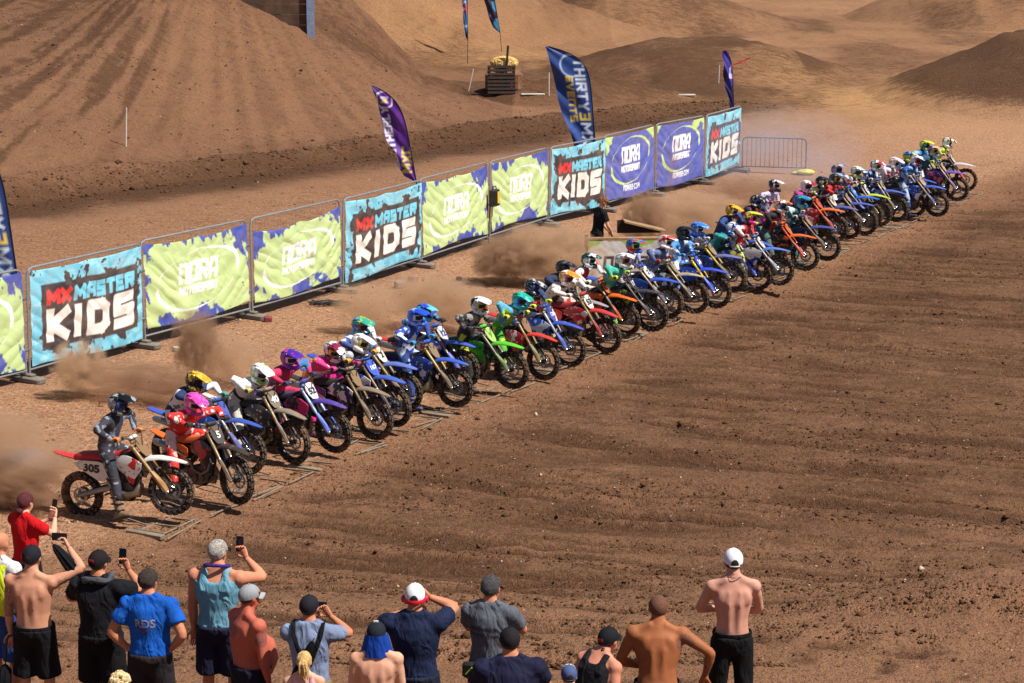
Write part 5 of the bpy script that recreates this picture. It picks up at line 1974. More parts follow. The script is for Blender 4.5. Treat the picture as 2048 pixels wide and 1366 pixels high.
      helm=('1f2628', '2a3234', '9ab0b4'), jersey=('2a2c2e', '232526', 'c8c83a'), pants=('24282c', '1c2024', 'a8a834'), glove='2a2c2e', boot='2a2a2c', bd='navy bike with a pale 9 plate right of the orange fendered bike', rdsc='rider in black and yellow kit with a black helmet', hd=2),
 dict(w=(1729, 444), h=(1669, 356), c=(BL, NV, W_), ff='3a58b8', rf=BL, seat='1c2233', side=BL, plate='9a846a', num='', fork='6a5c4c', frame='2a2a2c', rim='1a1a1e', guard='5a5048', mud=1,
      helm=('4a4c52', '2a2c32', 'a8aab0'), jersey=('d83a34', 'c8302c', '2a2a3a'), pants=('2a2a3a', '22222e', 'd83a34'), glove='2a2426', boot='2a2a2e', bd='blue bike with a muddy plate under the red sleeved rider', rdsc='rider with red sleeves and a grey helmet', hd=2),
 dict(w=(1740, 430), h=(1673, 339), c=(BL, '2a70d0', W_), ff='2464d0', rf=BL, seat='1c2233', side=BL, plate='2a80c8', num='111', numc='f2f2f2', fork='7c7c80', frame='2a2a2c', rim='1a2450', guard='2a5ac0', pmud=False,
      helm=('2a50b0', 'e07a2a', '9ac0e8'), jersey=('3a4a6a', '2a3a5a', 'b03a3a'), pants=(NV, '22305a', W_), glove='d83a34', boot='2a2a2e', bd='blue bike with 111 on a light blue plate', rdsc='rider with a blue and orange helmet behind the grey helmet', hd=0),
 dict(w=(1759, 427), h=(1712, 342), c=(BL, NV, YL), ff='c4d83a', rf=BL, seat='1c2233', side=BL, plate='e8e8e2', num='10', numc='2a2a2c', fork='7c7c80', frame='2a2a2c', rim='1a1a1e', guard='8a9a3a', pmud=False,
      helm=('d8dcd8', 'e8d83a', '1f6a70'), jersey=('6a6c74', '8a2a34', 'c8ccd2'), pants=('3a3c44', '8a2a34', 'b8bcc4'), glove='c8c4be', boot='2c2c30', bd='blue bike with a yellow green front fender', rdsc='rider in grey and red with a white, yellow and teal helmet', hd=2),
 dict(w=(1792, 418), h=(1751, 330), c=('2a3a8a', BL, W_), ff='4a64c0', rf=BL, seat='1c2233', side=BL, plate='b0a08c', num='8', numc='4a4a4c', fork='8a8478', frame='2a2a2c', rim='1a1a1e', guard='6a6458',
      helm=('e6e4e6', 'c83a5a', '3a3a48'), jersey=('2a58a8', '1f3f80', 'c8d4e6'), pants=('24407e', '1f3468', W_), glove='c8ccd4', boot='2a2c34', bd='blue bike with a dusty plate between the yellow fender and the pale fender', rdsc='rider in royal blue with a white and pink helmet', hd=0),
 dict(w=(1828, 408), h=(1788, 324), c=(W_, '3a6a6a', RD), ff='d8b8a8', rf=W_, seat='26262c', side='d8d8d4', plate='a08464', num='', fork='7a5a48', frame='8a4a3a', rim='1a1a1e', guard='9a6a5a', mud=1,
      helm=('f2f0f0', 'eeeaec', 'd8b0b8'), jersey=('e0d6da', 'c83a7a', '3a343a'), pants=('dcd4d8', 'c83a7a', '3a343a'), glove='c83a7a', boot='3a3638', bd='pale fendered bike with a brown plate in the far group', rdsc='rider in white and pink with an all white helmet', hd=0),
 dict(w=(1852, 394), h=(1816, 312), c=(BL, NV, W_), ff='2a58c0', rf=BL, seat='1c2233', side=BL, plate='9a8a70', num='', fork='7c7c80', frame='2a2a2c', rim='1a1a1e', guard='4a4a6a',
      helm=('2464c0', 'c8d83a', '1f4a90'), jersey=('c8ccd8', '3a4a8a', '24306a'), pants=(NV, '22305a', W_), glove='d0d0d0', boot='2a2a2e', bd='bike hidden behind the far royal blue rider', rdsc='rider with a blue and lime helmet in the far group', hd=0),
 dict(w=(1874, 408), h=(1839, 319), c=(BL, NV, W_), ff='3a64c8', rf=BL, seat='1c2233', side='24407e', plate='b4987a', num='', fork='8a7a58', frame='2a2a2c', rim='1a1a1e', guard='5a648a',
      helm=('ece6e6', 'c82a4a', '2a50a0'), jersey=('2460b4', '1f4f98', '8ab0dc'), pants=('1f4078', '1a3464', 'a8bcd8'), glove='b8a894', boot='2a3a5a', bd='blue bike rolling foremost in the far group', rdsc='rider in blue leaning down with a white and red helmet', hd=0),
 dict(w=(1914, 378), h=(1865, 300), c=('2a2a5a', PU, 'e86a7a'), ff='6a58c0', rf=NV, seat='1c1c28', side='3a2a6a', plate='b89a7a', num='', fork='8a7a62', frame='2a2a2c', rim='1a1a1e', guard='6a648a',
      helm=('3a4464', 'e09a3a', 'c8ccd8'), jersey=('1f4a5a', '1a3444', '2a7a8a'), pants=(NV, '22305a', W_), glove='d8e03a', boot='2a2a2e', bd='navy bike with a violet front fender, second from the far end', rdsc='rider with a navy and orange helmet, second from the far end', hd=0),
 dict(w=(1890, 374), h=(1849, 290), c=(BL, NV, W_), ff='2a58c0', rf=BL, seat='1c2233', side=BL, plate='9a8a70', num='', fork='7c7c80', frame='2a2a2c', rim='1a1a1e', guard='4a4a6a',
      helm=('c8d83a', '2a6a4a', 'd8e85a'), jersey=('2a7ac8', '2468b0', '8ac0e8'), pants=('2468b0', '1f5090', W_), glove='d8e03a', boot='2a2a2e', bd='bike hidden behind the navy and violet bike', rdsc='rider in sky blue with a yellow green helmet near the far end', hd=0),
 dict(w=(1931, 360), h=(1894, 284), c=(K_, '2a2a30', W_), ff='cfcdd2', rf='d4d4d8', seat='1c1c20', side='2c2c34', plate='c8beb4', num='', fork='3a3a40', frame='2a2a2c', rim='1a1a1e', guard='c84a34', pmud=True,
      helm=('e6e6e4', '2a2c30', 'c8d83a'), jersey=('dfe0dc', 'c8d83a', 'e8eae6'), pants=('d8dad6', '3a3c40', 'c8d83a'), glove='d0dc3a', boot='3a3a3c', bd='dark bike with a white fender, farthest of the line', rdsc='rider in white and lime kit, farthest of the line', hd=4),
]

_rows = []
for k, d in enumerate(BIKES):
    d.setdefault('numc', '101010')
    d['shroud'] = d['c']
    d.setdefault('gog', random.Random(k).choice(['2a2a2e', 'e6e6e6', 'c8303a', '2a5ac8', 'd8d03a']))
    rg = random.Random(500 + k)
    pitch = R(rg.uniform(2.0, 9.0))
    yaw = R(-29 + d.get('hd', 0) + rg.uniform(-1.5, 1.5))
    roll = R(rg.uniform(-5, 5))
    sink = .05
    rot = (roll, -pitch, yaw)
    M = Euler(rot, 'XYZ').to_matrix()
    off = M @ FA
    tgt = at(d['w'][0], d['w'][1], off.z - sink)
    loc = tgt - off
    loc.z = gz(loc.x, loc.y) - sink if k < 0 else -sink
    bike = make_bike(d, k, loc, rot)
    tag(bike, d['bd'], 'motorbike', 'motocross bikes leaving the gate')
    # helmet: photo ray meets the bike's own middle plane
    rd = ray(*d['h'])
    nrm = M @ Vector((0, 1, 0))
    tt = (loc - Vector((0, 0, CAMH))).dot(nrm) / rd.dot(nrm)
    hl = M.transposed() @ (Vector((0, 0, CAMH)) + rd * tt - loc)
    hx, hz = min(max(hl.x, .50), .98), min(max(hl.z, 1.36), 1.66)
    _rows.append((k, round(hl.x, 2), round(hl.z, 2), round(loc.x, 2), round(loc.y, 2)))
    gf = lambda x, y, M=M, loc=loc: (0 - loc.z - (M @ Vector((x, y, 0))).z)
    r = make_rider(d, k, loc, rot, (hx, hz), -1 if k != 5 else -1, gf)
    tag(r, d['rdsc'], 'rider', 'riders on the start line')
print('HEADS', _rows)
# ------------------------------------------------------------------ spectators on the bank (local: x right, y away from the camera, z up)
BANKZ = .90


def skin_mat(col, tattoo=None):
    """tattoo = (centre, radius) in body coordinates"""
    t = NT('skin')
    v = t.coord('Object')
    c = lin(col)
    k = t.ramp(t.noise(v, 7, 4), [(.3, tuple(x * .86 for x in c)), (.7, tuple(min(1, x * 1.1) for x in c))])
    k = t.mix(t.math('MULTIPLY', t.ramp(t.noise(v, 2.6, 3), [(.45, 0.0), (.7, 1.0)]), .35), k, (c[0] * .95, c[1] * .72, c[2] * .68))
    if tattoo:
        for cen, rad in tattoo:
            vm = t.n('VectorMath', operation='DISTANCE')
            t.l(v, vm.inputs[0])
            vm.inputs[1].default_value = cen
            near = t.math('LESS_THAN', t.math('ADD', vm.outputs['Value'], t.math('MULTIPLY', t.math('SUBTRACT', t.noise(v, 14, 3), .5), .09)), rad)
            lines = t.ramp(t.noise(v, 26, 3, .6, 2.0), [(.42, 1.0), (.50, .15), (.58, .75)])
            k = t.mix(t.math('MULTIPLY', t.math('MULTIPLY', near, lines), .72), k, (.06, .06, .075))
    k = t.mix(t.math('MULTIPLY', t.ramp(t.noise(v, 34, 4, .7), [(.5, 0.0), (.72, 1.0)]), .25), k, (c[0] * .7, c[1] * .5, c[2] * .45))
    t.bump(t.noise(v, 60, 3), .06, .01)
    m = t.fin(k, .62, 0, .22)
    t.b.inputs['Subsurface Weight'].default_value = .08
    t.b.inputs['Subsurface Radius'].default_value = (.02, .008, .004)
    return m


def cloth_mat(col, var=.16, fold=.6):
    key = ('cloth', lin(col), var, fold)
    if key in MATS:
        return MATS[key]
    t = NT('cloth')
    v = t.coord('Object')
    c = lin(col)
    k = t.ramp(t.noise(v, 5, 3), [(.3, tuple(x * (1 - var) for x in c)), (.7, tuple(min(1, x * (1 + var)) for x in c))])
    vs2 = t.coord('Object', (1, 1, .45))
    f = t.noise(vs2, 9, 2, .45, 1.4)
    w = t.noise(v, 160, 2)
    t.bump(t.math('ADD', f, t.math('MULTIPLY', w, .04)), fold, .05)
    m = t.fin(k, .85, 0, .2)
    MATS[key] = m
    return m


def hand(b, W, d, up, curl=.5, side=1, sc=1.0):
    """five fingers; W wrist, d direction of the hand, up = back of the hand, side: thumb side sign"""
    d = Vector(d).normalized()
    up = Vector(up)
    up = (up - d * up.dot(d)).normalized()
    w = d.cross(up) * side
    P = lambda a, l, h: Vector(W) + d * (a * sc) + w * (l * sc) + up * (h * sc)
    b.tube([P(-.02, 0, 0), P(.02, 0, 0), P(.06, 0, .002), P(.095, -.002, .0)], [(.027 * sc, .02 * sc), (.034 * sc, .018 * sc), (.041 * sc, .016 * sc), (.04 * sc, .013 * sc)], 8, w)
    for k, (l, L) in enumerate(((.030, .070), (.010, .080), (-.011, .075), (-.030, .058))):
        p = P(.088, l, 0)
        pts = [p - d * .012 * sc, p]
        a = 0
        cur = p
        for j in range(3):
            a += curl * (.75 + .12 * k)
            dr = d * math.cos(a) - up * math.sin(a)
            cur = cur + dr * (L * sc * (.45, .32, .25)[j])
            pts.append(cur)
        b.tube(pts, [.0095 * sc, .0092 * sc, .0086 * sc, .0078 * sc, .0062 * sc], 6)
    q = P(.022, .030, -.004)
    t1 = q + (w * .75 + d * .65).normalized() * .036 * sc - up * .006 * sc
    t2 = t1 + (d * .9 + w * .25 - up * curl * .7).normalized() * .030 * sc
    t3 = t2 + (d * .9 - w * .1 - up * curl * .9).normalized() * .022 * sc
    b.tube([P(.005, .018, 0), q, t1, t2, t3], [.013 * sc, .0135 * sc, .0105 * sc, .0095 * sc, .007 * sc], 6)


SHOE = None


def shoe_mesh():
    b = MB()
    b.loft([[Vector((y * w, x, z)) for y, z in ((-1, .0), (1, .0), (1.02, .035), (.7, h), (-.7, h), (-1.02, .035))] for x, w, h in ((-.09, .034, .075), (-.04, .04, .10), (.03, .042, .09), (.10, .048, .06), (.16, .042, .05), (.19, .022, .04))])
    v, f = remesh(b, .014, 2)
    c = MB()
    c.add([tuple(p) for p in v], f)
    c.mat = 1
    c.plate([(-.038, -.09, 0), (-.05, .1, 0), (-.04, .17, 0), (0, .2, 0), (.04, .17, 0), (.05, .1, 0), (.038, -.09, 0)], (0, 0, .022))
    return c.mesh('shoe', [plain('2a2a2e', .7), plain('c8c4bc', .7)])


SHOE = shoe_mesh()


def place(px, py, stature, bankz=BANKZ):
    """where a standing person must be so that the top of the head shows at this photo pixel"""
    d = ray(px, py)
    k = (bankz + stature - CAMH) / d.z
    return Vector((d.x * k, d.y * k, bankz))


TORSO = [(.84, .10, .085, .0), (.90, .165, .118, 0), (.97, .172, .125, 0), (1.06, .155, .115, 0), (1.14, .152, .112, 0), (1.24, .165, .118, 0), (1.34, .182, .12, -.005), (1.42, .178, .102, -.008), (1.465, .135, .08, -.01), (1.50, .075, .066, -.008), (1.58, .058, .060, .01)]


def person(px, py, st, label, yaw=0, g=1.0, skin='c98a6a', top=None, bottom=('shorts', '1b1b20'), head=None, armR=None, armL=None, lean=0, tattoo=None, belly=0.0, look=0, nod=0,
           broad=1.0, handR=(.5, (0, 1, 0)), handL=(.5, (0, 1, 0)), z0=BANKZ, drop=0.0, group='spectators along the bank'):
    S = st / 1.79
    loc = place(px, py, st - drop, z0)
    root = empty('person', loc, (0, 0, R(yaw)))
    root['_s'] = S
    LM = Matrix.Rotation(R(-lean), 3, 'X')          # lean forward about the hips
    HIP = Vector((0, 0, .93))

    def U(p):                                       # upper body point
        p = Vector(p)
        return (HIP + LM @ (p - HIP)) * S

    # ---- bare body
    b = MB()
    sm = skin_mat(skin, tattoo)

    def torso(mb, inf, zlo, zhi, gg):
        pts, rad = [], []
        for z, rx, ry, yo in TORSO:
            if z < zlo - 1e-6 or z > zhi + 1e-6: continue
            k = gg if z < 1.45 else 1 + (gg - 1) * .35
            bl = belly * math.exp(-((z - 1.08) / .13) ** 2)
            pts.append(U((0, yo + bl * .5, z)))
            rad.append(((rx * k * (broad if z > 1.2 else 1) + inf) * S, (ry * k + inf + bl * .55) * S))
        mb.tube(pts, rad, 18, (1, 0, 0))

    torso(b, 0, 0, 2, g)
    if top is None:                                 # back muscles and shoulder blades show
        for s in (-1, 1):
            b.tube([U((s * .038, -.085 * g, 1.0)), U((s * .042, -.088 * g, 1.15)), U((s * .05, -.098 * g, 1.3)), U((s * .05, -.08, 1.42))], [.034 * S, .036 * S, .04 * S, .03 * S], 8)
            b.ball(U((s * .095, -.082 * g, 1.345)), (.062 * S, .034 * S, .085 * S), 10, 8)
            b.tube([U((s * .05, -.035, 1.52)), U((s * .13, -.02, 1.475)), U((s * .175 * broad, -.01, 1.455))], [.045 * S, .045 * S, .05 * S], 8)
    arms = {}
    if top is not None:
        for s in (-1, 1):
            b.tube([U((s * .045, -.03, 1.535)), U((s * .12, -.02, 1.485)), U((s * .175 * broad, -.01, 1.455))], [.045 * S, .045 * S, .05 * S], 8)
    for s, spec in ((1, armR), (-1, armL)):
        sx = .185 * broad * (1 + (g - 1) * .6)
        Sh = U((s * sx, -.005, 1.435))
        if spec is None:
            Wt, pole = (s * (.25 + .10 * (g - 1)), .06, .86), (s * .6, -1, 0)
            Wp = Vector(Wt) * S if lean < 5 else U(Wt) + Vector((0, .1, 0))
        else:
            Wt, pole = spec
            Wp = U(Wt)
        E, Wp = ik(Sh, Wp, .300 * S, .262 * S, pole)
        ag = 1 + (g - 1) * .75
        b.ball(Sh, .07 * S * ag, 12, 8)
        b.tube([U((s * sx * .55, -.005, 1.40)), Sh, Sh.lerp(E, .35), Sh.lerp(E, .75), E], [.06 * S * ag, .064 * S * ag, .056 * S * ag, .046 * S * ag, .041 * S * ag], 12)
        b.tube([Sh.lerp(E, .92), E, E.lerp(Wp, .3), E.lerp(Wp, .75), Wp], [.040 * S * ag, .042 * S * ag, .044 * S * ag, .031 * S * ag, .026 * S], 12)
        arms[s] = (Sh, E, Wp)
    legs = {}
    for s in (-1, 1):
        H, K, A = Vector((s * .095, 0, .90)) * S, Vector((s * .12, .02, .49)) * S, Vector((s * .13, -.01, .085)) * S
        b.tube([H + Vector((0, 0, .03)), H, H.lerp(K, .5), K], [.085 * S * g, .09 * S * g, .075 * S * (1 + (g - 1) * .6), .056 * S], 12)
        b.tube([H.lerp(K, .93), K, K.lerp(A, .28), K.lerp(A, .7), A, A - Vector((0, 0, .04))], [.054 * S, .055 * S, .057 * S, .04 * S, .036 * S, .034 * S], 12)
        legs[s] = (H, K, A)
        link('shoe', SHOE, root, (A.x, A.y, 0), (0, 0, R(-s * 8)), (S, S, S))
    # head
    HC = U((0, .035, 1.655))
    HM = Matrix.Rotation(R(-look), 3, 'Z') @ Matrix.Rotation(R(-nod), 3, 'X')
    hp = lambda x, y, z: HC + HM @ (Vector((x, y, z)) * S)
    b.ball(hp(0, -.012, .03), (.078 * S, .098 * S, .092 * S), 16, 10, HM)
    b.ball(hp(0, .02, -.045), (.062 * S, .075 * S, .075 * S), 14, 8, HM)
    b.tube([U((0, -.012, 1.47)), U((0, .0, 1.56)), hp(0, -.01, -.03)], [.064 * S, .056 * S, .055 * S], 12)
    b.tube([hp(0, .085, .02), hp(0, .106, -.015), hp(0, .09, -.025)], [.010 * S, .016 * S, .008 * S], 8)
    for s in (-1, 1):
        b.ball(hp(s * .081, -.008, -.005), (.012 * S, .022 * S, .034 * S), 8, 6, HM)
        b.ball(hp(s * .03, .082, .028), (.02 * S, .014 * S, .012 * S), 8, 6, HM)
    b.ball(hp(0, .082, -.062), (.026 * S, .012 * S, .010 * S), 8, 6, HM)
    v, f = remesh(b, .0165, 2, .45)
    nb = len(v)
    hb = MB()
    for s, hd in ((1, handR), (-1, handL)):
        Sh, E, Wp = arms[s][:3]
        d = (Wp - E).normalized()
        if len(hd) > 2:
            d = (d + Vector(hd[2])).normalized()
        arms[s] = (Sh, E, Wp, d)
        hand(hb, Wp, d, hd[1], hd[0], s * (hd[3] if len(hd) > 3 else 1), S)
    allv = [tuple(p) for p in v] + hb.v
    allf = list(f) + [tuple(i + nb for i in q) for q in hb.f]
    link('body', mesh_from('body', allv, allf, [sm]), root)

    # ---- clothes
    if top:
        kind, col = top[0], top[1]
        c = MB()
        inf = .016 if kind != 'tank' else .012
        torso(c, inf, .93 if kind != 'long' else .84, 1.505 if kind != 'tank' else 1.43, g)
        if kind == 'tank':
            for s in (-1, 1):
                c.tube([U((s * .095 * broad, -.115 * g, 1.33)), U((s * .095 * broad, -.098 * g, 1.42)), U((s * .098 * broad, -.06, 1.515)), U((s * .10 * broad, .03, 1.51)), U((s * .10, .10, 1.40))], [(.05 * S, .03 * S), (.042 * S, .026 * S), (.036 * S, .024 * S), (.034 * S, .024 * S), (.036 * S, .024 * S)], 8, (1, 0, 0))
        else:
            for s in (-1, 1):
                Sh, E, Wp = arms[s][:3]
                ag = 1 + (g - 1) * .75
                c.ball(Sh, (.07 * ag + .014) * S, 12, 8)
                e = .62 if kind == 'tee' else .98
                c.tube([U((s * .09, -.005, 1.40)), Sh, Sh.lerp(E, .4), Sh.lerp(E, e)], [(.066 * ag + .012) * S, (.066 * ag + .014) * S, (.058 * ag + .02) * S, (.054 * ag + .024) * S], 14)
                if s == 1:
                    c.tube([U((0, -.012, 1.47)), U((0, -.008, 1.515)), U((0, .0, 1.55))], [(.11 * S, .09 * S), (.09 * S, .08 * S), (.076 * S, .074 * S)], 14, (1, 0, 0))
                c.tube([U((s * .045, -.032, 1.535)), U((s * .12, -.018, 1.487)), Sh], [.055 * S, .058 * S, .064 * S], 10)
        v, f = remesh(c, .0175, 3, .5)
        # soft folds
        nn = fbm(v[:, 0] * 7 + v[:, 1] * 3, v[:, 2] * 5 + v[:, 0] * 4, int(px), 3) - .5
        nrm = v - np.array([0, 0, 0]); nrm[:, 2] = 0
        ln = np.linalg.norm(nrm, axis=1, keepdims=True) + 1e-6
        v = v + nrm / ln * (nn[:, None] * .036 * S)
        so = link('shirt' if kind != 'tank' else 'tank_top', mesh_from('shirt', v, f, [cloth_mat(col, fold=.8)]), root)
        so_obj = so
    else:
        so_obj = None
    kind, col = bottom
    c = MB()
    pts, rad = [U((0, 0, .80))], [(.10 * g * S, .10 * g * S)]
    for z, rx, ry, yo in TORSO:
        if z <= (1.0 if not top else .98):
            bl = belly * math.exp(-((z - 1.08) / .13) ** 2) * .6
            pts.append(U((0, yo + bl * .4, z + .02))); rad.append(((rx * g + .024) * S, (ry * g + .034 + bl * .3) * S))
    c.tube(pts, rad, 16, (1, 0, 0))
    for s in (-1, 1):
        H, K, A = legs[s]
        if kind == 'shorts':
            c.tube([H + Vector((0, 0, .05)), H, H.lerp(K, .5), H.lerp(K, .98)], [(.094 * g + .012) * S, (.096 * g + .016) * S, (.090 * g + .02) * S, (.088 * g + .024) * S], 14)
        else:
            c.tube([H + Vector((0, 0, .05)), H, K, A + Vector((0, 0, .02))], [(.094 * g + .012) * S, (.1 * g + .012) * S, .088 * S, .075 * S], 14)
    v, f = remesh(c, .019, 3, .5)
    nn = fbm(v[:, 0] * 9 + v[:, 1] * 3, v[:, 2] * 4, int(px) + 9, 3) - .5
    v[:, 1] += nn * .035
    link('shorts' if kind == 'shorts' else 'trousers', mesh_from('shorts', v, f, [cloth_mat(col, fold=.7)]), root)
    if not top:
        wb = MB()
        bl = belly * math.exp(-((1.0 - 1.08) / .13) ** 2) * .6
        n = 24
        rx, ry = (.165 * g + .024) * S, (.12 * g + .024 + bl * .3) * S
        cc = U((0, bl * .4, 1.0))
        rings = [[cc + Vector((rx * k * math.cos(2 * math.pi * j / n), ry * k * math.sin(2 * math.pi * j / n), h * S)) for j in range(n)] for k, h in ((1, -.018), (1.03, .0), (1.0, .018), (.96, .018), (.96, -.018), (1, -.018))]
        wb.loft(rings, cap=False)
        wb.build('waistband', cloth_mat(col), root)

    # ---- hair, cap
    def shell(scale, zcut, back, mb, n=24, m=10, wob=0.0, fwd=1.0, seed=0):
        rings = []
        for i in range(m + 1):
            t = i / m
            ring = []
            for j in range(n):
                a = 2 * math.pi * j / n
                lo = zcut + back * ((1 - math.sin(a)) / 2) ** .8
                el = R(90) * (1 - t) + R(lo) * t
                rr = scale * (1 + wob * (fbm(np.array([a * 3.0 + seed]), np.array([el * 5.0]), seed, 3)[0] - .5))
                ring.append(hp(.084 * rr * math.cos(el) * math.cos(a), -.010 + .104 * rr * math.cos(el) * math.sin(a), .026 + .097 * rr * math.sin(el)))
            rings.append(ring)
        inner = [[p.lerp(HC, .05) for p in r] for r in reversed(rings)]
        mb.loft(rings + inner, cap=False)

    if head[0] in ('cap', 'capback'):
        fcol = head[1]
        c = MB()
        shell(1.05, 4, -22, c)
        sg = 1
        c.ball(hp(0, -.01, .131), .008 * S, 8, 6)
        hat = c.build('cap', cloth_mat(fcol, .12, .15), root)
        if head[0] == 'capback':
            q = MB()
            rows = []
            for i in range(5):
                el = R(-16 + 8 * i)
                wd = 24 * math.sqrt(max(.02, 1 - (i / 4.2) ** 2))
                rows.append([hp(.0915 * math.cos(el) * math.sin(R(x * wd)), -.010 - .1135 * math.cos(el) * math.cos(R(x * wd)), .024 + .105 * math.sin(el)) for x in (-1, -.5, 0, .5, 1)])
            q.sheet(rows, .002, (0, -1, 0))
            q.build('cap_opening', plain('2a1c18', .8), hat)
            q = MB()
            q.tube([hp(.0925 * math.sin(R(x)), -.010 - .1145 * math.cos(R(x)), -.008) for x in range(-30, 31, 10)], [(.006 * S, .002 * S)] * 7, 6, (0, 0, 1))
            q.build('cap_strap', cloth_mat(fcol, .12, .1), hat)
        p = MB()
        rows = []
        for i in range(6):
            t = i / 5
            rows.append([hp(x * .078 * (1 - .25 * t * t), sg * (.078 + (.095 * t) * (1 - (x * .9) ** 2 * .55)) * 1.0 - .012 - .02 * (abs(x) ** 2) * sg, .034 - .02 * t - .03 * x * x - (0 if sg > 0 else .02)) for x in (-1, -.66, -.33, 0, .33, .66, 1)])
        p.sheet(rows, .005 * S)
        p.build('brim', cloth_mat(head[2], .12, .1), hat)
        if len(head) > 3 and head[3]:
            q = MB()
            q.box(hp(*head[4]), (.045 * S, .008 * S, .022 * S), HM)
            q.build('cap_label', cloth_mat(head[3]), hat)
        hc = head[5] if len(head) > 5 else '3a2a20'
        c = MB()
        shell(1.02, 0, -45, c, wob=.04)
        c.build('hair', plain(hc, .8, 0, .3, 30, .5, 90), root)
    elif head[0] == 'hair':
        c = MB()
        shell(1.04, 24, -72, c, 48, 18, .13, seed=int(px) % 50)
        c.build('hair', plain(head[1], .75, 0, .6, 60, 1.0, 150), root)
    elif head[0] == 'buzz':
        c = MB()
        shell(1.008, 24, -66, c, 36, 14, .01)
        c.build('hair', plain(head[1], .85, 0, .3, 60, .6, 200), root)
    elif head[0] == 'pony':
        c = MB()
        shell(1.05, 20, -66, c, 36, 14, .12, seed=3)
        rg = random.Random(5)
        for k in range(14):
            dx, dy = rg.uniform(-.02, .02), rg.uniform(-.015, .015)
            c.tube([hp(dx, -.115 + dy, .05), hp(dx * 1.8, -.155 + dy, .03), hp(dx * 2.4 + .01, -.16 + dy, -.05), hp(dx * 2.0 + .015, -.145 + dy, -.13 - rg.random() * .04)], [.014 * S, .016 * S, .013 * S, .003 * S], 6)
        c.ball(hp(0, -.118, .048), .024 * S, 10, 6)
        c.build('hair', plain(head[1], .6, 0, .4, 40, .8, 130), root)
    elif head[0] == 'bun':
        c = MB()
        shell(1.06, 20, -70, c, 36, 14, .1, seed=9)
        c.ball(hp(-.015, -.10, -.075), (.05 * S, .045 * S, .045 * S), 14, 8)
        c.build('hair', plain(head[1], .6, 0, .4, 40, .8, 130), root)
    elif head[0] == 'curly':
        c = MB()
        rg = random.Random(11)
        for k in range(150):
            a, e = rg.uniform(0, 6.283), rg.uniform(-.3, 1.5)
            if e < .3 and math.sin(a) > .25: continue
            rr = 1.08 + rg.random() * .16
            c.ball(hp(.084 * rr * math.cos(e) * math.cos(a), -.012 + .104 * rr * math.cos(e) * math.sin(a), .03 + .097 * rr * math.sin(e)), (.018 + .01 * rg.random()) * S, 6, 4)
        c.build('hair', plain(head[1], .7, 0, .4, 30, .5, 80), root)
    tag(root, label, 'person', group)
    return dict(root=root, S=S, U=U, hp=hp, arms=arms, shirt=so_obj, loc=loc, yaw=yaw, HM=HM)


def rootpt(P, p):
    return P['root'].matrix_basis @ Vector(p) if False else Vector(P['loc']) + Matrix.Rotation(R(P['yaw']), 3, 'Z') @ Vector(p)


def phone(P, land, label, tilt=12):
    w, h = (.150, .074) if land else (.074, .150)
    Wp, d = P['arms'][1][2], P['arms'][1][3]
    p = Wp + d * (.085 * P['S']) + Vector((-.055 if land else -.028, .012, .045 if not land else .02)) * P['S']
    o = empty('phone', rootpt(P, p), (R(-tilt), 0, R(P['yaw'])))
    MB().box((0, 0, 0), (w, .009, h), bev=.003).build('case', plain('141518', .35), o)
    MB().box((0, -.0055, 0), (w - .008, .002, h - .008)).build('screen', plain('0d1a26', .12, 0, .3, 18), o, smooth=False)
    MB().box((-w * .28, .006, h * .3), (.025, .004, .03), bev=.001).build('camera_bump', plain('202226', .3), o)
    tag(o, label, 'phone', 'phones held up')
    return o


def surf_print(P, name, txt, size, u, v, colr, slant=0):
    """print on the back of a shirt: laid onto the cloth by casting each vertex forward"""
    so = P['shirt']
    me = text_mesh(txt, size * P['S'], .02).copy()
    bm = bmesh.new()
    bm.from_mesh(me)
    bmesh.ops.subdivide_edges(bm, edges=bm.edges[:], cuts=1, use_grid_fill=False)
    from mathutils.bvhtree import BVHTree
    sb = bmesh.new()
    sb.from_mesh(so.data)
    tree = BVHTree.FromBMesh(sb)
    for w in bm.verts:
        x, z = w.co.x + u * P['S'], w.co.y + v * P['S'] + slant * w.co.x
        hit = tree.ray_cast(Vector((x, -2, z)), Vector((0, 1, 0)))
        y = hit[0].y - .003 if hit[0] is not None else -.15
        w.co = Vector((x, y, z))
    bm.to_mesh(me)
    bm.free(); sb.free()
    o = link(name, me, so, color=colr)
    return o


def folded_umbrella(loc, rot, L, label):
    o = empty('umbrella', loc, rot)
    b = MB()
    rings = []
    for t, r in ((0, .012), (.08, .03), (.3, .045), (.55, .055), (.70, .05), (.76, .02)):
        rings.append([Vector((r * (1 + .28 * (j % 2)) * math.cos(2 * math.pi * j / 16), r * (1 + .28 * (j % 2)) * math.sin(2 * math.pi * j / 16), L * (1 - t))) for j in range(16)])
    b.loft(rings)
    b.build('canopy', cloth_mat('15151a'), o)
    MB().tube([(0, 0, L * 1.05), (0, 0, 0)], [.004, .007], 6).build('shaft', BLACKMETAL, o)
    MB().tube([(0, 0, .04), (0, 0, -.05), (.02, 0, -.09), (.06, 0, -.10), (.08, 0, -.07)], .012, 8).build('handle', BLACKPLASTIC, o)
    tag(o, label, 'umbrella', 'folded umbrellas')


SK1, SK2, SK3, SKR, SKT = 'cf967a', 'c48464', 'd8a98e', 'bf6753', 'a0633f'
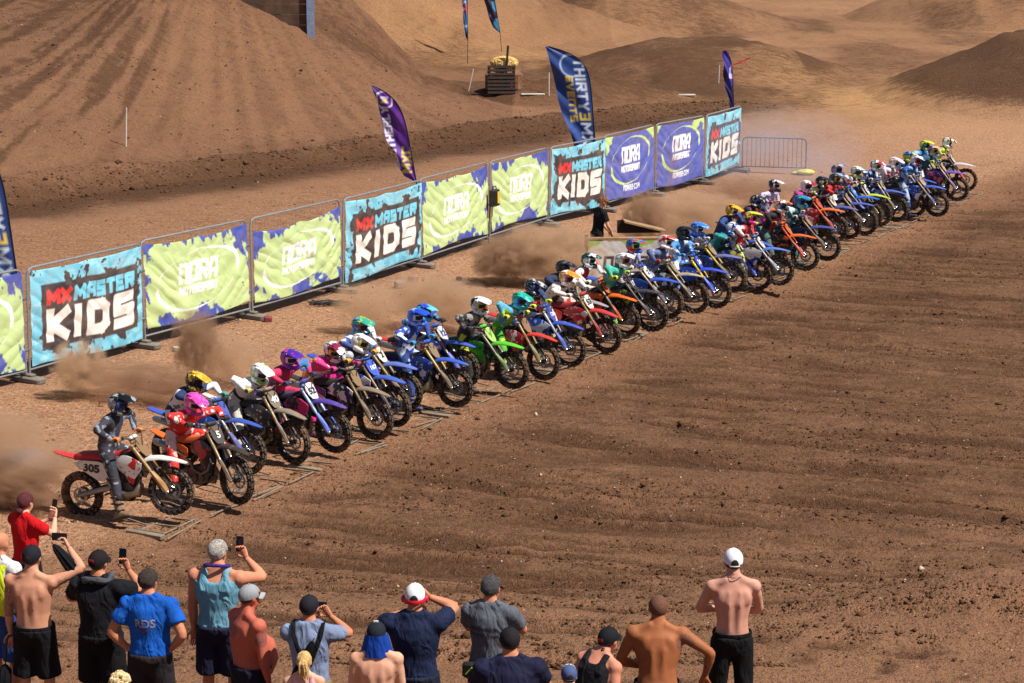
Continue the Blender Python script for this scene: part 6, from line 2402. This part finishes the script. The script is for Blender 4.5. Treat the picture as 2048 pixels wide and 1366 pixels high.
# woman in red
P = person(46, 984, 1.63, 'woman in a red T-shirt with dark red hair holding up a phone', -38, .98, SK3, ('tee', 'c8141c'), ('trousers', '1a1a20'), ('bun', '5a1c24'), ((.06, .40, 1.40), (.6, -.2, -.8)), ((-.02, .38, 1.38), (-.6, -.1, -.9)), look=-8, handR=(.7, (0, 1, .3), (0, 0, .8)), handL=(.7, (0, 1, .3), (0, 0, .8)))
b = MB()
phone(P, False, 'phone held upright by the woman in red', 14)
# bald man in a yellow vest at the edge
P = person(-4, 1063, 1.78, 'bald man in a yellow vest over a white shirt, cut off by the left edge', -30, 1.05, SK2, ('tee', 'e6e6ea'), ('shorts', '2a4a8a'), ('none',), None, None)
c = MB()
for s in (-1, 1):
    c.tube([P['U']((s * .12, -.145, 1.0)), P['U']((s * .12, -.15, 1.25)), P['U']((s * .11, -.135, 1.42)), P['U']((s * .09, -.03, 1.52)), P['U']((s * .1, .12, 1.38)), P['U']((s * .12, .165, 1.0))], [(.075, .014), (.075, .014), (.06, .014), (.05, .014), (.06, .014), (.075, .014)], 8, (1, 0, 0))
c.build('hi_vis_vest', cloth_mat('d4e02a'), P['root'])
# shirtless man with raised arm
P = person(60, 1090, 1.80, 'shirtless man in a black cap raising a phone, in black shorts', -8, 1.06, SK1, None, ('shorts', '17171b'), ('capback', '1b1c24', '1b1c24'), ((.30, .20, 1.72), (1, -.2, -.3)), None, tattoo=[((-.25, 0, 1.25), .17), ((.3, .02, 1.45), .07)], broad=1.05, handR=(.8, (1, .2, 0), (-.3, .2, .6)))
phone(P, True, 'phone held sideways high up by the shirtless man in the black cap', 4)
folded_umbrella(rootpt(P, (-.26, -.06, .82)), (R(180), R(6), 0), .85, 'black umbrella hanging down beside the shirtless man at the left')
# black T-shirt man
P = person(194, 1100, 1.80, 'heavy man in a black T-shirt and black cap filming with a phone', -12, 1.16, SK2, ('tee', '16161b'), ('shorts', '131317'), ('cap', '1d1719', '231a1c', 'b02a30', (.0, -.118, .05)), ((.16, .34, 1.50), (.8, -.3, -.7)), ((-.14, .30, 1.25), (-1, -.2, -.3)), look=14, handR=(.75, (0, 1, .3), (0, 0, .7)))
phone(P, False, 'phone held upright by the man in the black T-shirt', 10)
c = MB()
pts = []
for k in range(17):
    a = 2 * math.pi * k / 16
    pts.append(P['U']((.13 * math.cos(a), .11 * math.sin(a) - .015, 1.53 + .012 * math.sin(a * 3))))
c.tube(pts, [(.03 + .008 * math.sin(k * 2)) for k in range(17)], 8, cap=False)
c.build('scarf', cloth_mat('4a4c54'), P['root'])
folded_umbrella(rootpt(P, (-.16, .22, 1.30)), (R(12), R(-32), 0), .62, 'folded black umbrella pointing up left beside the man in the black T-shirt')
# blue T-shirt man
P = person(294, 1137, 1.77, 'man in a bright blue printed T-shirt with a hand on his hip', -6, 1.12, SK2, ('tee', '1558b8'), ('shorts', '2a2428'), ('hair', '3c3029'), ((.19, -.02, 1.0), (1, -.6, -.1)), ((-.20, .02, .98), (-1, -.4, -.1)), look=18, handR=(.6, (1, 0, 0)))
surf_print(P, 'back_print', 'RDS', .11, .0, 1.30, 'd8d4de')
surf_print(P, 'back_print', 'racing', .05, -.02, 1.235, 'b04a5a')
# tank top man
P = person(433, 1079, 1.84, 'tall grey haired man in a pale blue tank top filming with a phone', -10, 1.14, 'cf8a6c', ('tank', '6a9fb4'), ('shorts', '20223a'), ('hair', 'b8b0a8'), ((.17, .34, 1.52), (.9, -.3, -.7)), None, look=16, handR=(.75, (0, 1, .3), (0, 0, .7)), broad=1.04)
phone(P, False, 'phone held upright by the man in the tank top', 10)
c = MB()
c.tube([P['U']((.115 * math.cos(a), .10 * math.sin(a) - .012, 1.545 - .03 * math.sin(a))) for a in [2 * math.pi * k / 16 for k in range(17)]], .016, 8, cap=False)
c.build('neck_scarf', cloth_mat('3a2a7a'), P['root'])
c = MB()
c.tube([P['hp'](.082, -.01, .022), P['hp'](.083, .06, .024), P['hp'](.06, .092, .02)], .004, 5)
c.box(P['hp'](.05, .098, .012), (.05, .012, .032), P['HM'])
c.build('sunglasses', BLACKPLASTIC, P['root'])
# sunburnt man
P = person(493, 1168, 1.74, 'sunburnt shirtless man with a big belly and a grey patterned cap', -52, 1.16, SKR, None, ('shorts', '1a1c2c'), ('cap', '8d9094', '9aa0a4', 'a83a3a', (.06, .06, .05)), None, None, belly=.17, tattoo=[((-.08, -.10, 1.33), .11), ((.25, 0, 1.28), .07)])
# suspenders man
P = person(617, 1190, 1.74, 'man in a grey blue T-shirt with black crossed straps filming sideways', -4, 1.0, SK2, ('tee', '7d8cab'), ('shorts', '8a7452'), ('cap', '1e1e26', '23242c'), ((.14, .34, 1.48), (.9, -.3, -.6)), ((-.05, .34, 1.46), (-.9, -.2, -.7)), look=10, handR=(.8, (0, 1, .3), (-.3, 0, .6)), handL=(.8, (0, 1, .3), (.3, 0, .6)))
phone(P, True, 'phone held sideways by the man with the crossed straps', 8)
c = MB()
UU = P['U']
for s in (-1, 1):
    pts = [UU((s * .02, -.142, 1.16)), UU((s * .055, -.148, 1.26)), UU((s * .095, -.146, 1.36)), UU((s * .125, -.125, 1.45)), UU((s * .135, -.06, 1.54)), UU((s * .13, .04, 1.54)), UU((s * .12, .13, 1.38))]
    c.tube(pts, [(.021, .006)] * 7, 6, (1, 0, 0))
c.tube([UU((-.06, -.145, 1.12)), UU((0, -.146, 1.16)), UU((.0, -.146, 1.22))], [(.028, .006)] * 3, 6, (1, 0, 0))
so_ = c.build('straps', cloth_mat('14141a'), P['root'])
MB().box(UU((0, -.148, 1.20)), (.075, .02, .075), Euler((0, R(45), 0)).to_matrix(), bev=.01).build('strap_joint', cloth_mat('c8321e'), so_)
folded_umbrella(rootpt(P, (-.22, -.06, .70)), (R(8), R(22), 0), .72, 'black umbrella slung at the left hip of the man with crossed straps')
# blonde child
P = person(607, 1303, 1.38, 'blonde child with a ponytail below the man with crossed straps', 0, .92, SK3, ('tank', 'd8a0a4'), ('shorts', '3a4a7a'), ('pony', 'd8b070'), None, None)
# shirtless youth with neck flap cap
P = person(752, 1243, 1.70, 'shirtless youth with a blue neck cloth under a black and white cap', 0, .98, 'dba78c', None, ('shorts', '2a2a30'), ('cap', '1d242c', '20262e', 'e6e6e6', (0, -.02, .128)), None, None)
c = MB()
rows = []
for i in range(8):
    t = i / 7
    rows.append([P['hp']((.098 + .05 * t) * math.sin(a) * (1 + .06 * math.sin(a * 9)), -.012 - (.106 + .015 * t) * math.cos(a) * (1 + .05 * math.sin(a * 7)), .02 - .20 * t) for a in [R(x) for x in range(-105, 106, 14)]])
c.sheet(rows, .004, (0, 1, 0))
c.build('neck_cloth', cloth_mat('123f9a'), P['root'])
c = MB()
c.tube([P['U']((.075 * math.cos(a), .072 * math.sin(a) - .012, 1.54)) for a in [2 * math.pi * k / 20 for k in range(21)]], .006, 6, cap=False)
c.build('necklace', plain('c8c4bc', .4, .5), P['root'])
# navy T-shirt, white cap, red ear defenders
P = person(829, 1167, 1.84, 'big man in a navy T-shirt with a white cap and red goggles strap', -2, 1.13, SK2, ('tee', '1a2440'), ('shorts', '1c2030'), ('capback', 'e2e2e6', 'c8ccd4'), ((.10, .22, 1.60), (1, -.1, -.6)), ((-.06, .28, 1.45), (-1, 0, -.4)), handR=(.8, (0, 1, .3), (-.2, 0, .5)), broad=1.04)
c = MB()
c.tube([P['hp'](.098 * math.cos(a), -.01 + .116 * math.sin(a), -.01) for a in [2 * math.pi * k / 24 for k in range(25)]], [(.02, .005)] * 25, 6, (0, 0, 1), cap=False)
c.ball(P['hp'](.10, -.01, -.012), (.02, .035, .035), 10, 8)
c.ball(P['hp'](-.10, -.01, -.012), (.02, .035, .035), 10, 8)
c.build('goggle_strap', plain('c81e30', .5), P['root'])
# grey T-shirt man
P = person(980, 1150, 1.80, 'grey haired man in a grey T-shirt with a black waist bag', -14, 1.04, SK2, ('tee', '5e636d'), ('shorts', '1b1d22'), ('hair', '4a474a'), ((.02, .26, 1.28), (1, 0, -.5)), ((-.02, .30, 1.22), (-1, -.1, -.4)), look=8)
surf_print(P, 'back_print', 'RIDE HARD', .05, -.03, 1.32, '4c5058')
surf_print(P, 'back_print', 'OR STAY HOME', .04, -.03, 1.26, '4c5058')
c = MB()
c.box(P['U']((-.12, -.14, .93)), (.20, .07, .15), bev=.02)
bag = c.build('waist_bag', plain('16181c', .7), P['root'])
MB().tube([P['U']((-.18 + x, -.18, .90 + z)) for x, z in ((.0, 0), (.055, .07), (.11, 0), (.03, .0), (.06, .03))], .006, 5).build('bag_mark', plain('b8e02a', .5), bag)
# navy polo
P = person(1020, 1255, 1.80, 'broad man in a dark navy polo shirt and black cap', 4, 1.2, SK2, ('tee', '1c1d38'), ('shorts', '22242c'), ('cap', '1d1a20', '1d1a20'), ((.10, .28, 1.15), (1, 0, -.4)), ((-.10, .28, 1.15), (-1, 0, -.4)), broad=1.08)
c = MB()
c.tube([P['U']((.085 * math.cos(a), .078 * math.sin(a) - .005, 1.505)) for a in [2 * math.pi * k / 18 for k in range(19)]], [(.022, .012)] * 19, 8, (0, 0, 1), cap=False)
c.build('collar', cloth_mat('1c1d38'), P['root'])
# leaning woman in black vest
P = person(1168, 1266, 1.72, 'woman bending forward in a black vest with a black cap and braid', -42, .98, 'd08e74', ('tank', '1a1a20'), ('shorts', '26262e'), ('capback', '17181d', '17181d', 'c02630', (0, -.119, .03)), None, None, lean=26, drop=.06)
c = MB()
rg = random.Random(8)
c.tube([P['hp'](.02, -.10, -.04), P['hp'](.03, -.12, -.10), P['hp'](.03, -.12, -.16), P['hp'](.035, -.115, -.22)], [.018, .02, .017, .008], 8)
for k in range(5):
    c.ball(P['hp'](.028 + .006 * (k % 2), -.117, -.06 - .035 * k), .02, 8, 6)
c.build('braid', plain('2a201c', .6, 0, .3, 40), P['root'])
# child in white and blue cap
P = person(1139, 1330, 1.42, 'child in a white and blue cap at the bottom edge', 6, .92, SK3, ('tee', '3a4a6a'), ('shorts', '2a2a3a'), ('capback', '4a5a86', 'e6e8ee'), None, None)
c = MB()
rings = []
for i in range(7):
    el = R(88 - 12 * i)
    rings.append([P['hp'](.0915 * math.cos(el) * math.cos(a), -.010 + .1125 * math.cos(el) * math.sin(a), .026 + .1055 * math.sin(el)) for a in [R(20 + x * 14) for x in range(11)]])
c.sheet(rings, .004, (0, 0, 1))
c.build('cap_front', cloth_mat('e6e8ee'), P['root'])
# tanned shirtless man
P = person(1317, 1202, 1.78, 'deeply tanned shirtless man with cropped hair and a tattooed right arm', -4, 1.1, SKT, None, ('shorts', '2a2a30'), ('buzz', '6e4632'), ((.42, .06, 1.05), (1, -.4, 0)), ((-.12, .20, 1.10), (-1, -.35, -.1)), lean=10, tattoo=[((.24, -.05, 1.36), .10), ((.31, -.02, 1.22), .12), ((.36, .0, 1.08), .10)], broad=1.1, nod=-6, drop=.03)
# slim youth with white cap
P = person(1468, 1097, 1.85, 'slim shirtless youth in a white cap worn backwards and black trousers', 2, .93, 'd09a86', None, ('trousers', '141418'), ('capback', 'e6e8f0', 'c9cede'), ((.03, .22, 1.12), (1, -.25, -.1)), ((-.05, .22, 1.15), (-1, -.25, -.1)), broad=1.08)
c = MB()
c.tube([P['U']((.072 * math.cos(a), .072 * math.sin(a) - .012, 1.54)) for a in [2 * math.pi * k / 20 for k in range(21)]], .004, 6, cap=False)
c.build('necklace', plain('8a8478', .4, .6), P['root'])
# fair top of a head at the bottom edge
P = person(238, 1350, 1.48, 'fair haired child whose head just shows at the bottom edge', 0, .92, SK3, ('tee', '7a8a9a'), ('shorts', '2a2a3a'), ('curly', 'd8c090'), None, None)

# starter in black behind his box
pl, ry = STARTER
sp = Vector((pl.x + .22, pl.y + .42, .22))
dd = sp + Vector((0, 0, 1.74))
P = person(1024, 683, 1.74, 'curly haired man in a black T-shirt working at the starter box', 0, .96, 'd8a184', ('tee', '16161b'), ('trousers', '17171c'), ('curly', '8a5a34'), ((.14, .30, 1.02), (.8, -.5, -.4)), ((-.02, .33, 1.02), (-.8, -.5, -.4)), nod=24, lean=10, group='track staff')
P['root'].location = sp
P['root'].rotation_euler = (0, 0, R(-62))
# ------------------------------------------------------------------ dust thrown up by the rear wheels, and exhaust smoke
def dust_mat(col, dens, seed, scale, thr, soft=1.0):
    t = NT('dust')
    t.t.nodes.remove(t.b)
    pv = t.n('VolumePrincipled')
    c = lin(col)
    pv.inputs['Color'].default_value = (c[0], c[1], c[2], 1)
    pv.inputs['Anisotropy'].default_value = .25
    v = t.coord('Object')
    vn = t.coord('Object', (1, 1, 1), (seed * 3.1, seed * 1.7, seed * 2.3))
    ln = t.n('VectorMath', operation='LENGTH')
    t.l(v, ln.inputs[0])
    fall = t.math('SUBTRACT', 1.0, ln.outputs['Value'], True)
    nz = t.noise(vn, scale * 1.25, 4, .62, .5)
    a = t.math('ADD', t.math('MULTIPLY', t.math('SUBTRACT', nz, thr + .015), 4.6), t.math('MULTIPLY', fall, 1.1))
    edge = t.math('MULTIPLY', fall, 5.0, True)
    dn = t.math('MULTIPLY', t.math('MULTIPLY', t.math('MAXIMUM', a, 0.0), edge), dens * 1.5)
    t.l(dn, pv.inputs['Density'])
    t.l(pv.outputs[0], t.out.inputs['Volume'])
    return t.m


BALL = MB().ball((0, 0, 0), 1.0, 20, 12).mesh('dust_cloud', [GRAPH0])
DC = 0


def cloud(px, py, back, h, size, rotz, col, dens, scale, thr, label, tilt=0, name='dust_cloud'):
    """centre at height h above the ground point seen at this pixel"""
    global DC
    p = at(px, py, h)
    DC += 1
    me = BALL.copy()
    me.materials.clear()
    me.materials.append(dust_mat(col, dens, DC, scale, thr))
    o = link(name, me, None, (p.x, p.y, h), (0, R(tilt), R(rotz)), size)
    tag(o, label, None, None, 'stuff')


BR = (.84, .61, .42)
DK = (.62, .415, .275)
SM = (.72, .77, .95)
cloud(20, 900, 0, .75, (1.5, .8, .75), -29, BR, 1.9, 1.9, .50, 'brown dust behind the white 305 bike')
cloud(15, 965, 0, .35, (1.2, .5, .36), -29, DK, 6.0, 2.2, .48, 'low dark dust behind the white 305 bike')
cloud(40, 915, 0, .6, (.9, .35, .2), -29, SM, 3.0, 1.6, .5, 'bluish exhaust smoke behind the white 305 bike', name='exhaust_smoke')
cloud(160, 735, 0, .55, (.6, .5, .55), -20, BR, 6.0, 2.0, .50, 'brown dust against the nearest sky blue banner')
cloud(290, 765, 0, .35, (1.9, .6, .42), -26, DK, 4.0, 2.4, .50, 'long low dust plume reaching the nearest sky blue banner')
cloud(395, 690, 0, .85, (.55, .5, .75), -29, DK, 6.5, 2.2, .50, 'upright brown dust puff before the lime banner')
cloud(450, 715, 0, .5, (.9, .6, .55), -29, BR, 3.2, 2.0, .50, 'brown dust spreading behind the purple helmet rider')
cloud(740, 615, 0, .55, (1.0, .6, .6), -29, BR, 2.6, 2.2, .50, 'thin tan dust left of the blue riders')
cloud(870, 600, 0, .65, (1.4, .7, .65), -29, BR, 3.0, 2.2, .49, 'tan dust behind the blue riders')
cloud(1010, 520, 0, .55, (.95, .7, .62), -29, DK, 9.0, 2.6, .50, 'dark dirt plume before the last lime banner')
cloud(1095, 505, 0, .75, (1.5, .8, .75), -29, BR, 4.0, 2.2, .49, 'large brown dust cloud behind the middle riders')
cloud(1290, 440, 0, .75, (.75, .7, .8), -29, DK, 7.0, 2.4, .50, 'brown dust puff right of the starter box')
cloud(1390, 430, 0, .7, (1.7, .8, .7), -29, BR, 3.4, 2.2, .49, 'broad tan dust cloud before the blue banners')
cloud(1345, 330, 0, 1.3, (.25, .25, 1.3), -29, DK, 1.6, 3.0, .52, 'thin column of dirt before the right blue banner', 6)
cloud(1500, 380, 0, .5, (1.6, .7, .5), -29, DK, 2.2, 2.4, .50, 'dark dust streak from the far banner to the riders')
cloud(1560, 300, 0, 1.2, (3.0, 2.2, 1.5), -29, SM, .11, 1.5, .45, 'pale bluish smoke drifting beyond the crowd barrier', name='exhaust_smoke')


def samp_none(rg, n):
    return np.zeros((n, 2))


# clods flung back by the rear wheels
rg = np.random.default_rng(77)
V, F = [], []
for k, d in enumerate(BIKES):
    o = bpy.data.objects['rider' if k == 0 else 'rider.%03d' % k]
    yaw = o.rotation_euler.z
    n = 70 if k % 3 else 130
    for j in range(n):
        t = rg.random() ** 1.4
        dist = .2 + t * 3.0
        hgt = .08 + dist * (.15 + .5 * rg.random()) - .10 * dist * dist * rg.random()
        if hgt < .02: continue
        lat = rg.normal(0, .05 + .09 * dist)
        c = np.array([o.location.x - math.cos(yaw) * dist - math.sin(yaw) * lat, o.location.y - math.sin(yaw) * dist + math.cos(yaw) * lat, hgt])
        r = .006 + .012 * rg.random() ** 3
        b0 = len(V)
        for p in ((1, 0, -.6), (-.5, .9, -.6), (-.5, -.9, -.6), (0, 0, 1)):
            V.append(tuple(c + np.array(p) * r * (.6 + .8 * rg.random())))
        F += [(b0, b0 + 1, b0 + 3), (b0 + 1, b0 + 2, b0 + 3), (b0 + 2, b0, b0 + 3), (b0, b0 + 2, b0 + 1)]
m = bpy.data.meshes.new('flung_dirt')
m.from_pydata(V, [], F)
m.materials.append(CLOD)
tag(link('flung_dirt', m), 'bits of dirt flying up behind the rear wheels', None, None, 'stuff')
bpy.data.scenes.remove(WORK)
